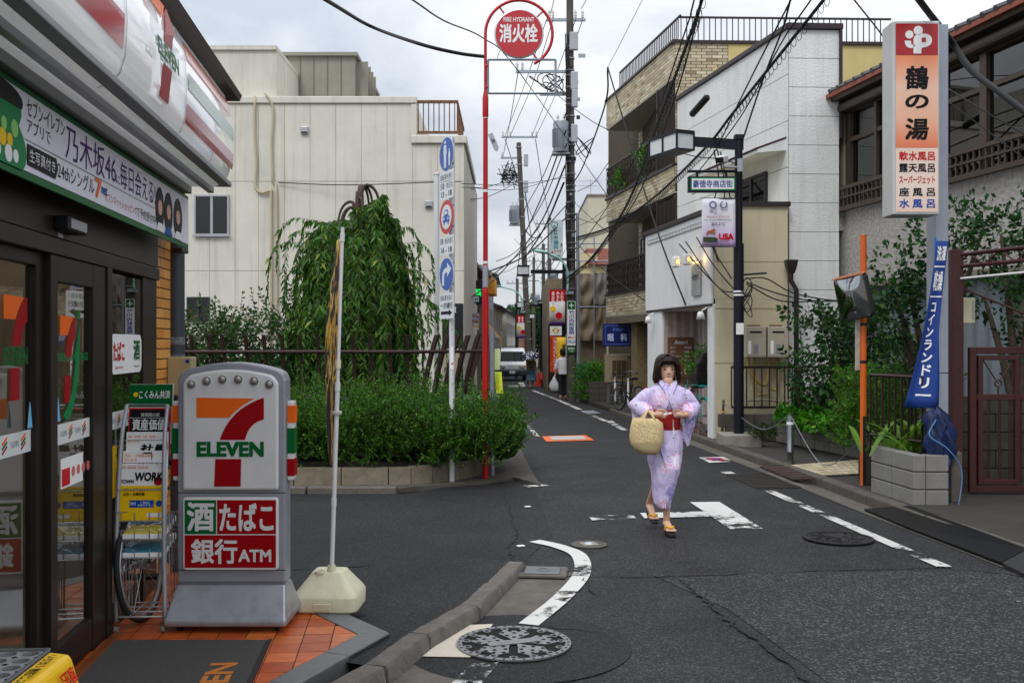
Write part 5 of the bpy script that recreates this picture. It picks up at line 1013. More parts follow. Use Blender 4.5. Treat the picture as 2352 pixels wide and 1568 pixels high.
cable([(1645,345,16.2),(1700,230,14),(1760,110,12),(1822,-10,11)],.011,'twisted thin cable rising from the lantern before the white building');cable([(1700,340,16.4),(1750,190,15),(1800,60,13),(1818,-10,12)],.014,'steep cable rising from the top of the lamp post');cable([(1600,400,18),(1700,270,15),(1800,90,12),(1870,-10,11)],.01,'thin cable carrying the black closure before the white building')
cable([(1958,-5,9),(2010,60,10.0),(2048,110,10.3)],.008,'thin cable ending at the back of the bathhouse sign');cable([(2105,-8,9.2),(2145,45,9.9),(2185,95,10.6),(2230,160,10.4),(2300,215,9.8),(2400,290,9)],.035,'very thick black cable passing behind the bathhouse sign');cable([(2180,205,11.5),(2260,255,11),(2400,335,10.5)],.008,'thin wire crossing the upper bathhouse windows');cable([(2180,235,11.5),(2280,310,11),(2400,400,10.4)],.006,'thin wire crossing the lower bathhouse windows')
for a,c,r_ in (((1335,20,32),(1360,-40,24),.012),((1265,30,32),(1280,-40,25),.012),((1255,46,32),(1160,312,52),.014),((1270,46,32),(1172,312,52),.014),((1322,46,32),(1222,312,52),.014),((1338,46,32),(1232,312,52),.014),((1190,165,32),(1155,362,52),.014),((1300,300,32),(1195,560,52),.028),((1302,330,32),(1198,545,52),.02),((1298,380,32),(1198,575,52),.03),((1300,260,32),(1205,480,52),.02),((1295,420,32),(1200,600,52),.036),((1302,470,32),(1120,640,34),.016),((1290,560,32),(1235,620,75),.02),((1305,610,32),(1240,650,75),.02),((1205,430,52),(1228,592,92),.03),((1205,480,52),(1186,642,84),.03),((1160,320,52),(1250,563,75),.02),((1230,320,52),(1262,503,64),.02),((1195,405,52),(1062,432,24),.014),((1195,415,52),(1062,460,24),.014),((1060,422,23),(1300,408,33),.01),((1060,430,23),(1320,395,33),.008),((1120,625,30),(1300,500,33),.022),((1060,700,26),(1240,520,40),.02),((1205,560,52),(1140,600,50),.02),((1200,520,52),(1245,545,64),.03),((1210,640,52),(1245,600,75),.03),((1325,500,32),(1400,490,28),.01),((1325,560,32),(1480,690,22),.012),((1325,470,32),(1450,560,24),.01),((1326,440,32),(1400,370,26),.01),((1325,520,32),(1390,480,40),.01)):
    m_=tuple((x+y_)/2 for x,y_ in zip(a,c));lb_={(1,1):'cable running from the clinic pole to the leaning pole',(1,2):'cable running from the clinic pole to the far poles',(2,2):'cable running from the leaning pole to the far poles',(0,1):'cable running from the cream building to the poles',(1,0):'cable running from the clinic pole towards nearby walls',(2,0):'cable running from the leaning pole to the cream building'}
    kf=lambda Y:0 if Y<31.5 else 1 if Y<41 else 2
    LBC='black '+lb_.get((kf(a[2]),kf(c[2])),'cable crossing low between poles above the street')
    cable([a,(m_[0],m_[1]+4+20*rng.random()*(1 if abs(a[0]-c[0])>40 else .3),m_[2]),c],r_,LBC)
for k_ in range(26):
    Y=58+40*rng.random();x=1195+90*rng.random();y=560+130*rng.random();dx=rng.normal(0,40);cable([(x,y,Y),(x+dx*.5,y+12+rng.normal(0,15),Y+rng.normal(0,4)),(x+dx,y+rng.normal(0,35),Y+rng.normal(0,8))],.02,'thin cable in the far tangle above the street end',group='far tangled cables')
t=thing('cable_closure','black cylindrical cable closure hanging on the wires before the white building','closure',tuple(at(1606,243,17)));b_=at(1588,265,17.4)-at(1606,243,17);a_=at(1626,222,16.6)-at(1606,243,17);MB().tube([b_,b_*.85,a_*.85,a_],[.02,.06,.06,.03],12).build('case',cable_m,t,smooth='auto')
# ------------------------------------------------------------------ right pavement and kerb
pav=mat('pavement','#37342f',.85,var=.3,vs=2.2,dirt=.7,bump=.3,bs=80,dscale=1.6)
KR=[Vector(p) for p in ((4.5,4.0),(3.95,7.0),(3.78,9.0),(3.68,10.2),(3.55,12.4),(3.4,15),(3.24,17.9),(2.95,21.5),(2.6,26),(2.25,31),(1.9,38),(1.35,48),(1.3,60),(2.0,80))]
SW=struct(MB().slab([(p.x+.10,p.y) for p in KR]+[(16,80),(16,4)],[-.1+gz(p.y) for p in KR]+[gz(80)-.1,-.1],[.1+gz(p.y) for p in KR]+[gz(80)+.1,.1]).build('pavement',pav))
kerb_m=mat('kerb_grey','#554f48',.85,var=.3,vs=8,bump=.4,bs=50,dirt=.6,dscale=2.5)
for a,c in zip(KR[:8],KR[1:9]):
    n_=max(1,int((c-a).length/.6))
    for k_ in range(n_):
        p0,p1=a.lerp(c,k_/n_),a.lerp(c,(k_+1)/n_-.008/(c-a).length);d=(p1-p0).normalized();n=Vector((-d.y,d.x));z=gz(p0.y)
        MB().slab([tuple(p0+n*.06),tuple(p1+n*.06),tuple(p1-n*.09),tuple(p0-n*.09)],z-.05,z+.108+rng.normal(0,.002)).build('kerb_stone',kerb_m,SW,bevel=.018)
ribbon([(p.x-.17,p.y) for p in KR[1:8]],.24,'gutter',gm,.006)
rb=mat('black_ramp','#0b0b0c',.42,var=.25,vs=3,spec=.2)
P=[gnd(1985,1170,.02),gnd(2090,1163,.11),gnd(2190,1199,.11),gnd(2085,1212,.02)];Q=[P[3],P[2],gnd(2360,1262,.11),gnd(2300,1294,.02)]
for pp,lb in ((P,'black steel kerb ramp plate in front of the block planter'),(Q,'long black steel kerb ramp plate before the maroon gate')):
    tag(MB().slab([(p.x,p.y) for p in pp],[p.z-.012 for p in pp],[p.z+.012 for p in pp]).build('ramp_plate',rb,bevel=.004),lb,'ramp')
Q=[gnd(2302,1296,.02),gnd(2362,1264,.11),gnd(2480,1310,.11),gnd(2400,1345,.02)]
tag(MB().slab([(p.x,p.y) for p in Q],[p.z-.012 for p in Q],[p.z+.014 for p in Q]).build('ramp_plate',mat('checker_ramp','#2e2d2c',.55,.3,var=.3,bump=.6,bs=60)),'checkered steel kerb ramp plate next to the long black one','ramp')
chk=mat('checker_plate','#353230',.5,.5,var=.3,vs=12,dirt=.3);chr_=mat('rusty_plate','#43302a',.7,.3,var=.3,vs=9,dirt=.4)
def checker(name,label,pix,zs,m,n1_=16,n2_=7):
    P=[gnd(x,y,z) for (x,y),z in zip(pix,zs)];c=sum(P,Vector())/4;t=thing(name,label,'plate',tuple(c));L_=[p-c for p in P]
    MB().slab([(p.x,p.y) for p in L_],[p.z-.006 for p in L_],[p.z+.012 for p in L_]).build('plate',m,t,bevel=.003);b=MB()
    for i in range(n1_):
        for j in range(n2_):
            u,v=(i+.5)/n1_,(j+.5)/n2_;p=(L_[0]*(1-u)+L_[1]*u)*(1-v)+(L_[3]*(1-u)+L_[2]*u)*v;b.box((p.x,p.y,p.z+.0135),(.035,.012,.005),(0,0,R(45 if (i+j) % 2 else-45)))
    stuff(b.build('stud',m,t))
checker('road_plate','dark checkered steel plate lying flat on the asphalt by the gutter',[(1668,1092),(1755,1089),(1842,1121),(1738,1123)],(.0,.0,.0,.0),chk,20,10)
checker('road_plate','rusty checkered ramp plate bridging the gutter at the kerb',[(1745,1072),(1795,1068),(1872,1099),(1820,1102)],(.02,.10,.10,.02),chr_,16,6)
# cream paving tiles set in the pavement
ct=[mat('cream_paver_%d' % k_,c,.7,var=.15,dirt=.3,dscale=6) for k_,c in enumerate(('#b9ab8e','#c2b499','#ad9f84'))]
A_,B_,C_,D_=gnd(1815,1070,.1),gnd(1985,1058,.1),gnd(2002,1086,.1),gnd(1890,1092,.1)
for i in range(9):
    for j in range(5):
        f_=lambda u,v:(A_*(1-u)+B_*u)*(1-v)+(D_*(1-u)+C_*u)*v
        P=[f_((i+.05)/9,(j+.05)/5),f_((i+.95)/9,(j+.05)/5),f_((i+.95)/9,(j+.95)/5),f_((i+.05)/9,(j+.95)/5)]
        MB().slab([(p.x,p.y) for p in P],.095,.108).build('tile',ct[int(rng.integers(3))],SW)
# ------------------------------------------------------------------ generic facade helpers (right-hand side)
def frame_on(name,label,cat,A,B,z=0):d=(Vector(B)-Vector(A));return thing(name,label,cat,(A[0],A[1],z),math.atan2(d.y,d.x)),d.length
def poly_wall(T,pts,z0,z1,m,name='wall'):
    M=T.matrix_basis.inverted() if T.matrix_basis else Matrix();bpy.context.view_layer.update();M=(Matrix.Translation(T.location) @ Euler(T.rotation_euler).to_matrix().to_4x4()).inverted()
    b=MB().slab([(p[0],p[1]) for p in pts],z0,z1);b.v=[M @ Vector(v) for v in b.v];return b.build(name,m,T)
def wloc(T,p):return (Matrix.Translation(T.location) @ Euler(T.rotation_euler).to_matrix().to_4x4()).inverted() @ Vector(p)
# ------------------------------------------------------------------ hair salon
stw=mat('salon_white','#d9dcdd',.7,var=.05,streak=.15,bump=.5,bs=70);stc=mat('salon_cream','#cdc1a2',.8,var=.07,vs=1.5,streak=.3,bump=.7,bs=60);copb=mat('brown_coping','#33272a',.45,.3,var=.1)
A,B=(2.87,20.9),(3.45,17.0);SA,SLn=frame_on('hair_salon','small hair salon with white street front, cream side wall and recessed plank entrance','shop',A,B)
poly_wall(SA,[A,B,(4.72,17.04),(4.15,20.95)],2.42,4.0,stc,'upper_wall');poly_wall(SA,[(3.47,17.003),(4.715,17.043),(4.6,17.5),(3.6,17.4)],0,2.42,stc,'side_wall')
for z in (1.32,2.25,3.05):b=MB().slab([(3.46,16.995),(4.70,17.035),(4.70,17.05),(3.46,17.01)],z,z+.008);b.v=[wloc(SA,v) for v in b.v];b.build('wall_joint',mat('joint_dark','#9a8d70',.9),SA)
poly_wall(SA,[(3.43,16.95),(4.76,16.99),(4.76,17.2),(3.43,17.2)],4.0,4.075,copb,'coping')
MB().b(-.05,SLn+.0,-.06,.0,2.33,3.9).build('fascia',stw,SA,bevel=.02);MB().b(-.08,SLn+.03,-.10,.25,3.9,3.99).build('coping',copb,SA,bevel=.01)
b=MB();MB().b(.15,SLn-.15,-.075,-.061,3.70,3.79).build('frieze',greyp,SA)
for k_ in range(40):
    x=.2+(SLn-.4)*k_/40;MB().prism([(x,3.71),(x+.06,3.71),(x+.03,3.78)],-.08,-.0755).build('frieze_tooth',stw,SA)
MB().b(0,1.0,-.03,.25,-.1,2.33).build('pillar',stw,SA,bevel=.02);MB().b(SLn-.26,SLn-.0,-.03,.3,-.05,2.33).build('pillar',stw,SA,bevel=.02);MB().b(.98,SLn-.25,.0,.75,2.30,2.36).build('ceiling',white,SA)
MB().b(.9,SLn-.1,.0,.9,-.05,.08).build('floor',mat('salon_floor','#5b4038',.6,var=.3),SA)
plank=[mat('plank_%d' % k_,c,.6,var=.22,vs=5,streak=.2) for k_,c in enumerate(('#b3a39c','#a8968f','#bfb1ab','#9d8c86'))]
for k_ in range(8):MB().b(1.0,1.02,.02+.088*k_,.02+.088*k_+.084,.08,2.3).build('plank',plank[k_ % 4],SA)
for k_ in range(20):MB().b(1.02+.12*k_,1.02+.12*k_+.115,.73,.75,.08,2.3).build('plank',plank[(k_*3) % 4],SA)
o=MB().b(1.7,2.55,.70,.728,.1,2.05).build('door',white,SA,bevel=.01);MB().b(1.8,2.45,.69,.702,.5,1.5).build('pane',glass('window_glass',(.12,.14,.16),.10),o)
for k_ in range(3):MB().b(1.8+.22*k_,1.97+.22*k_,.69,.702,1.65,1.95).build('pane',glass('window_glass'),o)
MN=thing('menu_board','brown wooden price board with white menu on the salon plank wall','sign',tuple(Matrix.Translation(SA.location) @ Euler(SA.rotation_euler).to_matrix().to_4x4() @ Vector((1.03,.36,0))),math.atan2(-3.9,.58)+R(90))
MB().b(-.27,.27,-.02,.0,.70,1.78).build('board',mat('menu_wood','#6a4a30',.6,var=.25,vs=3,streak=.2),MN)
text(MN,'Anteerd',-.14,.14,1.64,1.73,whitep,-.023,.0,shear=.3)
for k_,(a,c) in enumerate((('カット','¥3500'),('カラー','¥3800~'),('デジタルパーマ','¥6000'),('クリープパーマ','¥8600'),('縮毛矯正','¥11000'),('ヘッドスパ','¥2200'),('トリートメント','¥2500'))):
    z=1.55-.085*k_;text(MN,a,-.22,-.22+.035*len(a),z,z+.045,whitep,-.023,0);text(MN,c,.07,.07+.03*len(c),z,z+.045,whitep,-.023,0)
text(MN,'03-3477-6616',-.2,.22,.80,.85,whitep,-.023,.01);MB().b(-.02,.2,-.024,-.021,.71,.78).build('notice',whitep,MN)
# salon name plate, spot lamps
pl=MB().b(SLn-.90,SLn-.45,-.10,-.085,2.50,3.12).build('name_plate',mat('brushed_plate','#b9bcbc',.3,.4,var=.25,vs=2),SA);text(pl,'Anteerd',SLn-.86,SLn-.5,2.78,2.92,darkmetal,-.103,.0,shear=.3)
warm=mat('warm_bulb','#ffb84a',.4,emit=3)
for x,y_ in ((SLn-.98,.32),(SLn-.42,.30)):
    o=MB().tube([(x,-.06,3.10),(x,-y_,3.10)],.012,6).build('spot_lamp',silver,SA);MB().b(x-.1,x+.08,-y_-.10,-y_+.02,3.02,3.22).build('lamp_head',plast_w,o,bevel=.03);MB().b(x+.082,x+.087,-y_-.05,-y_-.02,3.09,3.15).build('bulb',warm,o)
    l=bpy.data.lights.new('spot_light','POINT');l.energy=.9;l.color=(1,.62,.2);l.shadow_soft_size=.04;lo=bpy.data.objects.new('spot_light',l);COL.objects.link(lo);lo.parent=SA;lo.location=(x+.13,-.16,3.12)
for x in (.55,SLn-.2):
    o=MB().tube([(x,-.05,2.28),(x,-.15,2.22)],.012,6).build('down_lamp',plast_w,SA);MB().lathe([(.02,.06),(.05,.04),(.075,-.08),(.06,-.075),(.02,.0)],16).build('shade',plast_w,o,loc=(x,-.17,2.15),smooth=True)
MB().b(.0,SLn,-.055,-.03,2.30,2.33).build('edge',copb,SA)
# two gas water heaters with pipes on the cream side wall
pipe_y=mat('lagged_pipe','#b39c5e',.8,var=.15,bump=.3,bs=50)
def heater(x,lab):
    p=at(x,785,16.9);t=thing('water_heater',lab,'water heater',(p.x,p.y,p.z))
    MB().b(-.175,.175,-.22,.0,-.26,.26).build('case',mat('heater_beige','#b5aa99',.45,.1,var=.05),t,bevel=.012);MB().b(-.10,.10,-.225,-.219,.15,.18).build('vent',blackp,t,bevel=.002);MB().b(-.13,-.08,-.223,-.2205,-.2,.02).build('sticker',whitep,t);MB().b(-.04,.04,-.223,-.2205,-.2,-.04).build('sticker',greyp,t);MB().b(-.17,.17,-.222,-.2205,-.235,-.232).build('seam',darkmetal,t);MB().b(-.1,.1,-.1,.0,.26,.285).build('bracket',rust,t);MB().b(.09,.13,-.223,-.2205,.1,.108).build('mark',redp,t)
heater(1729,'beige gas water heater with lagged pipes beside the dark lamp post');heater(1780,'beige gas water heater nearest the brown rain pipe')
for pts,r_ in (([(1718,820),(1722,850),(1745,880),(1760,882),(1765,860),(1768,818)],.03),([(1733,820),(1735,880),(1740,905),(1760,905)],.022),([(1785,820),(1785,890),(1765,892)],.022),([(1715,920),(1760,918),(1800,922),(1830,912),(1835,880)],.018)):
    p0=at(*pts[0],16.88);o=MB().tube(spline([at(x,y,16.88)-p0 for x,y in pts],5),r_,8).build('gas_pipe',pipe_y if r_>.02 else mat('pvc_pipe','#9b8d7d',.6,var=.1),loc=tuple(p0),smooth=True);tag(o,'lagged yellow pipe looping under the water heaters' if r_>.02 else 'thin beige pipe running low along the cream wall','pipe','pipes under the water heaters' if r_>.02 else None)
T=thing('rain_pipe','dark brown rain hopper and downpipe at the cream wall end','pipe',tuple(at(1817,788,16.85)*Vector((1,1,0))));zq=lambda y:EYE-(y-CY)/F*16.85
b=MB().loft([[(-.10,-.09,zq(597)),(.10,-.09,zq(597)),(.10,.09,zq(597)),(-.10,.09,zq(597))],[(-.085,-.075,zq(612)),(.085,-.075,zq(612)),(.085,.075,zq(612)),(-.085,.075,zq(612))],[(-.05,-.05,zq(628)),(.05,-.05,zq(628)),(.05,.05,zq(628)),(-.05,.05,zq(628))]]);b.build('hopper',copb,T,bevel=.006);MB().tube([(0,0,zq(626)),(0,0,zq(645)),(.09,0,zq(665)),(.09,0,.1)],.042,12).build('pipe',copb,T,smooth='auto')
# ------------------------------------------------------------------ white panel building behind the salon
A,B=(3.72,22.3),(4.78,17.2);WB,WL=frame_on('white_building','tall white textured building behind the salon with brown roof edge','building',A,B)
wtx=mat('white_stucco','#e0e2e1',.85,var=.08,vs=1.0,streak=.35,bump=1.0,bs=32,dirt=.0);wj=mat('white_joint','#8e8f8c',.9)
poly_wall(WB,[(3.735,22.3),(4.79,17.22),(5.64,17.26),(5.6,22.3)],0,7.08,wj,'core')
for k_ in range(15):                     # panels on the side facing the crossing
    z0=7.08-.5*(k_+1)+.004;z1=7.08-.5*k_-.004
    if k_==14:z0=.0
    b=MB().slab([(4.785,17.2),(5.665,17.24),(5.66,17.262),(4.787,17.222)],z0,z1);b.v=[wloc(WB,v) for v in b.v];b.build('panel',wtx,WB,bevel=.006)
for i in range(3):
    for k_ in range(4):
        MB().b(WL*i/3+.004,WL*(i+1)/3-.004,-.02,.0,3.9+.8*k_+.004,3.9+.8*(k_+1)-.004-(.02 if k_==3 else 0)).build('panel',wtx,WB,bevel=.006)
MB().b(-.05,WL+.05,-.07,.3,7.08,7.17).build('coping',copb,WB,bevel=.01);b=MB().slab([(4.74,17.13),(5.72,17.18),(5.72,17.5),(4.74,17.5)],7.083,7.175);b.v=[wloc(WB,v) for v in b.v];b.build('coping',copb,WB);b=MB().slab([(5.665,17.19),(5.71,17.19),(5.71,17.4),(5.665,17.4)],5.2,7.083);b.v=[wloc(WB,v) for v in b.v];b.build('downpipe',copb,WB)
window(WB,WL-2.0,WL-.75,4.1,4.75,-.05,mat('dark_frame','#33363c'),2);b=MB().loft([[(WL-2.6,-.75,4.86),(WL-.05,-.55,4.94),(WL-.05,-.02,5.0),(WL-2.6,-.02,5.0)],[(WL-2.6,-.75,4.92),(WL-.05,-.55,5.0),(WL-.05,-.02,5.2),(WL-2.6,-.02,5.2)]]);b.build('window_hood',wtx,WB);b=MB().loft([[(WL-2.65,-.78,4.925),(WL-.04,-.58,5.005),(WL-.04,-.02,5.205),(WL-2.65,-.02,5.205)],[(WL-2.65,-.78,4.945),(WL-.04,-.58,5.025),(WL-.04,-.02,5.235),(WL-2.65,-.02,5.235)]]);b.build('hood_roof',mat('hood_red','#4a2624',.5),WB)
MB().tube([(WL-2.4,-.8,4.55),(WL-.6,-.75,4.72)],.018,8).build('laundry_pole',alu,WB)
# ------------------------------------------------------------------ brick apartment building with balconies
A,B=(2.66,28.0),(3.66,22.4);BR,BL=frame_on('brick_apartments','tan brick apartment building with wrought iron balconies and roof railing','building',A,B)
bm=bpy.data.materials.new('tan_brick');bm.use_nodes=True;nn=bm.node_tree;pp=nn.nodes['Principled BSDF'];gg=nn.nodes.new('ShaderNodeObjectInfo');g2_=nn.nodes.new('ShaderNodeNewGeometry');ad=nn.nodes.new('ShaderNodeMath');fr2=nn.nodes.new('ShaderNodeMath');fr2.operation='FRACT';rr_=nn.nodes.new('ShaderNodeValToRGB')
nn.links.new(gg.outputs['Random'],ad.inputs[0]);nn.links.new(g2_.outputs['Random Per Island'],ad.inputs[1]);nn.links.new(ad.outputs[0],fr2.inputs[0]);nn.links.new(fr2.outputs[0],rr_.inputs[0]);nn.links.new(rr_.outputs[0],pp.inputs['Base Color'])
ee=rr_.color_ramp.elements;ee[0].color=lin('#a39678');ee[1].color=lin('#c4b89c')
for ps,c in ((.3,'#b5a98a'),(.6,'#c0b294'),(.8,'#d3cbb2'),(.92,'#8c755a')):x=ee.new(ps);x.color=lin(c)
pp.inputs['Roughness'].default_value=.6
mortar=mat('mortar','#4d4334',.9,var=.15);soff=mat('soffit_grey2','#b3aea3',.8,var=.08);iron_b=mat('wrought_iron','#33231f',.5,.3,var=.2);yellw=mat('yellow_wall','#c8b57c',.8,var=.05,streak=.1)
gzb=gz(25)
poly_wall(BR,[(2.66+.98,28.2),(3.68,22.42),(4.87,22.46),(9,22.7),(9,31),(3.0,31)],-.4,8.4,mortar,'core')
poly_wall(BR,[(4.875,22.44),(8.6,22.58),(8.6,22.7),(4.875,22.5)],0,8.4,yellw,'yellow_wall')
MB().b(0,BL,.0,.15,2.3,2.9).build('core',mortar,BR) if False else None
def band(z0,z1):
    MB().b(.01,BL-.0,.012,1.0,z0+.005,z1).build('balcony_band',mortar,BR);MB().b(.0,BL,.0,1.0,z0-.03,z0+.004).build('soffit',soff,BR)
    b=MB();nr=int((z1-z0)/.074)
    for r_ in range(nr):
        z=z0+.006+r_*(z1-z0)/nr;x=-.1*(r_ % 2)
        while x<BL:
            a,c=max(0,x),min(BL,x+.235)
            if c-a>.02:b.b(a+.004,c-.004,-.008,.014,z,z+(z1-z0)/nr-.01)
            x += .24
        y=.0
        while y<1.2:b.b(-.008,.012,y+.004,y+.23,z,z+(z1-z0)/nr-.01);y += .24
    stuff(b.build('bricks',bm,BR))
    MB().b(-.04,BL+.02,-.05,.25,z1,z1+.05).build('coping',copb,BR)
band(2.42,2.98);band(5.07,5.66);band(7.66,8.44)
bk=None;nb=0
for r_ in range(44):                     # individual bricks on the side wall that shows above the white roof
    z=5.25+r_*.0725;x=-.12*(r_ % 2)
    while x<1.2:
        a,c=max(0,x),min(1.2,x+.232)
        if c-a>.03 and z<8.4:
            p0=Vector((3.67+a+.004,22.4+(a)*.036));b=MB().slab([(3.67+a+.004,22.395+a*.036),(3.67+c-.004,22.395+c*.036),(3.67+c-.004,22.42+c*.036),(3.67+a+.004,22.42+a*.036)],z,z+.062);b.v=[wloc(BR,v) for v in b.v]
            if nb<290:b.build('brick',bm,BR);nb += 1
        x += .24
b=MB()
for r_ in range(70):                     # facade wall behind the balconies
    z=.3+r_*.118;x=-.12*(r_ % 2)
    while x<BL-1.3:b.b(max(0,x)+.004,min(BL-1.3,x+.236),.94,.965,z,z+.10);x += .24
stuff(b.build('bricks',bm,BR))
for z0 in (2.98,5.66):                  # iron balcony railings with scroll infill
    rl=MB().b(-.02,BL-1.25,-.01,.03,z0+.86,z0+.90).build('balcony_rail',iron_b,BR);MB().b(-.02,BL-1.25,-.01,.03,z0+.08,z0+.11).build('rail',iron_b,rl);MB().b(-.02,.02,.03,1.2,z0+.86,z0+.90).build('rail',iron_b,rl);MB().b(-.02,.02,.03,1.2,z0+.08,z0+.11).build('rail',iron_b,rl)
    k_=0;x=0
    while x<BL-1.2:MB().b(x-.012,x+.012,.0,.024,z0+.05,z0+.86).build('baluster',iron_b,rl);x += .14;k_ += 1
    for k_ in range(9):MB().b(-.012,.012,.05+.14*k_,.074+.14*k_,z0+.05,z0+.86).build('baluster',iron_b,rl)
    b=MB();x=.07
    while x<BL-1.3:
        for zc in (.25,.48,.71):
            for s in (-1,1):b.tube([(x+s*.012+.045*(1-a/7)*math.cos(a)*s,.01,z0+zc+.09*(1-a/9)*math.sin(a)) for a in np.linspace(0,5.4,9)],.007,4,False)
        x += .14
    stuff(b.build('scrollwork',iron_b,rl))
    o=MB().b(BL-1.25,BL-.05,.0,.04,z0-.0+.05,z0+2.0).build('lattice_screen',iron_b,BR) if False else None
    b=MB()
    for k_ in range(13):b.b(BL-1.2+.095*k_,BL-1.2+.095*k_+.03,.0,.03,z0+.05,z0+1.95)
    for k_ in range(21):b.b(BL-1.22,BL-.03,.031,.055,z0+.05+.092*k_,z0+.08+.092*k_)
    stuff(b.build('lattice_screen',iron_b,BR));MB().b(BL-1.26,BL-1.2,-.01,.07,z0+.02,z0+2.0).build('screen_post',iron_b,BR)
    window(BR,1.6,3.4,z0+.1,z0+1.75,.92,mat('dark_frame','#33363c'),2);window(BR,.3,1.2,z0+.7,z0+1.6,.92,mat('dark_frame','#33363c'),2)
rl=MB().b(.9,BL+.05,.10,.14,9.0,9.04).build('roof_rail',copb,BR);x=.9
while x<BL:MB().b(x-.01,x+.01,.11,.13,8.45,9.0).build('baluster',copb,rl);x += .13
M_=MB().slab([(3.75,22.42),(8.6,22.57),(8.6,22.61),(3.75,22.46)],8.98,9.02);M_.v=[wloc(BR,v) for v in M_.v];M_.build('rail',copb,rl)
M_=MB().slab([(3.62,22.36),(8.6,22.52),(8.6,22.8),(3.62,22.8)],8.40,8.47);M_.v=[wloc(BR,v) for v in M_.v];M_.build('coping',copb,BR)
for k_ in range(36):
    x=3.8+.13*k_;M_=MB().slab([(x,22.43+(x-3.75)*.031),(x+.02,22.43+(x-3.75)*.031),(x+.02,22.45+(x-3.75)*.031),(x,22.45+(x-3.75)*.031)],8.47,8.98);M_.v=[wloc(BR,v) for v in M_.v];M_.build('baluster',copb,rl)
for pts in ([(4.86,22.4,7.75),(4.55,22.25,7.75),(4.5,22.25,7.65),(4.5,22.25,7.0)],[(7.3,22.4,7.8),(7.2,22.3,7.8),(7.2,22.3,7.0)]):MB().tube([wloc(BR,p) for p in pts],.06,10).build('vent_pipe',pipe_y,BR,smooth='auto')
# ground floor: dark shutter, tile pier and eye clinic sign
MB().b(0,BL,.93,.955,-.5,2.42).build('shopfront',mat('dark_front','#2a2724',.6,var=.2),BR)
for k_ in range(28):MB().b(2.3,4.6,.89,.925,.1+.08*k_,.165+.08*k_).build('shutter_slat',mat('shutter','#4a4742',.5,.3,var=.1),BR)
MB().b(1.7,2.2,.2,.9,-.4,2.4).build('pier',mat('pier_tan','#7b6a4a',.7,var=.3,vs=12),BR);MB().b(0,BL,-.02,.03,2.2,2.385).build('beam',mat('dark_tile_band','#6f6555',.4,var=.4,vs=3),BR)
p=at(1417,769,27);t=thing('eye_clinic_sign','dark blue box sign with white characters under the brick balconies','sign',tuple(p),0);navy=mat('navy_sign','#0c1a5e',.3,var=.06)
MB().b(-.39,.39,-.08,.08,-.31,.31).build('box',navy,t,bevel=.01);wl_=mat('sign_outline','#5f7fd8',.5)
for x0,x1,z0,z1 in ((-.33,.33,.245,.255),(-.33,.33,-.255,-.245),(-.33,-.32,-.245,.245),(.32,.33,-.245,.245)):MB().b(x0,x1,-.084,-.0802,z0,z1).build('print',wl_,t)
text(t,'豪徳寺',-.13,.15,.10,.19,wl_,-.083,.0);text(t,'眼　科',-.26,.27,-.17,.04,mat('sign_lilac','#b9c2ea',.5),-.083,.04)
# ------------------------------------------------------------------ bathhouse building on the right
A,B=(5.72,17.64),(7.59,7.5);BH,HL=frame_on('bathhouse','old bathhouse with rough stone upper wall, dark window rows and red tiled eave','building',A,B)
rough=mat('rough_render','#a9a5a0',.9,var=.35,vs=16,bump=1.6,bs=16,dirt=.2);roofred=mat('eave_red','#8a4530',.6,var=.2);tilem=mat('roof_tile','#4a4d50',.6,var=.2);dkb=mat('bath_frame','#4b3d33',.45,.3,var=.12)
MB().b(0,HL,0,6,2.62,3.95).build('stone_wall',rough,BH);MB().b(.0,HL,.15,6,0,2.62).build('lower_wall',mat('lower_wall','#5a5650',.9,var=.3),BH)
MB().b(-.02,HL,-.15,.1,2.58,2.66).build('ledge',mat('ledge','#7e756b',.8,var=.2,dirt=.4),BH)
MB().b(0,.35,-.02,6,3.95,5.9).build('end_wall',mat('bath_plain','#857c6c',.8,var=.15),BH);MB().b(-.12,.3,-.12,.4,3.62,4.33).build('parapet',rough,BH);MB().b(-.15,.33,-.15,.43,4.33,4.41).build('parapet_cap',dkb,BH)
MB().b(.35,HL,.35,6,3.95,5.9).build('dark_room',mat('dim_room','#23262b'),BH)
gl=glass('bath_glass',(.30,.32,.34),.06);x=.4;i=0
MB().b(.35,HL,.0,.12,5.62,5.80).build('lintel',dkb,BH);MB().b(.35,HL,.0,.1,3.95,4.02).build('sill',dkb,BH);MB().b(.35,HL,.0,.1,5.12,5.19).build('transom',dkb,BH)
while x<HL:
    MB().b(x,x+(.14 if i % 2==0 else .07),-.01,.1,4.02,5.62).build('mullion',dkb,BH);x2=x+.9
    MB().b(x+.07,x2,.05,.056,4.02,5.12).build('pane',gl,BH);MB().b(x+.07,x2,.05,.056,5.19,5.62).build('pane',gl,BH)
    if i in (1,2,4,5,6,7):
        for k_ in range(26):MB().box((x+.5,.16,4.04+.042*k_),(.82,.03,.003),(.5,0,0)).build('blind_slat',mat('blind','#9c9a95',.6),BH)
    if i==3:MB().box((x+.5,.2,4.3),(.3,.02,1.0),(0,.1,0)).build('wood_board',mat('board_wood','#9a7440',.6,var=.3),BH)
    x=x2;i += 1
rl=MB().b(.3,HL,-.12,-.07,4.30,4.36).build('window_rail',dkb,BH);MB().b(.3,HL,-.13,-.06,3.94,4.01).build('rail',dkb,rl);MB().b(.3,HL,-.12,-.08,4.15,4.18).build('rail',dkb,rl);x=.35
while x<HL:MB().b(x,x+.03,-.11,-.08,4.01,4.30).build('baluster',dkb,rl);x += .13
b=MB().loft([[(xx,-.28,5.90),(xx,-.26,5.83),(xx,.1,5.86),(xx,.1,5.95)] for xx in (-.3,HL)]);b.build('eave_soffit',dkb,BH)
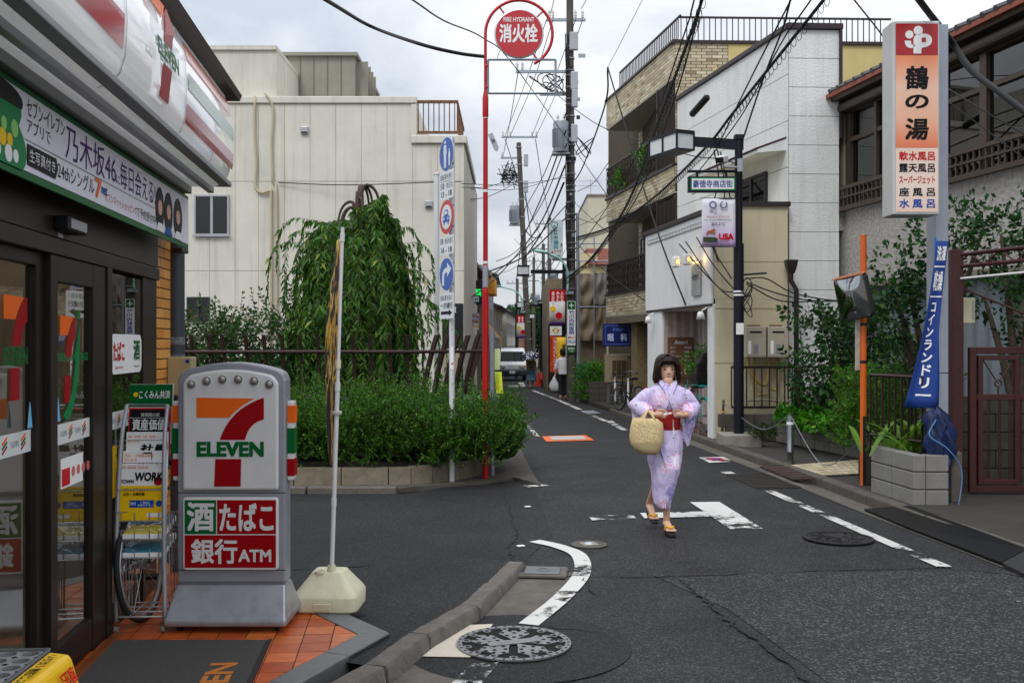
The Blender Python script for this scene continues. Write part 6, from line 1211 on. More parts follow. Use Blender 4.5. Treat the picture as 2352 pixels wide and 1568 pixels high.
MB().b(-.4,HL,-.36,-.28,5.88,5.95).build('gutter',roofred,BH);b=MB().loft([[(xx,-.32,5.96),(xx,3.2,7.4),(xx,3.2,7.3),(xx,-.28,5.91)] for xx in (-.38,HL)]);b.build('roof',tilem,BH);x=-.3
while x<HL:MB().tube([(x,-.38,5.97),(x,.9,6.5)],.045,6).build('roof_tile',tilem,BH);x += .27
MB().tube([(-.02,-.1,5.8),(.1,-.1,5.5),(.12,-.1,4.3),(.12,-.1,4.0)],.04,8).build('downpipe',mat('pipe_grey','#3c414a'),BH,smooth='auto');MB().b(.3,HL,-.16,.0,5.64,5.8).build('awning_roll',dkb,BH,bevel=.05)
corr=mat('corrugated','#7f8890',.5,.3,var=.15,streak=.3);b=MB();rows=[[],[]];K=90
for k_ in range(K+1):x=.2+4.3*k_/K;y_=.09+.025*math.sin(k_*1.05);rows[0].append((x,y_,.3));rows[1].append((x,y_,2.58))
b.loft(rows,caps=False,close=False).build('corrugated_sheet',corr,BH,smooth=True)
MB().b(4.5,HL,.05,.2,0,2.5).build('block_wall',conc_dark,BH)
# ------------------------------------------------------------------ shopping street lamp post
p=Vector((3.62,15.9,.1+gz(15.9)));LP=thing('street_lamp','dark navy street lamp post with box lantern over the road beside the salon','street lamp',tuple(p))
zl=lambda y,Y=15.9:EYE-(y-CY)/F*Y-p.z
xl=lambda x,Y=15.9:(x-CX)/F*Y-p.x
MB().tube([(0,0,.15),(0,0,zl(560))],.082,20).build('lower_post',navy_post,LP,smooth='auto');MB().tube([(0,0,zl(560)),(0,0,zl(318))],.062,16).build('upper_post',navy_post,LP,smooth='auto');MB().b(-.07,.07,-.07,.07,zl(322),zl(310)).build('cap',navy_post,LP,bevel=.01);MB().b(-.3,.3,-.3,.3,-.1,.17).build('footing',conc,LP,bevel=.02)
MB().loft([[(.07,-.045,zl(345)),(.07,.045,zl(345)),(.07,.045,zl(322)),(.07,-.045,zl(322))],[(xl(1580),-.04,zl(335)),(xl(1580),.04,zl(335)),(xl(1580),.04,zl(314)),(xl(1580),-.04,zl(314))]]).build('arm',navy_post,LP)
LN=MB().b(-.17,.17,-.42,.42,.12,.17).build('lantern',navy_post,LP,loc=(xl(1545),.15,zl(330)),rot=(0,0,R(24)))
for s in (-1,1):
    for e_ in (-1,0,1):MB().b(s*.16-.012,s*.16+.012,e_*.405-.014,e_*.405+.014,-.12,.12).build('lantern_frame',navy_post,LN)
MB().b(-.17,.17,-.42,.42,-.145,-.12).build('lantern_frame',navy_post,LN);dif=mat('lantern_diffuser','#cfd4d6',.3,var=.05,dirt=.15);MB().b(-.152,.152,-.40,.40,-.119,.119).build('diffuser',dif,LN)
# street name sign, banner, camera on the post
t=thing('street_name_sign','white and green box sign reading the shopping street name on the lamp post','sign',tuple(at(1636,424,15.75)));MB().b(-.385,.385,-.04,.06,-.125,.125).build('box',navy_post,t,bevel=.008);flat(t,rect(-.35,.355,-.095,.105),greenp,-.0405);flat(t,rect(-.33,.335,-.078,.088),whitep,-.0425);text(t,'豪徳寺商店街',-.315,.315,-.055,.065,mat('deep_blue','#123f8f',.5),-.046,.02)
MB().tube([(-.39,0,.21),(.4,0,.21)],.022,8).build('bar',navy_post,t);[MB().tube([(x,0,.12),(x,0,.21)],.02,6).build('hanger',navy_post,t) for x in (-.24,.22)]
t=thing('street_banner','pale lilac hanging banner with sports event emblems under the street name sign','banner',tuple(at(1651,510,15.7)));b=MB();lil=bpy.data.materials.new('lilac_cloth');lil.use_nodes=True
_n=lil.node_tree;_p=_n.nodes['Principled BSDF'];_t=_n.nodes.new('ShaderNodeTexCoord');_s=_n.nodes.new('ShaderNodeSeparateXYZ');_r=_n.nodes.new('ShaderNodeValToRGB');_n.links.new(_t.outputs['Generated'],_s.inputs[0]);_n.links.new(_s.outputs[2],_r.inputs[0]);_n.links.new(_r.outputs[0],_p.inputs[0]);_r.color_ramp.elements[0].color=lin('#b794cc');_r.color_ramp.elements[1].color=lin('#e0dfea');_r.color_ramp.elements[1].position=.55
b.loft([[(-.27+.53*v,-.012*math.sin(v*6+u*2),.37-.75*u-(.0 if v<.8 else .02*u)) for v in np.linspace(0,1,9)] for u in np.linspace(0,1,9)],caps=False,close=False);o=b.build('cloth',lil,t,smooth=True);o.modifiers.new('t','SOLIDIFY').thickness=.002
for s in (-1,1):
    b=MB()
    for k_ in range(14):a=2*math.pi*k_/14+(.3 if s>0 else 0);(b.box((s*.085-.01+.05*math.cos(a),-.02,.27+.05*math.sin(a)),(.018,.002,.018),(0,a,0)) if s<0 or abs(a-1.57)>.5 else None)
    b.build('emblem',mat('indigo_print','#3a2d6e',.5),t);text(t,'TOKYO 2020',s*.085-.065,s*.085+.05,.185,.203,purplep,-.019,0)
for k_,m_ in enumerate((bluep,blackp,redp,yellowp,greenp)):MB().lathe([(.009,0),(.013,0),(.013,.001),(.009,.001)],12).build('emblem',m_,t,loc=(-.135+.02*k_,-.019,.163-.010*(k_ // 3)),rot=(R(90),0,0))
text(t,'HOST CITY',-.07,.04,.118,.13,purplep,-.019,0);text(t,'Welcome to SETAGAYA!',-.2,.17,.07,.10,redp,-.019,0);text(t,'さぁ、みんなで東京2020大会を',-.24,.2,.02,.045,purplep,-.019,.01);text(t,'迎えよう!',-.12,.1,-.055,-.01,purplep,-.019,.02)
flat(t,[(-.25,-.31),(-.02,-.31),(-.02,-.255),(-.06,-.24),(-.25,-.235)],mat('dark_green_print','#3f4a2e',.5),-.018);flat(t,[(-.2,-.17),(-.17,-.14),(-.12,-.13),(-.08,-.10),(-.05,-.12),(-.07,-.15),(-.06,-.2),(-.1,-.17),(-.16,-.18),(-.2,-.215)],mat('horse_brown','#9a5a2a',.5),-.018);text(t,'USA',.0,.23,-.28,-.18,redp,-.018,.06);text(t,'アメリカ選手団キャンプ',.02,.2,-.315,-.295,redp,-.018,0)
for s in (.375,-.39):MB().tube([(-.29,.0,s),(.29,.0,s)],.008,6).build('rod',navy_post,t)
t=thing('security_camera','white security camera on a bracket below the lamp arm','camera',tuple(at(1660,366,15.7)),R(-25));MB().b(-.065,.065,-.2,.12,-.05,.06).build('housing',plast_w,t,bevel=.02,rot=(R(12),0,0));MB().b(-.06,.06,-.206,-.2,-.045,.04).build('lens',blackp,t,rot=(R(12),0,0));MB().tube([(0,0,-.06),(.02,0,-.12),(.24,.1,-.13)],.018,8).build('bracket',silver,t);MB().b(.22,.3,.05,.15,-.2,.0).build('clamp',silver,t)
for k_ in range(5):
    r1=.05+.03*rng.random();MB().tube([(xl(1715)+r1*math.cos(a),-.06,zl(660+12*k_)+r1*2*math.sin(a+k_)) for a in np.linspace(0,6.3,14)],.008,5).build('cable_coil',cable_m,LP)
for y_ in (672,680):MB().lathe([(.083,0),(.088,.01),(.083,.03)],16).build('tape',plast_w,LP,loc=(0,0,zl(y_)))
MB().b(-.06,.06,-.09,-.083,zl(768),zl(742)).build('notice',whitep,LP);MB().tube([(0,-.05,zl(632)),(.42,-.1,zl(628))],.018,6).build('stub_arm',navy_post,LP)
for pts in ([(1560,560,17.5),(1630,640,16.9),(1690,690,15.9),(1720,672,16.2)],[(1575,555,17.5),(1650,660,16.5),(1705,668,15.8)],[(1600,545,17.2),(1640,610,16.6),(1700,680,15.9)],[(1712,640,16),(1760,640,16.8),(1830,675,16.9),(1960,690,16.5),(2060,640,15)],[(1715,648,16),(1780,672,16.7),(1860,690,16.9),(1960,692,16.5)],[(1715,652,16),(1790,690,16.7),(1870,692,16.9),(1905,690,16.9)],[(1640,345,15.9),(1650,420,16.8),(1625,520,17),(1650,600,16.9)],[(1648,345,15.9),(1665,440,16.8),(1640,560,17),(1680,640,16.5)],[(1655,350,15.9),(1680,470,16.6),(1690,560,16.4)]):cable(pts,.011,'loose service cable draped around the lamp post and salon wall',group='service cables at the lamp post')
# ------------------------------------------------------------------ block planters, railing, bollard chain, shrubs at the right pavement
PB=thing('block_wall','low weathered block wall under the brown railing behind the lamp post','wall',(0,0,.1));bl2=mat('old_block','#4f4943',.9,var=.3,vs=7,dirt=.5,bump=.5,bs=50);bl3=mat('pale_block','#77736d',.85,var=.2,vs=8,dirt=.45,bump=.4,bs=70)
for r_ in range(2):
    for k_ in range(4):MB().b(3.55+.3*k_-.12*r_,3.843+.3*k_-.12*r_,16.5,16.62,.22*r_-.05,.22*r_+.165).build('block',bl2,PB,bevel=.008)
PC=thing('flower_bed','long pale block flower bed edge along the right pavement with ivy','planter',(0,0,.1));a_,c_=Vector((4.33,16.35)),Vector((4.86,13.9))
for r_ in range(2):
    for k_ in range(6):
        p0,p1=a_.lerp(c_,k_/6+.004),a_.lerp(c_,(k_+1)/6-.004);d=(p1-p0).normalized();n=Vector((-d.y,d.x));MB().slab([tuple(p0),tuple(p1),tuple(p1+n*.12),tuple(p0+n*.12)],-.05+.15*r_,.095+.15*r_).build('block',bl3,PC,bevel=.008)
MB().slab([(4.45,16.4),(4.95,13.9),(6.0,13.6),(5.5,16.9)],-.05,.2).build('soil',soil,PC)
RL=thing('railing','dark brown metal railing in front of the cream wall and gas pipes','railing',(0,16.62,0));q1,q2=(1680-CX)/F*16.62,(1950-CX)/F*16.62
for y_ in (843,935):MB().b(q1,q2,-.02,.02,EYE-(y_-CY)/F*16.62-.02,EYE-(y_-CY)/F*16.62+.02).build('rail',brownalu,RL)
x=q1;k_=0
while x<q2:w_=.03 if k_ % 8==1 else .009;MB().b(x-w_,x+w_,-.014,.014,.35 if w_>.01 else .6,1.27).build('baluster',brownalu,RL);x += .127;k_ += 1
b1=gnd(1815,1062,.1);BO=thing('bollard','stainless steel bollard with white band linked by chain on the pavement','bollard',tuple(b1));MB().lathe([(.07,0),(.07,.008),(.044,.01),(.044,.13),(.048,.135),(.048,.15),(.044,.155),(.044,.60),(.04,.612),(.001,.612)],20).build('post',steel,BO,smooth='auto');MB().lathe([(.0445,.5),(.046,.502),(.046,.535),(.0445,.537)],20).build('band',whitep,BO);MB().tube([(-.02,0,.61),(0,0,.65),(.02,0,.61)],.006,6).build('eye',steel,BO)
def chain(P,label):
    P=spline(P,14);t=thing('chain',label,'chain',tuple(P[0]));b=MB();i=0
    for a,c in zip(P,P[1:]):
        n_=max(1,int((c-a).length/.024))
        for k_ in range(n_):
            m_=a.lerp(c,(k_+.5)/n_)-P[0];d=(c-a).normalized();u_=d.cross(Vector((0,0,1))).normalized() if i % 2 else Vector((0,0,1));b.tube([m_+d*.017*math.cos(w_)+u_*.008*math.sin(w_) for w_ in np.linspace(0,6.28,7)],.0028,4,False);i += 1
    stuff(b.build('link',steel,t))
tp=lambda v,z:Vector((v.x,v.y,v.z+z))
ps=gnd(1658,1008,.1);chain([tp(ps,.62),Vector((3.72,14.9,.38)),tp(b1,.62)],'steel chain hanging between the wooden stake and the bollard');op=gnd(1983,1122,.05);chain([tp(b1,.62),tp((b1+op)/2,.12),tp(op,.55)],'steel chain hanging between the bollard and the orange pole')
t=thing('stake','thin brown wooden stake leaning at the salon corner','stake',tuple(ps));MB().tube([(0,0,0),(.03,0,.66)],.022,8).build('stick',wood,t);MB().lathe([(.026,0),(.026,.02)],8).build('tie',yellowp,t,loc=(.02,0,.45))
# foliage
shrub('shrub','camellia bush with glossy dark leaves behind the railing beside the orange pole',(5.0,14.9,.3),.70,.5,2.3,260,.095,lf_dark,30,.6,.45)
shrub('shrub','fine-leaved bright green shrub behind the orange pole',(4.75,13.2,.25),.5,.45,1.35,700,.035,lf_bright,10,.5,.22)
shrub('shrub','small wispy green shrub above the block planter railing',(5.1,12.6,.5),.45,.3,1.5,350,.03,lf_bright,25,.5,.3)
t=thing('ivy_bed','trailing bright green ivy spilling over the flower bed edge','plant',(4.7,15.1,.3));Bp=[((.9*rng.random()-.35),rng.normal(0,.55),.05+.2*rng.random()) for _ in range(700)];P,D,Ls=sprigs(Bp,[(rng.normal(-.3,.5),rng.normal(-.3,.5),.3+.4*rng.random()) for _ in Bp],.16,.06,.07,-.05);leaves('foliage',P,D,.085,.8,lf_bright,t,.2)
MB().prism([(-.03,0),(0,-.03),(.03,0),(.03,.02),(0,.03),(-.03,.02)],0,.003).build('leaf',yellowp,t,loc=(-.55,-.15,.12));shrub('shrub','low weedy plant at the foot of the dark lamp post',(3.95,15.6,.12),.22,.1,.22,60,.05,lf_dark,0,.4,.12)
def camellia(label,loc,blobs,n,size,m):
    t=thing('garden_tree',label,'tree',loc);b=MB();P=[];D=[]
    for (x,y,z,r) in blobs:b.tube(spline([(0,0,0),(x*.25,y*.2,z*.45),(x*.7,y*.6,z*.8),(x,y,z)],4),[.06-.045*i/12 for i in range(13)],7)
    b.build('trunk',bark,t,smooth=True)
    for (x,y,z,r) in blobs:
        for _ in range(n):
            v=rng.normal(size=3);v /= np.linalg.norm(v);q_=r*(.35+.65*rng.random()**.5);c=np.array((x,y,z))+v*q_*np.array((1,.8,.75))
            for k_ in range(7):P.append(c+rng.normal(0,.05,3));D.append(v+rng.normal(0,.6,3)+np.array((0,0,.4)))
    leaves('crown',P,D,size,.5,m,t,.15);return t
camellia('old camellia tree with crooked branches behind the bathhouse sign pole',(4.95,11.7,.2),[(-.45,0,1.75,.38),(-.3,.1,2.35,.42),(.15,0,2.75,.45),(-.5,-.1,2.05,.3),(.6,0,2.85,.5),(.1,.2,2.1,.4),(-.35,0,1.3,.3)],40,.085,lf_dark)
camellia('dense camellia tree behind the maroon gate',(5.75,11.3,.2),[(-.2,0,2.7,.5),(.3,.1,2.9,.55),(.1,-.1,2.2,.5),(.5,0,2.2,.5),(-.35,.1,2.0,.4),(.2,0,1.5,.5),(.6,0,1.6,.4)],46,.08,lf_dark)
# ------------------------------------------------------------------ traffic mirror on orange pole
q=op;MR=thing('traffic_mirror','square traffic mirror on an orange pole with black lower sleeve','mirror',tuple(q));mz=lambda y:EYE-(y-CY)/F*q.y-q.z
orpole=mat('orange_pole','#d9661a',.45,var=.08,dirt=.15);MB().tube([(0,0,0),(0,0,mz(540))],.035,18).build('pole',orpole,MR,smooth='auto');MB().lathe([(.036,0),(.001,.01)],18).build('cap',orpole,MR,loc=(0,0,mz(540)));MB().b(-.018,.018,-.05,-.036,.0,mz(955)).build('sleeve',rubber,MR)
mo=MB().prism(rrect(-.22,.22,-.245,.245,.06),-.03,.03).build('mirror_body',mat('mirror_back','#2b2a2b',.5,var=.3),MR,bevel=.01,loc=(-.135,-.09,mz(683)),rot=(R(8),R(-7),R(-60)));MB().loft([[(-.2+.4*u,-.032-.035*(1-(2*u-1)**2)*(1-(2*v-1)**2),-.225+.45*v) for u in np.linspace(0,1,11)] for v in np.linspace(0,1,11)],caps=False,close=False).build('glass_face',mat('mirror_glass','#b5babd',.05,1.0,var=.1),mo,smooth=True);MB().loft([[(-.22,-.06,.225),(.22,-.06,.225),(.22,.03,.246),(-.22,.03,.246)],[(-.22,-.06,.23),(.22,-.06,.23),(.22,.03,.254),(-.22,.03,.254)]]).build('hood',mat('mirror_hood','#b3602a',.6,var=.5,vs=8),mo)
for y_ in (670,690):MB().b(-.06,.06,-.06,.05,mz(y_)-.03,mz(y_)+.03).build('clamp',galv,MR,bevel=.008)
for y_ in (748,834):MB().lathe([(.037,0),(.04,.002),(.04,.03),(.037,.032)],16).build('band',darkmetal,MR,loc=(0,0,mz(y_)))
MB().b(-.1,-.045,-.03,-.02,mz(850),mz(735)).build('side_plate',mat('rusty_white','#b5a79c',.6,var=.5,vs=7,dirt=.5),MR,bevel=.005);MB().b(.0,.03,-.06,-.055,mz(1020),mz(1003)).build('padlock',steel,MR,rot=(0,0,0))
# ------------------------------------------------------------------ block planter with railing, plants and tarpaulin
BP=thing('block_planter','grey concrete block planter with three courses beside the orange pole','planter',(0,0,.1));a_,c_=Vector((3.80,10.55)),Vector((3.88,9.62))
for r_ in range(3):
    for k_ in range(2):
        p0,p1=a_.lerp(c_,k_/2+.008),a_.lerp(c_,(k_+1)/2-.008);MB().slab([tuple(p0),tuple(p1),(p1.x+.12,p1.y),(p0.x+.12,p0.y)],.17*r_-.02,.17*r_+.138).build('block',mat('grey_block','#7f7d78',.85,var=.15,vs=12,dirt=.6,dscale=3,bump=.4,bs=90),BP,bevel=.008)
    MB().b(4.005,4.22,9.62,9.74,.17*r_-.02,.17*r_+.138).build('block',mat('grey_block','#7f7d78'),BP,bevel=.008)
MB().slab([(3.815,10.53),(3.89,9.635),(4.21,9.635),(4.21,9.73),(3.97,9.73),(3.9,10.53)],-.02,.475).build('mortar',conc_dark,BP);MB().slab([(3.9,10.5),(3.98,9.75),(4.3,9.75),(4.6,11.5),(4.0,11.5)],0,.42).build('soil',soil,BP);MB().b(4.3,4.42,9.75,9.95,-.02,.5).build('stone',conc_dark,BP,bevel=.03)
R2=thing('railing','small brown metal railing standing on the block planter before the blue flag','railing',(0,0,0));a_,c_=Vector((3.87,10.75)),Vector((4.08,9.9))
for z in (.68,1.32):MB().tube([(a_.x,a_.y,z),(c_.x,c_.y,z)],.018,4).build('rail',brownalu,R2)
for k_ in range(9):p_=a_.lerp(c_,k_/8);MB().b(p_.x-.01,p_.x+.01,p_.y-.01,p_.y+.01,.5 if k_ in (0,8) else .68,1.32).build('baluster',brownalu,R2)
MB().tube([(a_.x,a_.y,1.32),(4.5,11.0,1.32)],.018,4).build('rail',brownalu,R2);MB().tube([(a_.x,a_.y,.68),(4.5,11.0,.68)],.018,4).build('rail',brownalu,R2)
t=thing('aspidistra','broad bladed green plants growing inside the block planter railing','plant',(4.12,10.45,.5));lfb=leaf_mat('blade_leaf','#2f5a1a','#6f9a32','#b0b85a')
for k_ in range(34):
    a=rng.random()*6.28;l=.35+.3*rng.random();b=MB();rows=[]
    for j in range(6):u=j/5;w_=.035*math.sin(math.pi*min(1,u*.9+.1));r_=l*.8*u;z=l*1.1*u-.5*l*u*u;rows.append([(r_*math.cos(a)-w_*math.sin(a),r_*math.sin(a)+w_*math.cos(a),z),(r_*math.cos(a),r_*math.sin(a),z-.012),(r_*math.cos(a)+w_*math.sin(a),r_*math.sin(a)-w_*math.cos(a),z)])
    b.loft(rows,caps=False,close=False).build('leaf',lfb,t,loc=(rng.normal(0,.12),rng.normal(0,.22),0),smooth=True)
t=thing('tarpaulin','crumpled blue tarpaulin tied to the railing with a blue rope','tarpaulin',(4.15,9.83,.62));b=MB();rows=[]
for j in range(15):
    u=j/14;z=.38-.95*u;w_=.035+.10*math.sin(math.pi*u**.6)*(1 if u<.55 else .6);cx_=.0+.09*u;rows.append([(cx_+w_*math.cos(a)*(1+.28*math.sin(3*a+u*9)+.14*math.sin(7*a-u*15)),-.08+w_*.7*math.sin(a)*(1+.3*math.sin(4*a-u*7)+.12*math.sin(9*a+u*11)),z+.035*math.sin(a*3+u*5)) for a in np.linspace(0,6.2832*(1-1/44),44)])
rows=[[(p[0]+rng.normal(0,.010),p[1]+rng.normal(0,.010),p[2]+rng.normal(0,.008)) for p in r_] for r_ in rows];b.loft(rows).build('sheet',mat('tarp_blue','#0d2450',.6,var=.3,vs=14,bump=.6,bs=25),t,smooth=True);MB().tube(spline([(-.05,-.2,.3),(-.12,-.22,.15),(.05,-.24,.02),(.2,-.2,-.2),(.16,-.2,-.6)],6),.006,6).build('rope',mat('rope_blue','#5a86b8',.7),t,smooth=True)
# ------------------------------------------------------------------ bathhouse pole sign
q=gnd(2162,1156,.05);BS=thing('bathhouse_sign','tall illuminated bathhouse box sign in red and orange on a square steel pole','sign',(q.x,q.y,.05))
bz=lambda y,Y=q.y:EYE-(y-CY)/F*Y-.05
polm=mat('sign_pole_grey','#9ba1ad',.5,.2,var=.1,streak=.3);MB().b(-.06,.075,.0,.22,0,bz(55)).build('pole',polm,BS,bevel=.01);MB().b(-.062,.077,-.002,.222,bz(856)-.004,bz(856)+.004).build('pole_joint',darkmetal,BS);MB().b(-.062,.077,-.002,.222,bz(1024)-.004,bz(1024)+.004).build('pole_joint',darkmetal,BS)
for k_ in range(6):MB().lathe([(.02,0),(.02,.02),(.001,.025)],8).build('bolt',rust,BS,loc=(-.062,.05,bz(700+70*k_)),rot=(0,R(-90),0))
bxx=(2108-CX)/F*(q.y-.28)-q.x;z0,z1=bz(493,q.y-.28),bz(48,q.y-.28)
BX=MB().b(bxx-.245,bxx+.215,-.28,.0,z0,z1).build('box',mat('sign_box_alu','#c3c4c2',.4,.3,var=.06,streak=.2),BS,bevel=.01)
def grad(name,cols):
    m=bpy.data.materials.new(name);m.use_nodes=True;n=m.node_tree;p_=n.nodes['Principled BSDF'];t_=n.nodes.new('ShaderNodeTexCoord');s_=n.nodes.new('ShaderNodeSeparateXYZ');r_=n.nodes.new('ShaderNodeValToRGB');n.links.new(t_.outputs['Generated'],s_.inputs[0]);n.links.new(s_.outputs[2],r_.inputs[0]);n.links.new(r_.outputs[0],p_.inputs[0]);p_.inputs['Roughness'].default_value=.35
    e_=r_.color_ramp.elements;e_[0].color=lin(cols[0][1]);e_[1].color=lin(cols[-1][1])
    for ps_,c in cols[1:-1]:x_=e_.new(ps_);x_.color=lin(c)
    return m
fx0,fx1=bxx-.215,bxx+.195;fz=lambda y:bz(y,q.y-.28)
MB().prism(rect(fx0,fx1,fz(127),fz(55)),-.287,-.281).build('face',mat('bath_red','#a80a18',.3,var=.04),BX);MB().prism(rect(fx0,fx1,fz(339),fz(128)),-.287,-.281).build('face',grad('bath_orange',[(0,'#e8794a'),(.3,'#f0b596'),(.65,'#efc3a8'),(1,'#ec8a5c')]),BX);MB().prism(rect(fx0,fx1,fz(487),fz(340)),-.287,-.281).build('face',grad('bath_cream',[(0,'#efcdb8'),(.4,'#eedbce'),(1,'#efd3c0')]),BX)
cxm=(fx0+fx1)/2;sy=-.2875
def bd(x,z,r_):MB().prism(disc(x,z,r_,20),sy-.002,sy).build('emblem',whitep,BX)
zc=(fz(127)+fz(55))/2;bd(cxm-.075,zc+.045,.04);bd(cxm+.012,zc+.085,.045)
MB().prism([(cxm-.12,zc-.015)]+bez((cxm-.12,zc-.015),(cxm-.12,zc-.10),(cxm-.03,zc-.085),6)[1:]+[(cxm-.02,zc-.05),(cxm-.055,zc-.055),(cxm-.06,zc-.015)],sy-.002,sy).build('emblem',whitep,BX);MB().prism([(cxm-.035,zc-.14),(cxm+.04,zc-.14),(cxm+.045,zc-.085)]+bez((cxm+.045,zc-.085),(cxm+.17,zc-.07),(cxm+.14,zc+.02),6)+bez((cxm+.14,zc+.02),(cxm+.1,zc+.08),(cxm-.02,zc+.035),6)+[(cxm-.035,zc+.0)],sy-.002,sy).build('emblem',whitep,BX)
bd_=mat('bath_red'  ,'#a80a18');MB().prism(rect(cxm+.045,cxm+.085,zc-.03,zc+.015),sy-.004,sy-.002).build('emblem',bd_,BX)
for s,ya,yb in (('鶴',206,152),('の',250,218),('湯',322,272)):text(BX,s,cxm-.115,cxm+.115,fz(ya),fz(yb),blackp,sy-.001,.035,shear=.06)
for s,ya,yb,m_,bo in (('軟水風呂',369,348,redp,.03),('露天風呂',396,376,blackp,.03),('スーパージェット',422,404,redp,.03),('座 風 呂',451,431,blackp,.03),('水 風 呂',478,457,bluep,.03)):text(BX,s,fx0+.03,fx1-.03,fz(ya),fz(yb),m_,sy-.001,bo)
for y_ in (155,390):MB().b(bxx+.2,bxx+.26,-.1,.05,bz(y_)-.03,bz(y_)+.03).build('bracket',darkmetal,BS)
# blue laundry flag beside the pole
t=thing('laundry_flag','blue laundry banner flag with white characters on a rod by the sign pole','flag',(q.x-.085,q.y-.06,.05));fb=mat('flag_blue','#123a86',.75,var=.08,vs=6);MB().tube([(0,0,.0),(0,0,bz(548))],.012,8).build('rod',mat('rod_blue','#1f74c4',.4),t,smooth=True)
fxp=lambda x:(x-CX)/F*(q.y-.06)-(q.x-.085)
rows=[]
def fpt(u,v):
    y=555+u*380;xl_=2143+(2073-2143)*u**1.3;xr_=2172-(2172-2147)*min(1,u*1.8);return (fxp(xl_+(xr_-xl_)*v),-.05-.05*math.sin(v*5+u*4)*u-.02,bz(y,q.y-.06))
MB().loft([[fpt(u,v) for v in np.linspace(0,1,8)] for u in np.linspace(0,1,18)],caps=False,close=False).build('cloth',fb,t,smooth=True).modifiers.new('t','SOLIDIFY').thickness=.002
def ft(s,u0,u1,v0,v1,vert=False):text(t,s,0,1,0,1,whitep,bold=.03,vert=vert,map3=lambda p:(lambda w_:(w_[0],w_[1]-.003+p[1],w_[2]))(fpt(u1+(u0-u1)*p[2],v0+(v1-v0)*p[0])))
ft('洗濯',.03,.12,.15,.9);ft('乾燥',.18,.30,.15,.9);ft('コインランドリー',.37,.93,.28,.72,True)
for k_ in (.15,.33):MB().loft([[(lambda w_:(w_[0],w_[1]-.006,w_[2]))(fpt(k_+d,v)) for v in (.05,.35,.65,.95)] for d in (0,.008)],caps=False,close=False).build('print',whitep,t)
for z in (bz(733),bz(835),bz(932)):MB().b(-.05,.03,-.02,.02,z-.015,z+.015).build('clip',plast_w,t)
# ------------------------------------------------------------------ maroon gate
mar=mat('maroon_paint','#45201f',.45,.2,var=.25,vs=10,dirt=.3,bump=.1);GT_=thing('gate','maroon painted iron gate with tall post and lattice truss overhead','gate',(4.62,10.35,.08));gzz=lambda y:EYE-(y-CY)/F*10.35-.08
gx=lambda x:(x-CX)/F*10.35-4.62
MB().b(gx(2187),gx(2214),0,.14,0,gzz(572)).build('post',mar,GT_,bevel=.008);g_=MB();x0,x1,za,zb=gx(2226),gx(2400),gzz(1130),gzz(797)
for X0,X1,Z0,Z1 in ((x0,x0+.07,za,zb),(x1-.07,x1,za,zb),(x0+.07,x1-.07,zb-.07,zb),(x0+.07,x1-.07,za,za+.07),(x0+.07,x1-.07,gzz(912)-.03,gzz(912)+.03)):MB().b(X0,X1,-.02,.04,Z0,Z1).build('gate_frame',mar,GT_,bevel=.005)
xi0,xi1=x0+.085,gx(2340)
for X0,X1,Z0,Z1 in ((xi0,xi0+.05,za+.085,zb-.085),(xi1-.05,xi1,za+.085,zb-.085),(xi0+.05,xi1-.05,zb-.135,zb-.085),(xi0+.05,xi1-.05,za+.085,za+.135)):MB().b(X0,X1,-.03,.03,Z0,Z1).build('gate_frame',mar,GT_,bevel=.004)
for k_ in range(4):xx=xi0+.12+.11*k_;MB().tube([(xx,.0,za+.1),(xx,.0,gzz(912))],.012,6).build('bar',mar,GT_)
xx=(xi0+xi1)/2;MB().tube([(xi0+.05,0,zb-.12),(xx,0,gzz(880)),(xi1-.05,0,zb-.12)],.008,6).build('ornament',mar,GT_);MB().tube([(xx+.035*math.cos(a),0,gzz(880)+.0+.035*math.sin(a)) for a in np.linspace(0,6.3,16)],.008,6).build('ornament',mar,GT_);MB().tube([(xx,0,gzz(890)),(xx,0,gzz(908))],.008,6).build('ornament',mar,GT_)
ta,tb=(gx(2200),.07,gzz(585)),(gx(2200)+.95,-1.2,gzz(572));tc_,td=(gx(2200),.07,gzz(612)),(gx(2200)+.95,-1.2,gzz(602))
MB().tube([ta,tb],.022,10).build('truss_tube',mar,GT_,smooth='auto');MB().tube([tc_,td],.022,10).build('truss_tube',mar,GT_,smooth='auto')
for k_ in range(10):
    u0,u1=k_/10,(k_+1)/10;L1=lambda a,c,u:tuple(a[i]+(c[i]-a[i])*u for i in range(3));MB().tube([L1(ta,tb,u0) if k_ % 2 else L1(tc_,td,u0),L1(tc_,td,u1) if k_ % 2 else L1(ta,tb,u1)],.010,6).build('truss_web',mar,GT_)
MB().tube([(gx(2200),.05,gzz(640)),(gx(2200)+.95,-1.2,gzz(625))],.012,8).build('pole',plast_w,GT_);MB().tube([(gx(2214),.07,gzz(660)),(gx(2352),-.2,gzz(730))],.012,6).build('brace',mar,GT_)
t=thing('meter_box','cream metal meter box fixed behind the maroon gate post','box',tuple(at(2224,712,10.55)));MB().b(-.07,.075,0,.12,-.14,.13).build('box',mat('cream_box','#c9c3a4',.5,var=.06),t,bevel=.008);MB().b(.045,.055,-.006,.0,-.1,.1).build('hinge',galv,t)
t=thing('garden_wall','dark mossy concrete block wall behind the maroon gate','wall',(4.75,11.0,.08))
for r_ in range(5):
    for k_ in range(5):MB().b(.4*k_-.2*(r_ % 2),.392+.4*k_-.2*(r_ % 2),0,.12,.2*r_,.192+.2*r_).build('block',mat('mossy_block','#4b4a3f',.95,var=.4,vs=8,bump=.5,bs=40),t,bevel=.008)
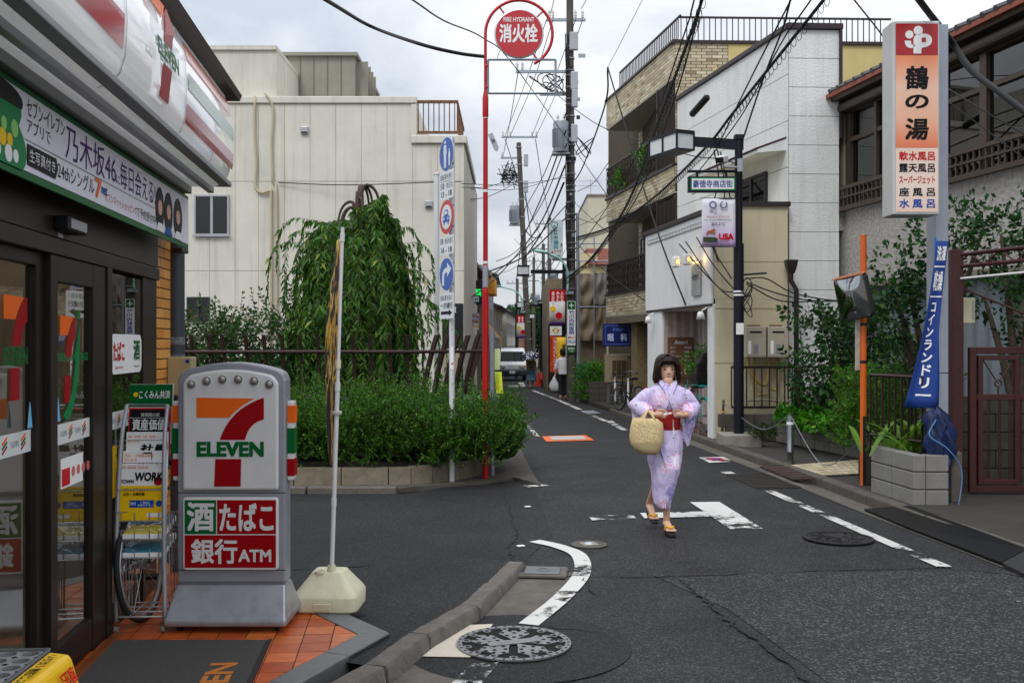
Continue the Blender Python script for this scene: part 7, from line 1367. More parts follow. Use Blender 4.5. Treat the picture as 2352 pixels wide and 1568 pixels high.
# outdoor fan unit of an air conditioner under the camellia
def aircon(name,label,loc,wd,hh,dp,m,rz=0,fan='round'):
    t=thing(name,label,'air conditioner',loc,rz);MB().b(-wd/2,wd/2,0,dp,0,hh).build('case',m,t,bevel=.012)
    if fan=='round':
        MB().lathe([(hh*.40,0),(hh*.42,.012),(hh*.38,.012),(hh*.36,.002)],28).build('fan_ring',plast_w,t,loc=(-wd*.15,0,hh*.5),rot=(R(90),0,0));MB().prism(disc(-wd*.15,hh*.5,hh*.37),-.003,.001).build('fan_hole',blackp,t)
        for k_ in range(12):MB().b(-wd*.15-hh*.35,-wd*.15+hh*.35,-.008,-.005,hh*.16+hh*.062*k_,hh*.165+hh*.062*k_+.004).build('grille_bar',plast_w,t)
    else:
        MB().b(-wd*.36,wd*.22,-.02,.0,hh*.15,hh*.83).build('grille_frame',m,t,bevel=.02);MB().b(-wd*.32,wd*.18,-.024,-.0205,hh*.2,hh*.78).build('grille_back',mat('dim_room','#23262b'),t)
        for k_ in range(26):MB().b(-wd*.32,wd*.18,-.032,-.025,hh*.2+hh*.0223*k_,hh*.2+hh*.0223*k_+.008).build('grille_bar',mat('grille_tan','#8f7a58',.5,.2),t)
        for k_ in range(4):MB().b(-wd*.32+wd*.166*k_-.006,-wd*.32+wd*.166*k_+.006,-.036,-.033,hh*.2,hh*.78).build('grille_bar',m,t)
        MB().b(wd*.27,wd*.4,-.004,-.0005,hh*.87,hh*.92).build('sticker',bluep,t)
    return t
aircon('air_conditioner','white air conditioner fan unit half hidden under the camellia',tuple(at(1905,940,15.7)),.62,.46,.26,plast_w)
aircon('air_conditioner','large beige air conditioner on a steel stand below the eye clinic sign',tuple(at(1426,878,29)),.84,.82,.3,mat('aircon_beige','#a3937a',.55,var=.08,dirt=.2),R(8),'rect')
t=thing('steel_stand','grey steel stand carrying the large beige air conditioner','stand',tuple(at(1426,878,29)-Vector((0,0,.5))));st_=mat('stand_steel','#6f767c',.5,.4)
for x in (-.36,.36):
    for y_ in (.02,.28):MB().b(x-.025,x+.025,y_-.025,y_+.025,-.1,.44).build('leg',st_,t)
for y_ in (.02,.28):MB().b(-.42,.42,y_-.025,y_+.025,.44,.49).build('beam',st_,t);MB().b(-.36,.36,y_-.02,y_+.02,.1,.14).build('beam',st_,t)
# ------------------------------------------------------------------ shops along the far left side
cf=MB().b(Xp(1016),Xp(1064),-.04,-.003,0,Z(697)).build('shopfront',darkmetal,CB);text(cf,'COFFEE\nSHOP',Xp(1020),Xp(1048),Z(735),Z(705),whitep,-.045,.03);MB().b(Xp(1016),Xp(1060),-.05,-.04,0,Z(800)).build('counter',mat('beige_counter','#9b917d',.7),cf)
for k_ in range(8):MB().b(Xp(1016),Xp(1060),-.056,-.05,.1+.13*k_,.12+.13*k_).build('counter_slat',mat('seam','#6d695f'),cf)
g30=gz(36);redbrick=mat('red_brick_tile','#6b3a30',.7,var=.3,vs=8)
A,B=(-1.25,41.0),(-1.5,30.5)
def lframe(name,label,y0,x0,y1,x1):return thing(name,label,'building',(x0,y0,gz(y0)),math.atan2(y1-y0,x1-x0)),math.hypot(y1-y0,x1-x0)
T,n_=lframe('brick_shop','red brick tiled shop building with dark ground floor behind the red pole',31,-1.55,41,-1.25)
MB().b(0,n_,.03,6,2.9,4.5).build('upper_wall',redbrick,T);b=MB()
for r_ in range(20):
    x=-.2*(r_ % 2)
    while x<n_:b.b(max(0,x)+.006,min(n_,x+.39),.0,.035,2.92+.079*r_,2.92+.079*r_+.068);x += .4
stuff(b.build('bricks',redbrick,T));MB().b(-.03,.0,.03,6,2.9,4.5).build('end_wall',redbrick,T);MB().b(-.1,n_,-.3,6.2,4.5,4.62).build('eave',tilem,T);MB().loft([[(x,-.3,4.62),(x,3,6.0),(x,6.2,4.62)] for x in (-.1,n_)]).build('roof',mat('slate_grey','#62656c',.6,var=.15),T)
MB().b(0,n_,.3,6,0,2.9).build('shopfront',darkmetal,T);MB().b(0,n_,-.25,.3,2.2,2.9).build('sign_board',mat('black_board','#1b1c20',.4),T)
for k_ in range(5):MB().b(.3+1.9*k_,1.7+1.9*k_,.27,.3,.1,2.1).build('door',mat('grey_door','#4a4d52',.35,.4),T);MB().b(.45+1.9*k_,1.55+1.9*k_,.255,.27,.5,1.9).build('pane',glass('window_glass'),T)
for k_ in range(4):window(T,.6+2.3*k_,1.9+2.3*k_,3.2,4.1,-.0,mat('dark_frame','#33363c'),2)
text(T,'NOODLE',2.2,4.2,2.35,2.75,whitep,-.255,.03)
T,n_=lframe('beige_shop','narrow beige two-storey shop with grey and yellow awnings beyond the brick shop',41.2,-1.3,50,-1.15);bsh=mat('beige_shop','#a5977c',.75,var=.12,streak=.3)
MB().b(0,n_,.0,6,0,5.1).build('wall',bsh,T);MB().b(-.1,n_+.1,-.25,6,5.1,5.25).build('roof_slab',conc,T);MB().b(3.0,5.5,-.5,.0,4.2,4.9).build('balcony',mat('yellow_sheet','#c98a1c',.6,var=.15),T)
for k_ in range(3):window(T,.5+2.6*k_,2.1+2.6*k_,3.0,4.1,-.0,mat('dark_frame','#33363c'),2)
for x0,x1,m_ in ((.3,4.0,mat('awning_grey','#7f8284',.7,var=.1)),(4.3,8.4,mat('awning_yellow','#b9862a',.7,var=.15))):
    MB().loft([[(x,-.02,2.95),(x,-.62,2.25),(x,-.62,2.05),(x,-.6,2.25),(x,-.02,2.9)] for x in (x0,x1)]).build('awning',m_,T)
MB().b(.2,n_-.2,-.02,.0,.1,2.4).build('shopfront',mat('brown_front','#2f241e',.6),T)
for i,(y0,x0,y1,x1,h_,c,lab) in enumerate(((50.5,-1.2,62,-1.15,5.6,'#8a8f96','grey house front seen above the van roof'),(62.5,-1.1,74,-.7,4.6,'#9c8b73','tan house at the far left end of the street'),(75,-.4,95,.4,4.8,'#b5b2a6','pale house closing the street view behind the poles'),(96,.5,120,2.0,4.5,'#94664c','brown house at the very end of the street'))):
    T,n_=lframe('far_house',lab,y0,x0,y1,x1);wm_=mat('far_wall_%d' % i,c,.8,var=.12,streak=.2)
    MB().b(0,n_,0,6,-.5,h_).build('wall',wm_,T);MB().loft([[(x,-.5,h_),(x,3,h_+1.3),(x,6.4,h_)] for x in (-.2,n_+.2)]).build('roof',mat('slate_grey','#62656c'),T)
    for k_ in range(int(n_/2.6)):window(T,.6+2.6*k_,1.8+2.6*k_,3.0,4.0,-.0,silver,2);MB().b(.5+2.6*k_,2.2+2.6*k_,-.02,.0,.0,2.2).build('door',mat('grey_door','#4a4d52'),T)
def small_street_sign(p,label,s='豪徳寺商店街',w_=.7):
    t=thing('street_name_sign',label,'sign',tuple(p));MB().b(-w_/2,w_/2,-.03,.03,-.115,.115).build('box',navy_post,t);flat(t,rect(-w_/2+.03,w_/2-.03,-.09,.09),greenp,-.0305);flat(t,rect(-w_/2+.045,w_/2-.045,-.075,.075),whitep,-.0325);text(t,s,-w_/2+.06,w_/2-.06,-.05,.05,bluep,-.036,.02)
small_street_sign(at(1086,687,29.5),'small white and green street name sign before the brick shop',w_=.45);small_street_sign(at(1250,693,60),'distant white and green street name sign by the far lamp',w_=.75)
t=thing('led_sign','vertical shop sign with glowing green character on the brick shop','sign',tuple(at(1098,672,31)));MB().b(-.17,.17,-.06,.06,-.38,.38).build('box',darkmetal,t);text(t,'麺',-.10,.10,-.12,.12,mat('led_green','#22e060',.5,emit=.9),-.064,.03)
for k_ in range(22):u=k_/22*4;s_=(-.15,-.36+.36*u*1.0) if u<2 else (.15,-.36+.36*(u-2));MB().b(s_[0]-.008,s_[0]+.008,-.068,-.061,s_[1]-.008,s_[1]+.008).build('bulb',mat('led_blue','#4a8cff',.5,emit=1.5),t)
t=thing('loop_barrier','orange hoop barrier at the shopfront behind the hedge','barrier',tuple(gnd(1090,890)));MB().tube(spline([(-.3,0,0),(-.3,0,.7),(-.22,0,.8),(.22,0,.8),(.3,0,.7),(.3,0,0)],5),.03,10).build('hoop',orpole,t,smooth=True)
# awning frame by the shop corner
t=thing('hanging_sign','rusty yellow tubular sign frame hanging above the shop corner','frame',tuple(at(1078,735,28)));ry=mat('rusty_yellow','#b9802a',.7,var=.3)
for a,c in (((-.1,0,.22),(.3,0,.1)),((.3,0,.1),(.3,0,-.2)),((.3,0,-.2),(-.1,0,-.1)),((-.1,0,.05),(.3,0,-.05))):MB().tube([a,c],.015,6).build('tube',ry,t)
flat(t,rect(-.12,.28,-.1,.2),mat('lilac_print','#a9a3c9',.6,var=.3,vs=12),.02)
# ------------------------------------------------------------------ far right: sheeted scaffold, tiled house, tall slab
t=thing('scaffold','building scaffold wrapped in grey tarpaulins beyond the clinic pole','scaffold',tuple(Vector(((1360-CX)/F*37,37,gz(37)))));tg=mat('grey_tarp','#8d8a84',.7,var=.15,vs=2,bump=.8,bs=3);tg2=mat('tan_tarp','#8a7f6b',.7,var=.15,vs=2,bump=.8,bs=3);zs=lambda y:EYE-(y-CY)/F*37-gz(37);xs2=lambda x:(x-CX)/F*37-(1360-CX)/F*37
def sheet(x0,x1,y0,y1,m_,d=0):
    MB().loft([[(xs2(x0+(x1-x0)*v),d+.06*math.sin(v*9+u*5)+.05*math.sin(u*11+v*3),zs(y0+(y1-y0)*u)) for v in np.linspace(0,1,15)] for u in np.linspace(0,1,15)],caps=False,close=False).build('tarpaulin',m_,t,smooth=True)
sheet(1328,1366,628,702,tg2);sheet(1366,1394,626,700,tg);sheet(1328,1366,708,782,tg2,.05);sheet(1366,1394,706,782,tg2,.05)
for x in (1330,1364,1392):MB().tube([(xs2(x),-.15,0),(xs2(x),-.15,zs(545 if x==1364 else 600))],.025,8).build('standard',galv,t)
for y_ in (560,600,705):MB().tube([(xs2(1325),-.15,zs(y_)),(xs2(1450),-.15,zs(y_))],.025,8).build('ledger',galv,t)
text(t,'防',xs2(1335),xs2(1341),zs(679),zs(668),darkmetal,-.12,.02);MB().b(xs2(1326),xs2(1396),.3,6,-.3,zs(640)).build('structure',mat('tan_wall','#6b6150',.8),t)
t=thing('tiled_house','cream house with red tiled roof above the scaffold sheets','house',((1390-CX)/F*46,46,gz(46)));zs3=lambda y:EYE-(y-CY)/F*46-gz(46);xs3=lambda x:(x-1390)/F*46
MB().b(xs3(1335),xs3(1480),0,6,0,zs3(600)).build('wall',mat('cream_house','#c9bb94',.8,var=.08),t);MB().b(xs3(1335),xs3(1372),-.1,.0,zs3(612),zs3(582)).build('gable',mat('cream_house','#c9bb94'),t)
rt=mat('red_roof_tile','#7a3d30',.7,var=.25);b=MB()
for r_ in range(9):
    for k_ in range(26):
        x=xs3(1352)+.11*k_+.05*(r_ % 2);z=zs3(606)+.09*r_;b.box((x,-.25+.11*r_,z),(.10,.14,.03),(R(38),0,0))
stuff(b.build('roof_tile',rt,t));MB().loft([[(x,-.3,zs3(608)),(x,.8,zs3(567)),(x,3,zs3(567)),(x,3,zs3(608))] for x in (xs3(1350),xs3(1475))]).build('roof',rt,t)
t=thing('tall_block','tall blank beige apartment block behind the tiled house','building',((1400-CX)/F*62,62,gz(62)));zs4=lambda y:EYE-(y-CY)/F*62-gz(62);MB().b((1350-1400)/F*62,(1480-1400)/F*62,0,8,0,zs4(450)).build('wall',mat('beige_block','#c5beaa',.8,var=.06,streak=.2),t);MB().b((1348-1400)/F*62,(1482-1400)/F*62,-.1,8,zs4(450),zs4(446)).build('coping',conc,t);window(t,(1440-1400)/F*62,(1465-1400)/F*62,zs4(600),zs4(560),-.05,silver)
an=thing('antenna','television antenna on the roof of the tall beige block','antenna',((1358-CX)/F*62,62.5,zs4(450)+gz(62)));MB().tube([(0,0,0),(0,0,1.1)],.02,6).build('mast',galv,an)
for z_,n2 in ((1.0,7),(.7,5)):
    MB().tube([(-.9,0,z_),(.5,0,z_)],.012,5).build('boom',galv,an);[MB().tube([(-.85+.22*k_,-.25,z_),(-.85+.22*k_,.25,z_+.1)],.008,4).build('element',galv,an) for k_ in range(n2)]
t=thing('far_house','pinkish stucco house squeezed behind the brick apartments','house',((1455-CX)/F*33,33,gz(33)));MB().b(-.25,1.5,0,5,0,5.2).build('wall',mat('pink_stucco','#c9a08a',.8,var=.08),t);MB().b(-.3,1.5,-.1,5,5.2,5.35).build('roof_slab',mat('slate_grey','#62656c'),t);text(t,'こうら',-.2,.25,2.2,2.5,mat('horse_brown','#9a5a2a'),-.01,.03)
t=thing('far_house','tan timber clad house behind the red clinic banner','house',((1278-CX)/F*42,42,gz(42)));zc_=lambda y:EYE-(y-CY)/F*42-gz(42);MB().b((1256-1278)/F*42,1.5,0,6,0,zc_(640)).build('wall',mat('tan_wall','#6b6150'),t)
for k_ in range(12):MB().b((1256-1278)/F*42+.14*k_,(1256-1278)/F*42+.14*k_+.13,-.03,.0,0,zc_(640)).build('plank',mat('tan_plank','#7d705a',.8,var=.25,streak=.2),t)
T,n_=thing('far_house','low grey house on the far right bend of the street','house',(1.9,60,gz(60)),math.atan2(-16,-.6)),16;T.location=(2.6,76,gz(76));MB().b(0,n_,0,6,-.5,5.0).build('wall',mat('far_wall_2','#b5b2a6'),T);MB().loft([[(x,-.5,5),(x,3,6.2),(x,6.4,5)] for x in (-.2,n_+.2)]).build('roof',mat('slate_grey','#62656c'),T)
for k_ in range(5):window(T,.8+3*k_,2.2+3*k_,3,4,0,silver);MB().b(.8+3*k_,2.4+3*k_,-.02,0,0,2.2).build('door',mat('grey_door','#4a4d52'),T)
for i,(x,Y,s_) in enumerate(((1203,118,1.0),(1222,125,1.15),(1240,112,.9))):
    p_=Vector(((x-CX)/F*Y,Y,gz(Y)));t=thing('far_tree','round dark tree rising over the far end of the street','tree',tuple(p_),0,'trees at the street end');b=MB().tube([(0,0,0),(.1,0,3.5*s_)],[.25,.15],8);b.build('trunk',bark,t);P=[];D=[]
    for _ in range(1500):v=rng.normal(size=3);v /= np.linalg.norm(v);P.append(np.array((0,0,5.0*s_))+v*np.array((2.6,2.2,2.3))*s_*(.5+.5*rng.random())*(1+.2*math.sin(v[0]*7+i)));D.append(v+rng.normal(0,.5,3))
    leaves('crown',P,D,.55,.6,lf_dark,t)
# ------------------------------------------------------------------ second and further street lamps (copies), pale green lamps
def lamp_small(p,label,k_=1.0,lx=-1.25):
    t=thing('street_lamp',label,'street lamp',tuple(p));MB().tube([(0,0,0),(0,0,4.9)],.075,12).build('post',navy_post,t,smooth='auto');MB().b(lx,.05,-.05,.05,4.55,4.68).build('arm',navy_post,t);o=MB().b(lx-.5,lx-.05,-.35,.35,4.78,4.83).build('lantern',navy_post,t);MB().b(lx-.47,lx-.08,-.33,.33,4.5,4.78).build('diffuser',dif,o);MB().b(lx-.5,lx-.05,-.35,.35,4.46,4.5).build('lantern_frame',navy_post,o)
    for s in (-1,1):
        for q_ in (lx-.49,lx-.07):MB().b(q_-.012,q_+.012,s*.335-.012,s*.335+.012,4.5,4.78).build('lantern_frame',navy_post,o)
    return t
l2=Vector(((1296-CX)/F*37,37,gz(37)));lamp_small(l2,'dark street lamp with box lantern behind the clinic pole');lamp_small(Vector(((1243-CX)/F*62,62,gz(62))),'distant dark street lamp beside the far street name sign',lx=-1.0);lamp_small(Vector(((1258-CX)/F*80,80,gz(80))),'farthest dark street lamp near the street bend',lx=-1.0);lamp_small(Vector(((1186-CX)/F*66,66,gz(66))),'dark street lamp with cameras standing beside the van',lx=.9)
pg=mat('pale_green_paint','#9cc9c0',.4,.1)
def green_lamp(p,z,L_,label):t=thing('street_lamp',label,'street lamp',tuple(p));MB().tube(spline([(0,-.2,z-1.0),(0,-.2,z-.3),(-L_*.25,-.2,z+.1),(-L_*.7,-.2,z+.3)],6),.035,10).build('arm',pg,t,smooth=True);MB().ell((-L_*.85,-.2,z+.34),(.3,.1,.06),14,6,(0,R(8),0)).build('head',pg,t,smooth=True);MB().b(-.06,.2,-.22,.0,z-1.05,z-.95).build('clamp',galv,t);MB().b(-.06,.2,-.22,.0,z-.4,z-.3).build('clamp',galv,t)
green_lamp(Vector((P1.x-.15,P1.y-.05,P1.z)),EYE-(620-CY)/F*32-P1.z+.3,1.0,'pale green road lamp arm on the clinic pole');green_lamp(Vector((B2.x-.45,B2.y,B2.z)),EYE-(690-CY)/F*52-B2.z+.4,1.5,'pale green road lamp arm on the thinner leaning pole')
def red_banner(p,w_,h_,label):
    t=thing('street_banner',label,'banner',tuple(p));MB().loft([[(-w_/2+w_*v,.01*math.sin(v*6),h_/2-h_*u) for v in np.linspace(0,1,6)] for u in (0,.5,1)],caps=False,close=False).build('cloth',whitep,t,smooth=True).modifiers.new('t','SOLIDIFY').thickness=.003
    flat(t,rect(-w_/2,w_/2,h_*.17,h_*.5),redp,-.012);flat(t,rect(-w_/2,w_/2,-h_*.5,-h_*.44),purplep,-.012)
    for s,a,c in (('ふれあい',.2,.4),('みまもり',-.06,.14),('商店街',-.36,-.18)):text(t,s,a*w_,c*w_,h_*(.02 if len(s)==4 else .08),h_*.45,whitep,-.016,.03,vert=True)
    flat(t,disc(-w_*.28,-h_*.05,w_*.17,16),yellowp,-.013);flat(t,disc(.1*w_,-h_*.25,w_*.22,18),redp,-.0125)
    for z in (h_/2+.02,-h_/2-.02):MB().tube([(-w_/2-.05,.02,z),(w_/2+.15,.02,z)],.012,6).build('rod',navy_post,t)
red_banner(at(1280,705,36.8),.58,1.27,'red and white shopping street banner on the lamp behind the clinic pole');red_banner(at(1199,750,54),.58,1.2,'distant red and white street banner on the lamp beside the van')
t=thing('clinic_sign','tall orange clinic sign board standing beside the traffic cones','sign',((1276-CX)/F*41,41,gz(41)));zc_=lambda y:EYE-(y-CY)/F*41-gz(41);xc_=lambda x:(x-1276)/F*41
MB().b(xc_(1259),xc_(1293),-.05,.12,.05,zc_(744)).build('frame',brownalu,t);flat(t,rect(xc_(1263),xc_(1290),zc_(854),zc_(772)),mat('clinic_orange','#d9481c',.45),-.052);flat(t,rect(xc_(1263),xc_(1290),zc_(770),zc_(749)),whitep,-.052);text(t,'こうらクリニック',xc_(1270),xc_(1282),zc_(850),zc_(776),whitep,-.057,.03,vert=True);text(t,'呼吸器内科・アレルギー科',xc_(1264),xc_(1268),zc_(828),zc_(776),blackp,-.057,0,vert=True)
for k_ in range(6):a=k_*1.047;flat(t,[(xc_(1276.5)+.1*math.cos(a)+.05*math.cos(b_*1.047+.52),zc_(759)+.1*math.sin(a)+.05*math.sin(b_*1.047+.52)) for b_ in range(6)],(orangep,yellowp,mat('leaf_green','#8fce6a'))[k_ % 3],-.056)
t=thing('banner_flag','yellow banner flag behind the man in the white shirt','flag',tuple(at(1291,803,36)));MB().loft([[(-.2+.38*v,.03*math.sin(v*6+u*3),.45-.9*u) for v in np.linspace(0,1,7)] for u in np.linspace(0,1,5)],caps=False,close=False).build('cloth',mat('flag_yellow','#e0b41a',.7,var=.06),t,smooth=True).modifiers.new('t','SOLIDIFY').thickness=.003;MB().tube([(.2,0,-1.6),(.2,0,.5)],.012,6).build('pole',plast_w,t);text(t,'健中動',-.0,.13,-.3,.2,mat('brown_print','#5a4210',.6),-.04,.02,vert=True)
def cone(p,label,fallen=False):
    t=thing('traffic_cone',label,'traffic cone',tuple(p));cm=mat('cone_red','#c22a18',.5,var=.1,dirt=.15);MB().b(-.19,.19,-.19,.19,0,.035).build('base',cm,t,bevel=.01);MB().lathe([(.14,.035),(.03,.7),(.022,.7),(.001,.69)],18).build('cone',cm,t,smooth='auto')
    if fallen:t.rotation_euler=(R(80),0,R(20));t.location.z += .19
cone(gnd(1236,886),'upright red traffic cone beside the woman with the umbrella');cone(gnd(1244,884)+Vector((0,.3,0)),'red traffic cone standing behind another cone');cone(gnd(1250,888),'fallen red traffic cone showing its round base',True)
# post and chain barrier, shrubs, teal board in front of the clinic garden
prev=None
for x,y_,lab in ((1413,929,'white barrier post with round knob nearest the clinic pole'),(1443,935,'middle white barrier post between the chain loops'),(1468,929,'white barrier post nearest the salon pillar')):
    g_=gnd(x,y_,.08);s_=g_.y/28;t=thing('barrier_post',lab,'barrier post',tuple(g_));MB().lathe([(.16,0),(.16,.03),(.05,.09),(.03,.1)],16).build('foot',rubber,t,smooth='auto');MB().lathe([(.03,.09),(.03,.72),(.022,.73),(.04,.76),(.03,.80),(.001,.81)],14).build('post',plast_w,t,smooth='auto')
    if prev is not None:chain([prev,(prev+tp(g_,.7))/2-Vector((0,0,.2)),tp(g_,.7)],'white plastic chain hanging from '+lab)
    prev=tp(g_,.7)
shrub('shrub','trimmed green garden shrub behind the grey wall under the scaffold',((1368-CX)/F*31,31.5,gz(31)),.62,.5,1.55,420,.07,lf_bright,8,.5,.3)
t=thing('garden_wall','low dark block wall below the garden shrub by the air conditioner','wall',((1380-CX)/F*30.5,30.5,gz(30)+.1))
for r_ in range(3):
    for k_ in range(3):MB().b(-.35+.3*k_,-.058+.3*k_,0,.12,.2*r_,.2*r_+.192).build('block',mat('old_block','#4f4943'),t,bevel=.006)
t=thing('notice_board','teal notice board low in front of the garden shrub','sign',tuple(at(1342,852,32.5)));MB().b(-.27,.27,-.02,.02,-.25,.25).build('board',mat('teal_board','#0f6a68',.5),t);text(t,'宮の坂',-.18,.2,-.06,.08,whitep,-.024,.02);MB().b(-.25,-.22,-.01,.03,-.9,-.25).build('leg',steel,t);MB().b(.22,.25,-.01,.03,-.9,-.25).build('leg',steel,t)
shrub('balcony_plant','leafy potted plant standing on the upper brick balcony',(3.05,26.6,5.66),.3,.3,.7,60,.09,lf_bright,6,.5,.25);shrub('balcony_plant','second leafy plant on the upper brick balcony near the lattice',(3.45,24.6,5.66),.3,.3,.9,70,.09,lf_bright,6,.5,.3)
shrub('potted_plant','leafy plant hanging beside the salon door above the child bicycle',(3.55,18.2,1.05),.35,.2,.5,90,.06,lf_bright,8,.5,.22)
bicycle('bicycle','teal bicycle with black child seat parked in the salon entrance',(3.42,17.75,.05),R(100),mat('bike_teal','#1fa39a',.35,.2),seat_child=True);bicycle('bicycle','dark bicycle with front basket parked by the brick ground floor',(3.1,24.3,gz(24)+.1),R(112),mat('bike_dark','#2a2c30',.4,.3))
t=thing('railing','black metal gate railing between salon and brick apartments','railing',(2.95,21.3,gz(21)+.1))
for k_ in range(7):MB().b(.07*k_*.5,.02+.07*k_*.5,.1*k_,.1*k_+.02,0,1.15).build('baluster',darkmetal,t)
MB().tube([(0,0,1.15),(.25,.62,1.15)],.02,4).build('rail',darkmetal,t);MB().tube([(0,0,.1),(.25,.62,.1)],.02,4).build('rail',darkmetal,t)
# ------------------------------------------------------------------ white van
VX,VY=.02,58.5;VN=thing('van','white delivery van facing the camera with dark lower bumper','van',(VX,VY,gz(VY)+.0));wv=mat('van_white','#f0f0ef',.25,var=.03,coat=.5);gv=mat('van_bumper','#3a3c40',.5,var=.08)
def vr(hw,y,z):return hw,y,z
prof_v=[(.80,.10,.62),(.82,.05,.95),(.80,.16,1.12),(.74,.75,1.78),(.70,1.0,1.90),(.69,1.6,1.94),(.70,4.1,1.93),(.80,4.25,1.1),(.80,4.25,.45),(.80,.3,.40)]
b=MB();rows=[];
for s in (-1,-.92,.92,1):
    k_=1 if abs(s)==1 else .985;rows.append([(s*hw,y+(0 if abs(s)<1 else .04),z-(0 if abs(s)<1 else .02)) for hw,y,z in prof_v])
b.loft(rows);b.build('body',wv,VN,bevel=.03)
dg_=glass('van_glass',(.16,.19,.2),.0,1.3);b=MB();b.loft([[(-.70,.20,1.155),(.70,.20,1.155)],[(-.655,.69,1.70),(.655,.69,1.70)]],caps=False,close=False);b.v=[Vector((v.x,v.y-.022,v.z+.012)) for v in b.v];b.build('windscreen',dg_,VN);b=MB();b.loft([[(-.71,.19,1.14),(.71,.19,1.14)],[(-.665,.70,1.715),(.665,.70,1.715)]],caps=False,close=False);b.v=[Vector((v.x,v.y-.012,v.z+.006)) for v in b.v];b.build('dark_cab_sheet',mat('van_dark','#14161a',.6),VN)  # dark sheet behind the glass stands for the cab's shade, plus seal rim
for s in (-1,1):
    b=MB();b.add([(s*.835,.5,1.15),(s*.765,.95,1.72),(s*.765,1.7,1.74),(s*.835,1.7,1.15)],[(0,1,2,3)]);b.build('side_window',dg_,VN);o=MB().b(s*.58-.17,s*.58+.17,.0,.1,.76,.94).build('headlight',mat('headlight','#c5c8c8',.08,.4,var=.1,vs=20),VN,bevel=.03);MB().lathe([(.05,0),(.06,.01),(.001,.03)],14).build('lamp',alu,o,loc=(s*.55,.02,.85),rot=(R(90),0,0));MB().b(s*.74-.03,s*.74+.04,-.003,.09,.77,.93).build('indicator',orangep,VN,bevel=.01)
    m_=MB().b(s*.92-.06,s*.92+.06,.42,.48,1.2,1.42).build('mirror',gv,VN,bevel=.02)
    for y_ in (.75,3.4):o=MB().cyl((s*.62,y_,.29),(s*.8,y_,.29),.29,n=24).build('wheel',rubber,VN,smooth='auto');MB().cyl((s*.7,y_,.29),(s*.81,y_,.29),.17,n=16).build('rim',steel,o)
MB().loft([[(x,.04,.28),(x,-.04,.36),(x,-.06,.62),(x,.02,.70),(x,.3,.70),(x,.3,.28)] for x in (-.84,.84)]).build('bumper',gv,VN,bevel=.03);MB().b(-.5,.5,-.07,-.045,.45,.52).build('grille',mat('van_dark','#14161a'),VN);o=MB().b(-.165,.165,-.085,-.07,.44,.605).build('number_plate',whitep,VN);text(o,'57-15',-.12,.14,.45,.53,greenp,-.088,.04);text(o,'世田谷',-.07,.07,.545,.59,greenp,-.088,.02)
MB().lathe([(.05,0),(.065,.0),(.065,.01),(.05,.01)],18).build('badge',alu,VN,loc=(0,.04,.86),rot=(R(90),0,0));MB().tube([(-.3,.17,1.14),(.1,.19,1.2)],.01,5).build('wiper',rubber,VN);MB().tube([(.15,.17,1.14),(.55,.19,1.2)],.01,5).build('wiper',rubber,VN);MB().b(-.66,.66,.35,.75,1.0,1.16).build('dashboard',mat('van_dark','#14161a'),VN)
# ------------------------------------------------------------------ people
def skin_mat(name,c):
    m=mat(name,c,.5,var=.06,vs=20);p=m.node_tree.nodes['Principled BSDF'];p.inputs['Subsurface Weight'].default_value=.12;p.inputs['Subsurface Radius'].default_value=(.01,.004,.002);return m
skin=skin_mat('skin','#cfa48d');hairm=mat('dark_hair','#22140f',.5,var=.3,vs=60,spec=.22)
def fuse(o,vox,sm=4,fac=.5):
    r=o.modifiers.new('fuse','REMESH');r.mode='VOXEL';r.voxel_size=vox;r.use_smooth_shade=True
    s=o.modifiers.new('relax','SMOOTH');s.iterations=sm;s.factor=fac;return o
def elring(cx_,cy_,z,hx,hy,n=20,p=2.0,rp=0):return [(cx_+hx*(1+rp*math.sin(a*9+z*5))*math.copysign(abs(math.cos(a))**(2/p),math.cos(a)),cy_+hy*(1+rp*math.sin(a*9+z*5))*math.copysign(abs(math.sin(a))**(2/p),math.sin(a)),z) for a in [2*math.pi*k/n for k in range(n)]]
def hand(b,w,d,up,s=1.0,curl=.9,thumb=1):
    """palm and five bent fingers: w wrist point, d direction of the hand, up = direction of the thumb side"""
    w,d,up=Vector(w),Vector(d).normalized(),Vector(up).normalized();nrm_=d.cross(up).normalized()*thumb;L0=.078*s
    b.tube([w-d*.02,w+d*.02,w+d*L0*.6,w+d*L0],[.019*s,.023*s,.027*s,.022*s],10)
    for k_ in (-1,0,1):b.tube([w+d*.015+up*.016*k_*s,w+d*L0+up*.019*k_*s],[.013*s,.0115*s],8)
    for k_,(o_,l_) in enumerate(((.029,.062),(.010,.070),(-.009,.066),(-.027,.05))):
        p=w+d*L0*.95+up*o_*s;v=d.copy();pts=[p-d*.01,p]
        for f_,c_ in ((.42,curl*.45),(.32,curl*.8),(.26,curl*.7)):v=(Matrix.Rotation(c_,3,up) @ v if thumb>0 else Matrix.Rotation(-c_,3,up) @ v);p=p+v*l_*f_*s;pts.append(p)
        b.tube(pts,[.0085*s,.0082*s,.0076*s,.007*s,.0055*s],7)
    p=w+d*.02*s+up*.022*s;v=(d*.75+up*.65).normalized();b.tube([p,p+v*.032*s,p+v*.03*s+(d*.9-nrm_*.15+up*.1)*.03*s,p+v*.03*s+(d*.95-nrm_*.25)*.052*s],[.012*s,.0105*s,.0095*s,.007*s],7)
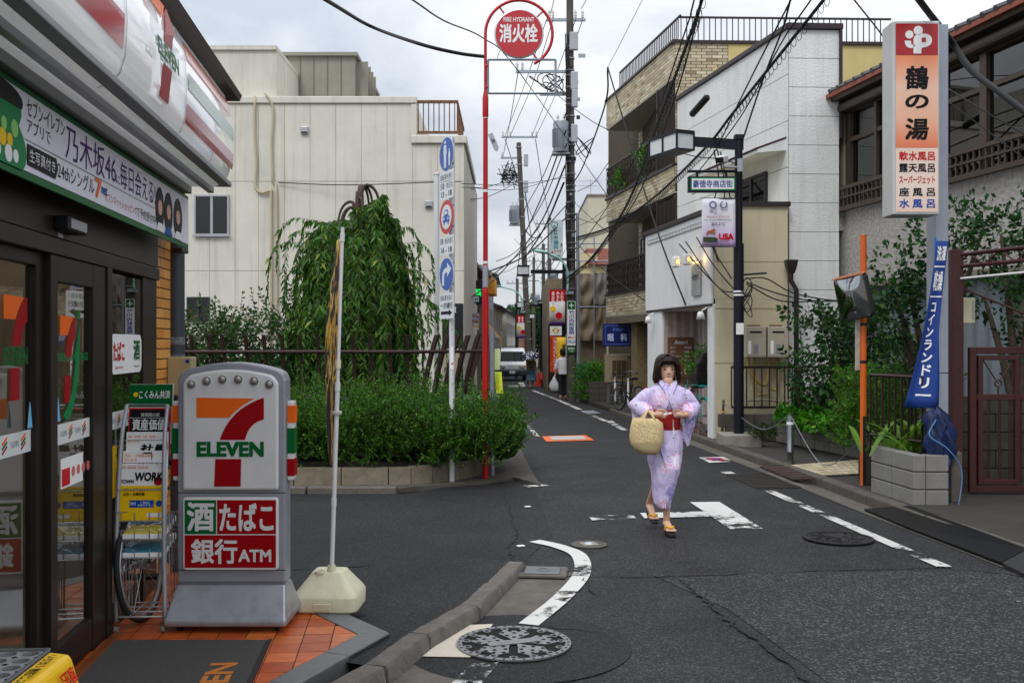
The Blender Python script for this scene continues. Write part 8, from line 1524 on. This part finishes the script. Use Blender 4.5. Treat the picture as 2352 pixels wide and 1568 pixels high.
# ---- woman in a lilac yukata
WX,WY=1.345,8.70;W=thing('person','woman in lilac floral yukata with red sash walking with a straw bag','person',(WX,WY,.004));U=.001141
wx=lambda x:(x-590)*U
wz=lambda y:(1455-y)*U
b=MB()
hz_=wz(297);hcx=wx(600)
head=[(-.002,.012,.012,-.045),(.006,.032,.035,-.03),(.022,.046,.055,-.018),(.05,.059,.072,-.006),(.085,.067,.080,0),(.12,.070,.083,.004),(.155,.069,.083,.006),(.185,.058,.070,.008),(.205,.035,.045,.01),(.212,.01,.012,.01)]
b.loft([elring(hcx,cy_,hz_+z,hx_,hy_,22) for z,hx_,hy_,cy_ in head])
b.tube([(hcx,.02,hz_+.03),(hcx,.02,wz(330)),(wx(598),.01,wz(370))],[.043,.045,.055],14)
b.ell((hcx,-.083,hz_+.078),(.011,.014,.010));b.tube([(hcx,-.072,hz_+.118),(hcx,-.082,hz_+.088)],[.006,.009],8);[b.ell((hcx+s*.010,-.077,hz_+.075),(.007,.008,.006)) for s in (-1,1)]
for s in (-1,1):b.ell((hcx+s*.072,.01,hz_+.09),(.009,.02,.03))
b.ell((hcx,-.062,hz_+.012),(.02,.016,.014))
# hidden core so the body stays one figure
b.loft([elring(wx(596),.0,wz(y),h_,d_,18) for y,h_,d_ in ((350,.05,.045),(385,.11,.06),(500,.10,.07),(700,.11,.08),(820,.10,.08))])
rs,re,rw=Vector((wx(475),.0,wz(385))),Vector((wx(355),.03,wz(500))),Vector((wx(478),-.165,wz(540)))
ls,le,lw=Vector((wx(722),.0,wz(385))),Vector((wx(812),.03,wz(515))),Vector((wx(702),-.165,wz(548)))
for a,c,d in ((rs,re,rw),(ls,le,lw)):b.tube([Vector((wx(598),0,wz(395))),a,a.lerp(c,.5),c,c.lerp(d,.45),d],[.04,.036,.034,.034,.031,.024],12)
hand(b,rw,Vector((wx(560),-.195,wz(535)))-rw,Vector((.05,-.15,1)),.95,.5,-1);hand(b,lw,Vector((wx(618),-.195,wz(528)))-lw,Vector((-.05,-.15,1)),.95,.55,1)
fk=Vector((wx(578),-.06,wz(1010)));fa=Vector((wx(594),-.02,wz(1345)));rk=Vector((wx(552),.05,wz(1010)));ra=Vector((wx(512),.36,wz(1290)+.03))
hipL,hipR=Vector((wx(555),0,wz(790))),Vector((wx(625),0,wz(790)))
b.tube([hipR,fk,fk.lerp(fa,.3),fk.lerp(fa,.75),fa],[.07,.048,.045,.033,.029],12);b.tube([hipL,rk,rk.lerp(ra,.3),rk.lerp(ra,.75),ra],[.07,.048,.045,.034,.030],12)
def foot(b,a,tdir,pitch):
    d=Vector(tdir).normalized();heel=a+Vector((0,0,-.035))-d*.02;ball=heel+d*.15+Vector((0,0,-.035+pitch));b.tube([a,heel,heel+d*.05+Vector((0,0,-.012+pitch*.3)),ball],[.031,.034,.034,.026],10)
    sd=Vector((d.y,-d.x,0))
    for k_ in range(5):o_=(k_-2)*.017;b.tube([ball-d*.02+sd*o_*.9,ball+d*(.045-.007*abs(k_-1))+sd*o_+Vector((0,0,-.004))],[.014,.010 if k_ else .012],7)
    return heel,ball,d,sd
fh=foot(b,fa,(.10,-1,0),0.0);rh=foot(b,ra,(.12,-1,0),-.055)
body=fuse(b.build('body',skin,W,smooth=True),.0048,3,.5)
# face details
eyew=mat('eye_white','#a8988e',.3);lipm=mat('lip','#ac655c',.4);irism=mat('iris','#170d0a',.15)
for s in (-1,1):
    b=MB().ell((hcx+s*.031,-.0695,hz_+.107),(.0130,.006,.0040),12,6);b.build('eye',eyew,W,smooth=True);MB().ell((hcx+s*.031,-.0742,hz_+.107),(.0064,.002,.0042),10,6).build('iris',irism,W,smooth=True)
    MB().tube([(hcx+s*.016,-.0765,hz_+.1085),(hcx+s*.031,-.078,hz_+.1135),(hcx+s*.046,-.068,hz_+.109)],[.0018,.0034,.0020],6).build('eyelid',irism,W);MB().tube([(hcx+s*.013,-.078,hz_+.129),(hcx+s*.032,-.076,hz_+.134),(hcx+s*.05,-.063,hz_+.130)],[.0030,.0036,.0018],6).build('eyebrow',hairm,W)
    b=MB();[b.ell((hcx+s*.074,-.0,hz_+.055-.014*k_),(.006+.002*(k_ % 2),.006,.006)) for k_ in range(4)];b.build('earring',mat('earring','#c9b58a',.3,.4),W,smooth=True)
b=MB();b.tube([(hcx-.020,-.0745,hz_+.046),(hcx-.008,-.084,hz_+.0495),(hcx,-.085,hz_+.048),(hcx+.008,-.084,hz_+.0495),(hcx+.020,-.0745,hz_+.046)],[.0015,.003,.0026,.003,.0015],8);b.tube([(hcx-.017,-.075,hz_+.043),(hcx,-.084,hz_+.0395),(hcx+.017,-.075,hz_+.043)],[.0015,.0042,.0015],8);b.build('mouth',lipm,W,smooth=True)
b=MB();[b.ell((hcx+s*.006,-.0905,hz_+.0715),(.003,.002,.0018),8,4) for s in (-1,1)];b.build('nostril',mat('nostril','#6a3f30',.7),W)
# bob hair: open-fronted shell, parted fringe, side locks
b=MB();rows=[]
hp=[(97,.012,.02,0),(104,.05,.055,0),(120,.08,.085,25),(145,.090,.098,46),(175,.095,.104,58),(210,.101,.108,64),(245,.108,.11,66),(275,.111,.108,64),(295,.105,.098,62),(302,.092,.086,62)]
for y,hx_,hy_,op in hp:
    a0=R(-90+op);a1=R(270-op);rows.append([(hcx-.002+hx_*.94*(1+.02*math.sin(a*23))*math.cos(a),.012+hy_*(1+.02*math.sin(a*19))*math.sin(a),wz(y)+.006*math.sin(a*13)*(y>280)) for a in np.linspace(a0,a1,30)])
b.loft(rows,caps=False,close=False);o=b.build('hair',hairm,W,smooth=True);s_=o.modifiers.new('t','SOLIDIFY');s_.thickness=.022;s_.offset=-1;ss=o.modifiers.new('s','SUBSURF');ss.levels=ss.render_levels=1
b=MB()
for k_ in range(26):
    u=k_/25;a=-1+2*u;x0=hcx-.004+.03*a;x1=hcx+a*.062;zl_=hz_+.150-.012*a*a-.030*max(0,1-abs(a)*2.5)*(k_ % 4==0)-.008*(k_ % 2)
    b.tube(spline([(x0,-.055,wz(108)),(x0+(x1-x0)*.45,-.088+.018*a*a,wz(135)),(x1*.97+hcx*.03,-.090+.028*a*a,zl_+.03),(x1+.004*math.copysign(1,a),-.085+.03*a*a,zl_)],4),[.007+.0*j for j in range(6)]+[.006,.005,.004,.003,.0025,.002,.001],6)
for s in (-1,1):
    for k_ in range(9):xx=hcx+s*(.072+.003*k_);b.tube(spline([(hcx+s*.03,-.05,wz(112)),(xx*.9+hcx*.1+s*.01,-.075+.007*k_,wz(165)),(xx+s*.012,-.062+.007*k_,wz(230)),(xx+s*.010,-.058+.008*k_,wz(296))],4),[.011]*8+[.010,.009,.008,.006,.003],6)
for k_ in range(60):
    a=R(-40+260*rng.random());rr_=1.0+.05*rng.random();b.tube(spline([(hcx+.04*math.cos(a),.012+.045*math.sin(a),wz(103)),(hcx+.088*rr_*math.cos(a),.012+.102*rr_*math.sin(a),wz(160)),(hcx+.103*rr_*math.cos(a),.012+.112*rr_*math.sin(a),wz(240)),(hcx+.098*rr_*math.cos(a+.05),.012+.10*rr_*math.sin(a+.05),wz(298+14*rng.random()))],4),[.004]*9+[.003,.0025,.002,.001],5)
b.build('fringe',hairm,W,smooth=True)
# yukata cloth
ym=bpy.data.materials.new('yukata_print');ym.use_nodes=True;t_=ym.node_tree;pb=t_.nodes['Principled BSDF'];N=t_.nodes.new;L=t_.links.new
tcn=N('ShaderNodeTexCoord');mpn=N('ShaderNodeMapping');mpn.inputs['Scale'].default_value=(1,.35,1);L(tcn.outputs['Object'],mpn.inputs[0])
def voro(scale,feat='F1',vec=None):v=N('ShaderNodeTexVoronoi');v.inputs['Scale'].default_value=scale;v.feature=feat;L(vec or mpn.outputs[0],v.inputs[0]);return v
def mth(op,a,c,clamp=False):
    m=N('ShaderNodeMath');m.operation=op;m.use_clamp=clamp
    for i,x in enumerate((a,c)):
        if isinstance(x,(int,float)):m.inputs[i].default_value=x
        elif x is not None:L(x,m.inputs[i])
    return m.outputs[0]
def mixc(f,a,c):
    m=N('ShaderNodeMix');m.data_type='RGBA'
    L(f,m.inputs[0]) if not isinstance(f,(int,float)) else None
    for i,x in ((6,a),(7,c)):
        if isinstance(x,str):m.inputs[i].default_value=lin(x)
        else:L(x,m.inputs[i])
    return m.outputs[2]
v1=voro(6.2);s1_=N('ShaderNodeSeparateColor');L(v1.outputs['Color'],s1_.inputs[0]);petals=voro(62);nz1=N('ShaderNodeTexNoise');nz1.inputs['Scale'].default_value=5;L(mpn.outputs[0],nz1.inputs[0])
base_c=mixc(mth('GREATER_THAN',nz1.outputs[0],.56),'#cbbfe2','#c3b7df');inr=mth('LESS_THAN',v1.outputs['Distance'],.46);pinkc=mth('MULTIPLY',inr,mth('GREATER_THAN',s1_.outputs[0],.50));pet=mth('MULTIPLY',pinkc,mth('LESS_THAN',petals.outputs['Distance'],.40))
c1=mixc(pinkc,base_c,'#d9cbe4');c2=mixc(pet,c1,'#dc8fb6')
ringv=mth('MULTIPLY',mth('LESS_THAN',s1_.outputs[0],.34),mth('LESS_THAN',v1.outputs['Distance'],.50));v2=voro(16);lines=mth('LESS_THAN',voro(24,'DISTANCE_TO_EDGE').outputs['Distance'],.10);c3=mixc(mth('MULTIPLY',ringv,lines),c2,'#a198da')
leafm=mth('MULTIPLY',mth('MULTIPLY',mth('GREATER_THAN',s1_.outputs[1],.62),mth('GREATER_THAN',v1.outputs['Distance'],.44)),mth('LESS_THAN',voro(26).outputs['Distance'],.20));c4=mixc(leafm,c3,'#7f9a4a');c5=mixc(mth('MULTIPLY',mth('LESS_THAN',s1_.outputs[2],.25),mth('LESS_THAN',v1.outputs['Distance'],.3)),c4,'#e4e0ee')
L(c5,pb.inputs['Base Color']);pb.inputs['Roughness'].default_value=.85;pb.inputs['Specular IOR Level'].default_value=.15
wv_=N('ShaderNodeTexNoise');wv_.inputs['Scale'].default_value=9;wv_.inputs['Detail'].default_value=2;wv_.inputs['Distortion'].default_value=1.5;mp3=N('ShaderNodeMapping');mp3.inputs['Scale'].default_value=(1.6,1,.55);mp3.inputs['Rotation'].default_value=(0,.5,0);L(tcn.outputs['Object'],mp3.inputs[0]);L(mp3.outputs[0],wv_.inputs[0]);bmp=N('ShaderNodeBump');bmp.inputs['Strength'].default_value=.7;bmp.inputs['Distance'].default_value=.025;L(wv_.outputs[0],bmp.inputs['Height']);L(bmp.outputs[0],pb.inputs['Normal'])
b=MB()
b.loft([elring(wx(c),y0,wz(y),hw_,hd_,26,2.3) for y,c,hw_,hd_,y0 in ((312,600,.062,.060,.022),(330,598,.115,.075,.012),(352,597,.165,.088,.004),(385,597,.172,.102,-.002),(430,597,.160,.118,-.010),(470,597,.150,.122,-.012),(505,592,.135,.110,-.004),(530,588,.122,.104,0))])
b.loft([elring(wx(c),y0,wz(y),hw_,hd_,60,2.2,.035*min(1,max(0,(y-640)/300))) for y,c,hw_,hd_,y0 in ((640,588,.118,.104,0),(668,588,.132,.112,0),(720,590,.142,.124,0),(790,582,.155,.136,0),(900,577,.147,.136,-.01),(1000,580,.122,.128,-.02),(1060,572,.105,.125,-.02),(1120,565,.090,.118,-.01),(1180,560,.080,.112,-.01),(1225,562,.072,.10,-.015),(1256,572,.055,.085,-.03))])
# knee of the leading leg and front overlap panel
b.tube([(wx(600),-.02,wz(800)),(wx(612),-.085,wz(960)),(wx(585),-.07,wz(1120)),(wx(572),-.055,wz(1255))],[.10,.085,.070,.045],12)
def sleeve(a,c,d,r0,r1,r2):b.tube([a,a.lerp(c,.35)+Vector((0,0,.0)),c,c.lerp(d,.55),d],[r0,r0*1.08,r1,r1*.95,r2],16)
sleeve(Vector((wx(482),.01,wz(392))),Vector((wx(362),.03,wz(492))),Vector((wx(450),-.125,wz(533))),.072,.074,.048);sleeve(Vector((wx(716),.01,wz(392))),Vector((wx(795),.03,wz(500))),Vector((wx(735),-.13,wz(548))),.072,.078,.052)
# hanging sleeve pouches
b.loft([[(wx(700),-.12,wz(575)),(wx(835),.03,wz(540)),(wx(840),.075,wz(540)),(wx(700),-.07,wz(575))],[(wx(705),-.10,wz(660)),(wx(815),.03,wz(640)),(wx(820),.07,wz(640)),(wx(706),-.05,wz(660))],[(wx(722),-.07,wz(740)),(wx(792),.03,wz(700)),(wx(795),.06,wz(700)),(wx(722),-.03,wz(740))],[(wx(745),-.05,wz(792)),(wx(772),.0,wz(790)),(wx(772),.03,wz(790)),(wx(745),-.02,wz(792))]])
b.loft([[(wx(330),.03,wz(500)),(wx(470),-.12,wz(560)),(wx(470),-.07,wz(560)),(wx(330),.08,wz(500))],[(wx(345),.03,wz(650)),(wx(455),-.06,wz(660)),(wx(455),-.02,wz(660)),(wx(345),.07,wz(650))],[(wx(360),.03,wz(760)),(wx(440),-.02,wz(770)),(wx(440),.02,wz(770)),(wx(360),.06,wz(760))]])
yk=fuse(b.build('yukata',ym,W,smooth=True),.0075,3,.5)
b=MB();rows=[]
for y,x,yy in ((690,500,-.105),(780,530,-.128),(880,562,-.142),(980,590,-.145),(1080,598,-.132),(1180,592,-.118),(1262,586,-.105)):rows.append([(wx(x-16),yy-.004,wz(y)),(wx(x),yy-.014,wz(y)),(wx(x+3),yy-.004,wz(y)),(wx(x-8),yy+.006,wz(y))])
b.loft(rows).build('overlap_edge',ym,W,smooth=True)
# crossed collar bands, chest skin, waist fold
def collar(pts,wd,name,m):
    P_=spline(pts,5);b=MB();rows=[]
    for i,p in enumerate(P_):
        t0=(P_[min(i+1,len(P_)-1)]-P_[max(0,i-1)]).normalized();nn_=Vector((0,-1,.25)).normalized();sd=t0.cross(nn_).normalized();rows.append([tuple(p-sd*wd/2),tuple(p+sd*wd/2),tuple(p+sd*wd/2+nn_*.007),tuple(p-sd*wd/2+nn_*.007)])
    return b.loft(rows).build(name,m,W,bevel=.002,smooth='auto')
MB().loft([elring(wx(600),-.047,wz(y),hw_,.036,14) for y,hw_ in ((262,.030),(290,.046),(320,.034),(345,.016),(358,.004))]).build('chest',skin,W,smooth=True)
collar([(wx(650),.03,wz(288)),(wx(648),-.045,wz(300)),(wx(622),-.098,wz(345)),(wx(590),-.128,wz(410)),(wx(560),-.132,wz(480)),(wx(550),-.115,wz(515))],.05,'collar',ym) ;collar([(wx(548),.03,wz(284)),(wx(552),-.045,wz(296)),(wx(580),-.100,wz(345)),(wx(612),-.136,wz(415)),(wx(640),-.14,wz(480)),(wx(648),-.12,wz(515))],.056,'collar',ym);collar([(wx(548),.055,wz(290)),(wx(600),.09,wz(300)),(wx(652),.055,wz(294))],.05,'collar',ym)
obim=mat('obi_red','#a3070f',.75,var=.2,vs=22,bump=.3,bs=25);b=MB();b.loft([elring(wx(588),0,wz(y),h_,d_,32,2.3) for y,h_,d_ in ((662,.1235,.112),(655,.127,.116),(600,.125,.115),(560,.126,.115),(515,.129,.118),(508,.126,.114))]);b.build('sash',obim,W,smooth='auto');
for y in (560,612):b=MB();b.loft([elring(wx(588),0,wz(y+d),.1268,.1168,32,2.3) for d in (0,3)],caps=False);b.build('sash_fold',mat('obi_dark','#7d040a',.8),W)
b=MB().loft([[(wx(612),-.215,wz(575)),(wx(620),-.215,wz(575)),(wx(620),-.212,wz(575)),(wx(612),-.212,wz(575))],[(wx(620),-.16,wz(640)),(wx(630),-.16,wz(640)),(wx(630),-.157,wz(640)),(wx(620),-.157,wz(640))],[(wx(626),-.155,wz(690)),(wx(634),-.155,wz(690)),(wx(634),-.152,wz(690)),(wx(626),-.152,wz(690))]]);b.build('ribbon',whitep,W)
MB().lathe([(.025,-.008),(.030,-.004),(.030,.004),(.025,.008)],16).build('bracelet',mat('gold','#b98a3a',.3,.8),W,loc=tuple(lw+Vector((.0,.0,0))),rot=(0,R(90),R(30)),smooth=True)
sole=mat('zori_sole','#1f1512',.6,var=.2);strap=mat('zori_strap','#d9a21c',.6,var=.1)
for (heel,ball,d,sd),pit in ((fh,0),(rh,1)):
    b=MB();up_=Vector((0,0,1));h0=heel-d*.025+Vector((0,0,-.034));h1=ball+d*.06+Vector((0,0,-.024 if pit else-.026));rows=[]
    for k_ in range(9):
        u=k_/8;p=h0.lerp(h1,u);w_=.036*math.sin(math.pi*(.18+.66*u))**.6*1.12;th=.026
        rows.append([tuple(p-sd*w_),tuple(p+sd*w_),tuple(p+sd*w_-up_*th),tuple(p-sd*w_-up_*th)])
    b.loft(rows).build('sandal',sole,W,bevel=.005,smooth='auto');toe=ball+d*.012+Vector((0,0,.018));MB().tube(spline([ball-d*.055+sd*.038+Vector((0,0,-.015)),ball-d*.02+sd*.03+Vector((0,0,.022)),toe,ball-d*.02-sd*.03+Vector((0,0,.022)),ball-d*.055-sd*.038+Vector((0,0,-.015))],5),.011,8).build('sandal_strap',strap,W,smooth=True)
# straw bag on her forearm
BG=thing('straw_bag','woven straw tote bag hanging on the forearm of the yukata woman','bag',(WX,WY,0));sm_=bpy.data.materials.new('woven_straw');sm_.use_nodes=True;t_=sm_.node_tree;pb=t_.nodes['Principled BSDF'];N=t_.nodes.new;L=t_.links.new;tcn=N('ShaderNodeTexCoord')
wv1=N('ShaderNodeTexWave');wv1.wave_type='BANDS';wv1.bands_direction='Z';wv1.inputs['Scale'].default_value=32;wv1.inputs['Distortion'].default_value=1.2;wv1.inputs['Detail'].default_value=1;L(tcn.outputs['Object'],wv1.inputs[0]);wv2=N('ShaderNodeTexVoronoi');wv2.inputs['Scale'].default_value=75;L(tcn.outputs['Object'],wv2.inputs[0]);sxyz=N('ShaderNodeSeparateXYZ');L(tcn.outputs['Object'],sxyz.inputs[0]);gt=N('ShaderNodeMath');gt.operation='GREATER_THAN';gt.inputs[1].default_value=wz(735);L(sxyz.outputs[2],gt.inputs[0]);mxf=N('ShaderNodeMix');L(gt.outputs[0],mxf.inputs[0]);L(wv1.outputs['Fac'],mxf.inputs[2]);L(wv2.outputs['Distance'],mxf.inputs[3])
rp=N('ShaderNodeValToRGB');rp.color_ramp.elements[0].color=lin('#a98f60');rp.color_ramp.elements[1].color=lin('#e2cd9e');L(mxf.outputs[0],rp.inputs[0]);L(rp.outputs[0],pb.inputs['Base Color']);bp_=N('ShaderNodeBump');bp_.inputs['Strength'].default_value=.8;bp_.inputs['Distance'].default_value=.006;L(mxf.outputs[0],bp_.inputs['Height']);L(bp_.outputs[0],pb.inputs['Normal']);pb.inputs['Roughness'].default_value=.8
b=MB();rings=[]
for y,x0,x1,hd_ in ((560,322,495,.050),(600,310,535,.058),(640,302,540,.066),(700,297,538,.074),(750,305,532,.074),(790,335,520,.064),(815,370,503,.05),(828,410,485,.03)):rings.append([(x,yy-.19,z+(.030*max(0,(x-wx(430))/.12)**2*-1 if y==560 else 0)) for x,yy,z in elring(wx((x0+x1)/2),0,wz(y),(x1-x0)/2*U,hd_,26,2.4)])
b.loft(rings,caps=False);o=b.build('bag_body',sm_,BG,smooth=True);o.modifiers.new('t','SOLIDIFY').thickness=.008
MB().ell((wx(447),-.19,wz(824)),(.05,.03,.008)).build('bag_bottom',sm_,BG,smooth=True)
for yy in (-.235,-.150):MB().tube(spline([(wx(372),yy,wz(585)),(wx(398),yy+.01,wz(550)),(wx(432),-.17,wz(508)),(wx(462),yy+.01,wz(545)),(wx(478),yy,wz(590))],5),.011,8).build('handle',sm_,BG,smooth=True)
pp_=thing('paper_slip','small folded white paper slip held in the woman\'s hands','paper',(WX+wx(572),WY-.225,wz(528)));MB().loft([[(-.035,0,-.012),(-.03,0,.006),(-.03,.002,.006),(-.035,.002,-.012)],[(.035,-.01,.004),(.03,-.01,.018),(.03,-.008,.018),(.035,-.008,.004)]]).build('sheet',whitep,pp_)
# ---- simpler distant people, still whole bodies with fitted clothes
def far_person(label,loc,rz,H,hairc,top,bottom,step,armL,armR,skirt=False,shoes='#3a2a22',long_hair=False):
    t=thing('person',label,'person',tuple(loc),rz);s=H/1.7;b=MB();V3=lambda*p:Vector(p)*s
    b.loft([elring(0,cy_*s,(1.47+z)*s,hx_*s,hy_*s,16) for z,hx_,hy_,cy_ in ((0,.03,.035,-.02),(.03,.05,.06,-.01),(.08,.068,.08,0),(.13,.074,.09,.005),(.18,.07,.085,.01),(.225,.03,.04,.01))]);b.ell((0,-.088*s,1.55*s),(.013*s,.016*s,.014*s));[b.ell((q_*.075*s,.01,1.56*s),(.01*s,.02*s,.03*s)) for q_ in (-1,1)]
    b.tube([V3(0,.01,1.50),V3(0,.01,1.36)],[.045*s,.055*s],10);b.loft([elring(0,0,z*s,hx_*s,hy_*s,16) for z,hx_,hy_ in ((1.40,.08,.07),(1.36,.16,.09),(1.2,.15,.10),(1.02,.13,.09),(.9,.15,.10))])
    sh=[V3(-.17,0,1.36),V3(.17,0,1.36)]
    for S,(e_,w_) in zip(sh,(armL,armR)):e_,w_=V3(*e_),V3(*w_);b.tube([S,e_,w_],[.048*s,.038*s,.026*s],10);hand(b,w_,w_-e_,Vector((0,-1,.2)),s*1.0,.9,1)
    F_=[]
    for sd,st in ((-1,step),(1,-step)):
        hip,kn,an_=V3(sd*.085,0,.9),V3(sd*.09,-st*.5-.03,.49),V3(sd*.09,-st,.085);b.tube([hip,kn,kn.lerp(an_,.3),an_],[.08*s,.055*s,.05*s,.033*s],10);b.tube([an_,an_+V3(0,-.08,-.05),an_+V3(0,-.17,-.06)],[.035*s,.036*s,.025*s],8);F_.append((hip,kn,an_))
    fuse(b.build('body',skin,t,smooth=True),.011,2)
    b=MB();b.loft([elring(0,.0,z*s,hx_*s,hy_*s,18) for z,hx_,hy_ in ((1.43,.07,.075),(1.39,.15,.095),(1.34,.19,.11),(1.15,.17,.125),(1.0,.16,.12),(.86,.175,.13))])
    for S,(e_,w_) in zip(sh,(armL,armR)):e_,w_=V3(*e_),V3(*w_);b.tube([S*.9,S,e_,e_.lerp(w_,.35 if not skirt else 0.02)],[.06*s,.064*s,.052*s,.05*s],12)
    fuse(b.build('shirt',top,t,smooth=True),.012,3)
    b=MB()
    if skirt:b.loft([[(x*(1+.06*math.sin(i*2.2)*(1-z/1.0)),y*(1+.06*math.cos(i*2.2)),zz_) for i,(x,y,zz_) in enumerate(elring(0,0,z*s,hx_*s,hy_*s,28))] for z,hx_,hy_ in ((1.02,.14,.11),(.9,.17,.13),(.6,.23,.18),(.38,.27,.21))]);b.b(-.09*s,.09*s,-.14*s,-.115*s,1.0*s,1.25*s);b.build('skirt',bottom,t,smooth='auto')
    else:
        b.loft([elring(0,0,z*s,hx_*s,hy_*s,18) for z,hx_,hy_ in ((1.0,.145,.11),(.92,.165,.12),(.82,.16,.115))])
        for hip,kn,an_ in F_:b.tube([hip,kn,kn.lerp(an_,.8)],[.092*s,.066*s,.052*s],12)
        fuse(b.build('trousers',bottom,t,smooth=True),.012,2)
    b=MB();rows=[]
    for z,hx_,hy_,op in ((.245,.02,.03,0),(.235,.06,.07,10),(.19,.085,.10,40),(.14,.088,.103,55),(.07,.083,.1,68),(-.06 if long_hair else .02,.078,.09,72)):rows.append([(hx_*s*math.cos(a),(.012+hy_*math.sin(a))*s,(1.47+z)*s) for a in np.linspace(R(-90+op),R(270-op),20)])
    b.loft(rows,caps=False,close=False);o=b.build('hair',hairm,t,smooth=True);o.modifiers.new('t','SOLIDIFY').thickness=.015
    for (hip,kn,an_) in F_:MB().ell(tuple(an_+V3(0,-.075,-.068)),(.045*s,.13*s,.022*s),12,6).build('shoe',mat('shoe'+shoes,shoes,.6),t,smooth=True)
    for q_ in (-1,1):MB().ell((q_*.03*s,-.078*s,1.565*s),(.012*s,.006*s,.005*s)).build('eye',irism,t)
    return t
mp_=gnd(1293,918);far_person('man seen from behind in white shirt and black trousers with shopping bag',mp_,R(176),1.72,None,mat('shirt_white','#d8d8dc',.8,var=.08,vs=10,bump=.4,bs=8),mat('trouser_black','#15151a',.8,var=.1),.10,((-.24,-.02,1.1),(-.2,-.10,.88)),((.24,.03,1.1),(.25,.0,.86)))
t=thing('shopping_bag','white plastic shopping bag carried by the man in white shirt','bag',(mp_.x-.30,mp_.y-.02,mp_.z+.30));b=MB();b.loft([[(x*(1+.15*math.sin(i*1.9+z*20)),y*(1+.15*math.cos(i*2.3)),z) for i,(x,y,zz_) in enumerate(elring(0,0,0,hx_,hy_,22))] for z,hx_,hy_ in ((0,.09,.05),(.03,.16,.08),(.16,.17,.09),(.30,.12,.06),(.42,.05,.03),(.50,.018,.015))]);b.build('sack',mat('plastic_bag','#d6d8dc',.4,var=.06,bump=.6,bs=14),t,smooth=True);MB().tube([(0,0,.48),(.02,0,.56)],.012,6).build('handle',whitep,t)
up=gnd(1221,889);far_person('woman in yellow top and blue pinafore skirt walking under a floral umbrella',up,R(4),1.55,None,mat('top_yellow','#b59a2e',.8,var=.1),mat('skirt_blue','#6f93b8',.8,var=.15,vs=8),.12,((-.22,.0,1.12),(-.08,-.18,1.14)),((.21,.02,1.12),(.22,-.04,.9)),True,'#4a2f22',True)
t=thing('umbrella','dark navy umbrella with pale flowers held by the woman near the van','umbrella',(up.x-.05,up.y-.18,up.z+1.0));t.rotation_euler=(R(22),R(-6),0);um=bpy.data.materials.new('umbrella_print');um.use_nodes=True;n_=um.node_tree;p_=n_.nodes['Principled BSDF'];v_=n_.nodes.new('ShaderNodeTexVoronoi');v_.inputs['Scale'].default_value=9;tc_n=n_.nodes.new('ShaderNodeTexCoord');n_.links.new(tc_n.outputs['Object'],v_.inputs[0]);r_n=n_.nodes.new('ShaderNodeValToRGB');r_n.color_ramp.interpolation='CONSTANT';r_n.color_ramp.elements[0].color=lin('#e6dfe6');r_n.color_ramp.elements[1].position=.36;r_n.color_ramp.elements[1].color=lin('#1c2a4a');n_.links.new(v_.outputs['Distance'],r_n.inputs[0]);n_.links.new(r_n.outputs[0],p_.inputs[0])
b=MB();rows=[]
for k_ in range(7):a=R(4+86*k_/6);rows.append([(.46*math.cos(a-R(0))*(1-.05*(math.cos(8*w_)*.5+.5)*math.cos(a))*math.cos(w_),.46*math.cos(a)*(1-.05*(math.cos(8*w_)*.5+.5)*math.cos(a))*math.sin(w_),.48+.22*math.sin(a)-.03*(math.cos(8*w_)*.5+.5)*(1-k_/6)) for w_ in [2*math.pi*i/48 for i in range(48)]])
b.loft(rows,caps=False);o=b.build('canopy',um,t,smooth=True);o.modifiers.new('t','SOLIDIFY').thickness=.002;MB().tube([(0,0,-.02),(0,0,.73)],.008,6).build('shaft',steel,t);MB().tube([(0,0,-.1),(0,0,.0)],.014,8).build('handle',wood,t)
for k_ in range(8):a=2*math.pi*(k_+.5)/8;MB().tube([(0,0,.70),(.25*math.cos(a),.25*math.sin(a),.655),(.44*math.cos(a),.44*math.sin(a),.48)],.003,4).build('rib',steel,t)
dr=thing('person','van driver in dark shirt behind the windscreen','person',(VX-.32,VY+.95,gz(VY)+.75));b=MB();b.ell((0,0,.62),(.085,.095,.115));b.tube([(0,0,.55),(0,0,.42)],[.05,.055],8);b.loft([elring(0,0,z,h_,d_,14) for z,h_,d_ in ((.42,.1,.08),(.36,.2,.11),(.1,.18,.12),(0,.17,.12))]);fuse(b.build('body',skin,dr),.015,2);MB().ell((0,.02,.68),(.095,.1,.08)).build('hair',hairm,dr,smooth=True)
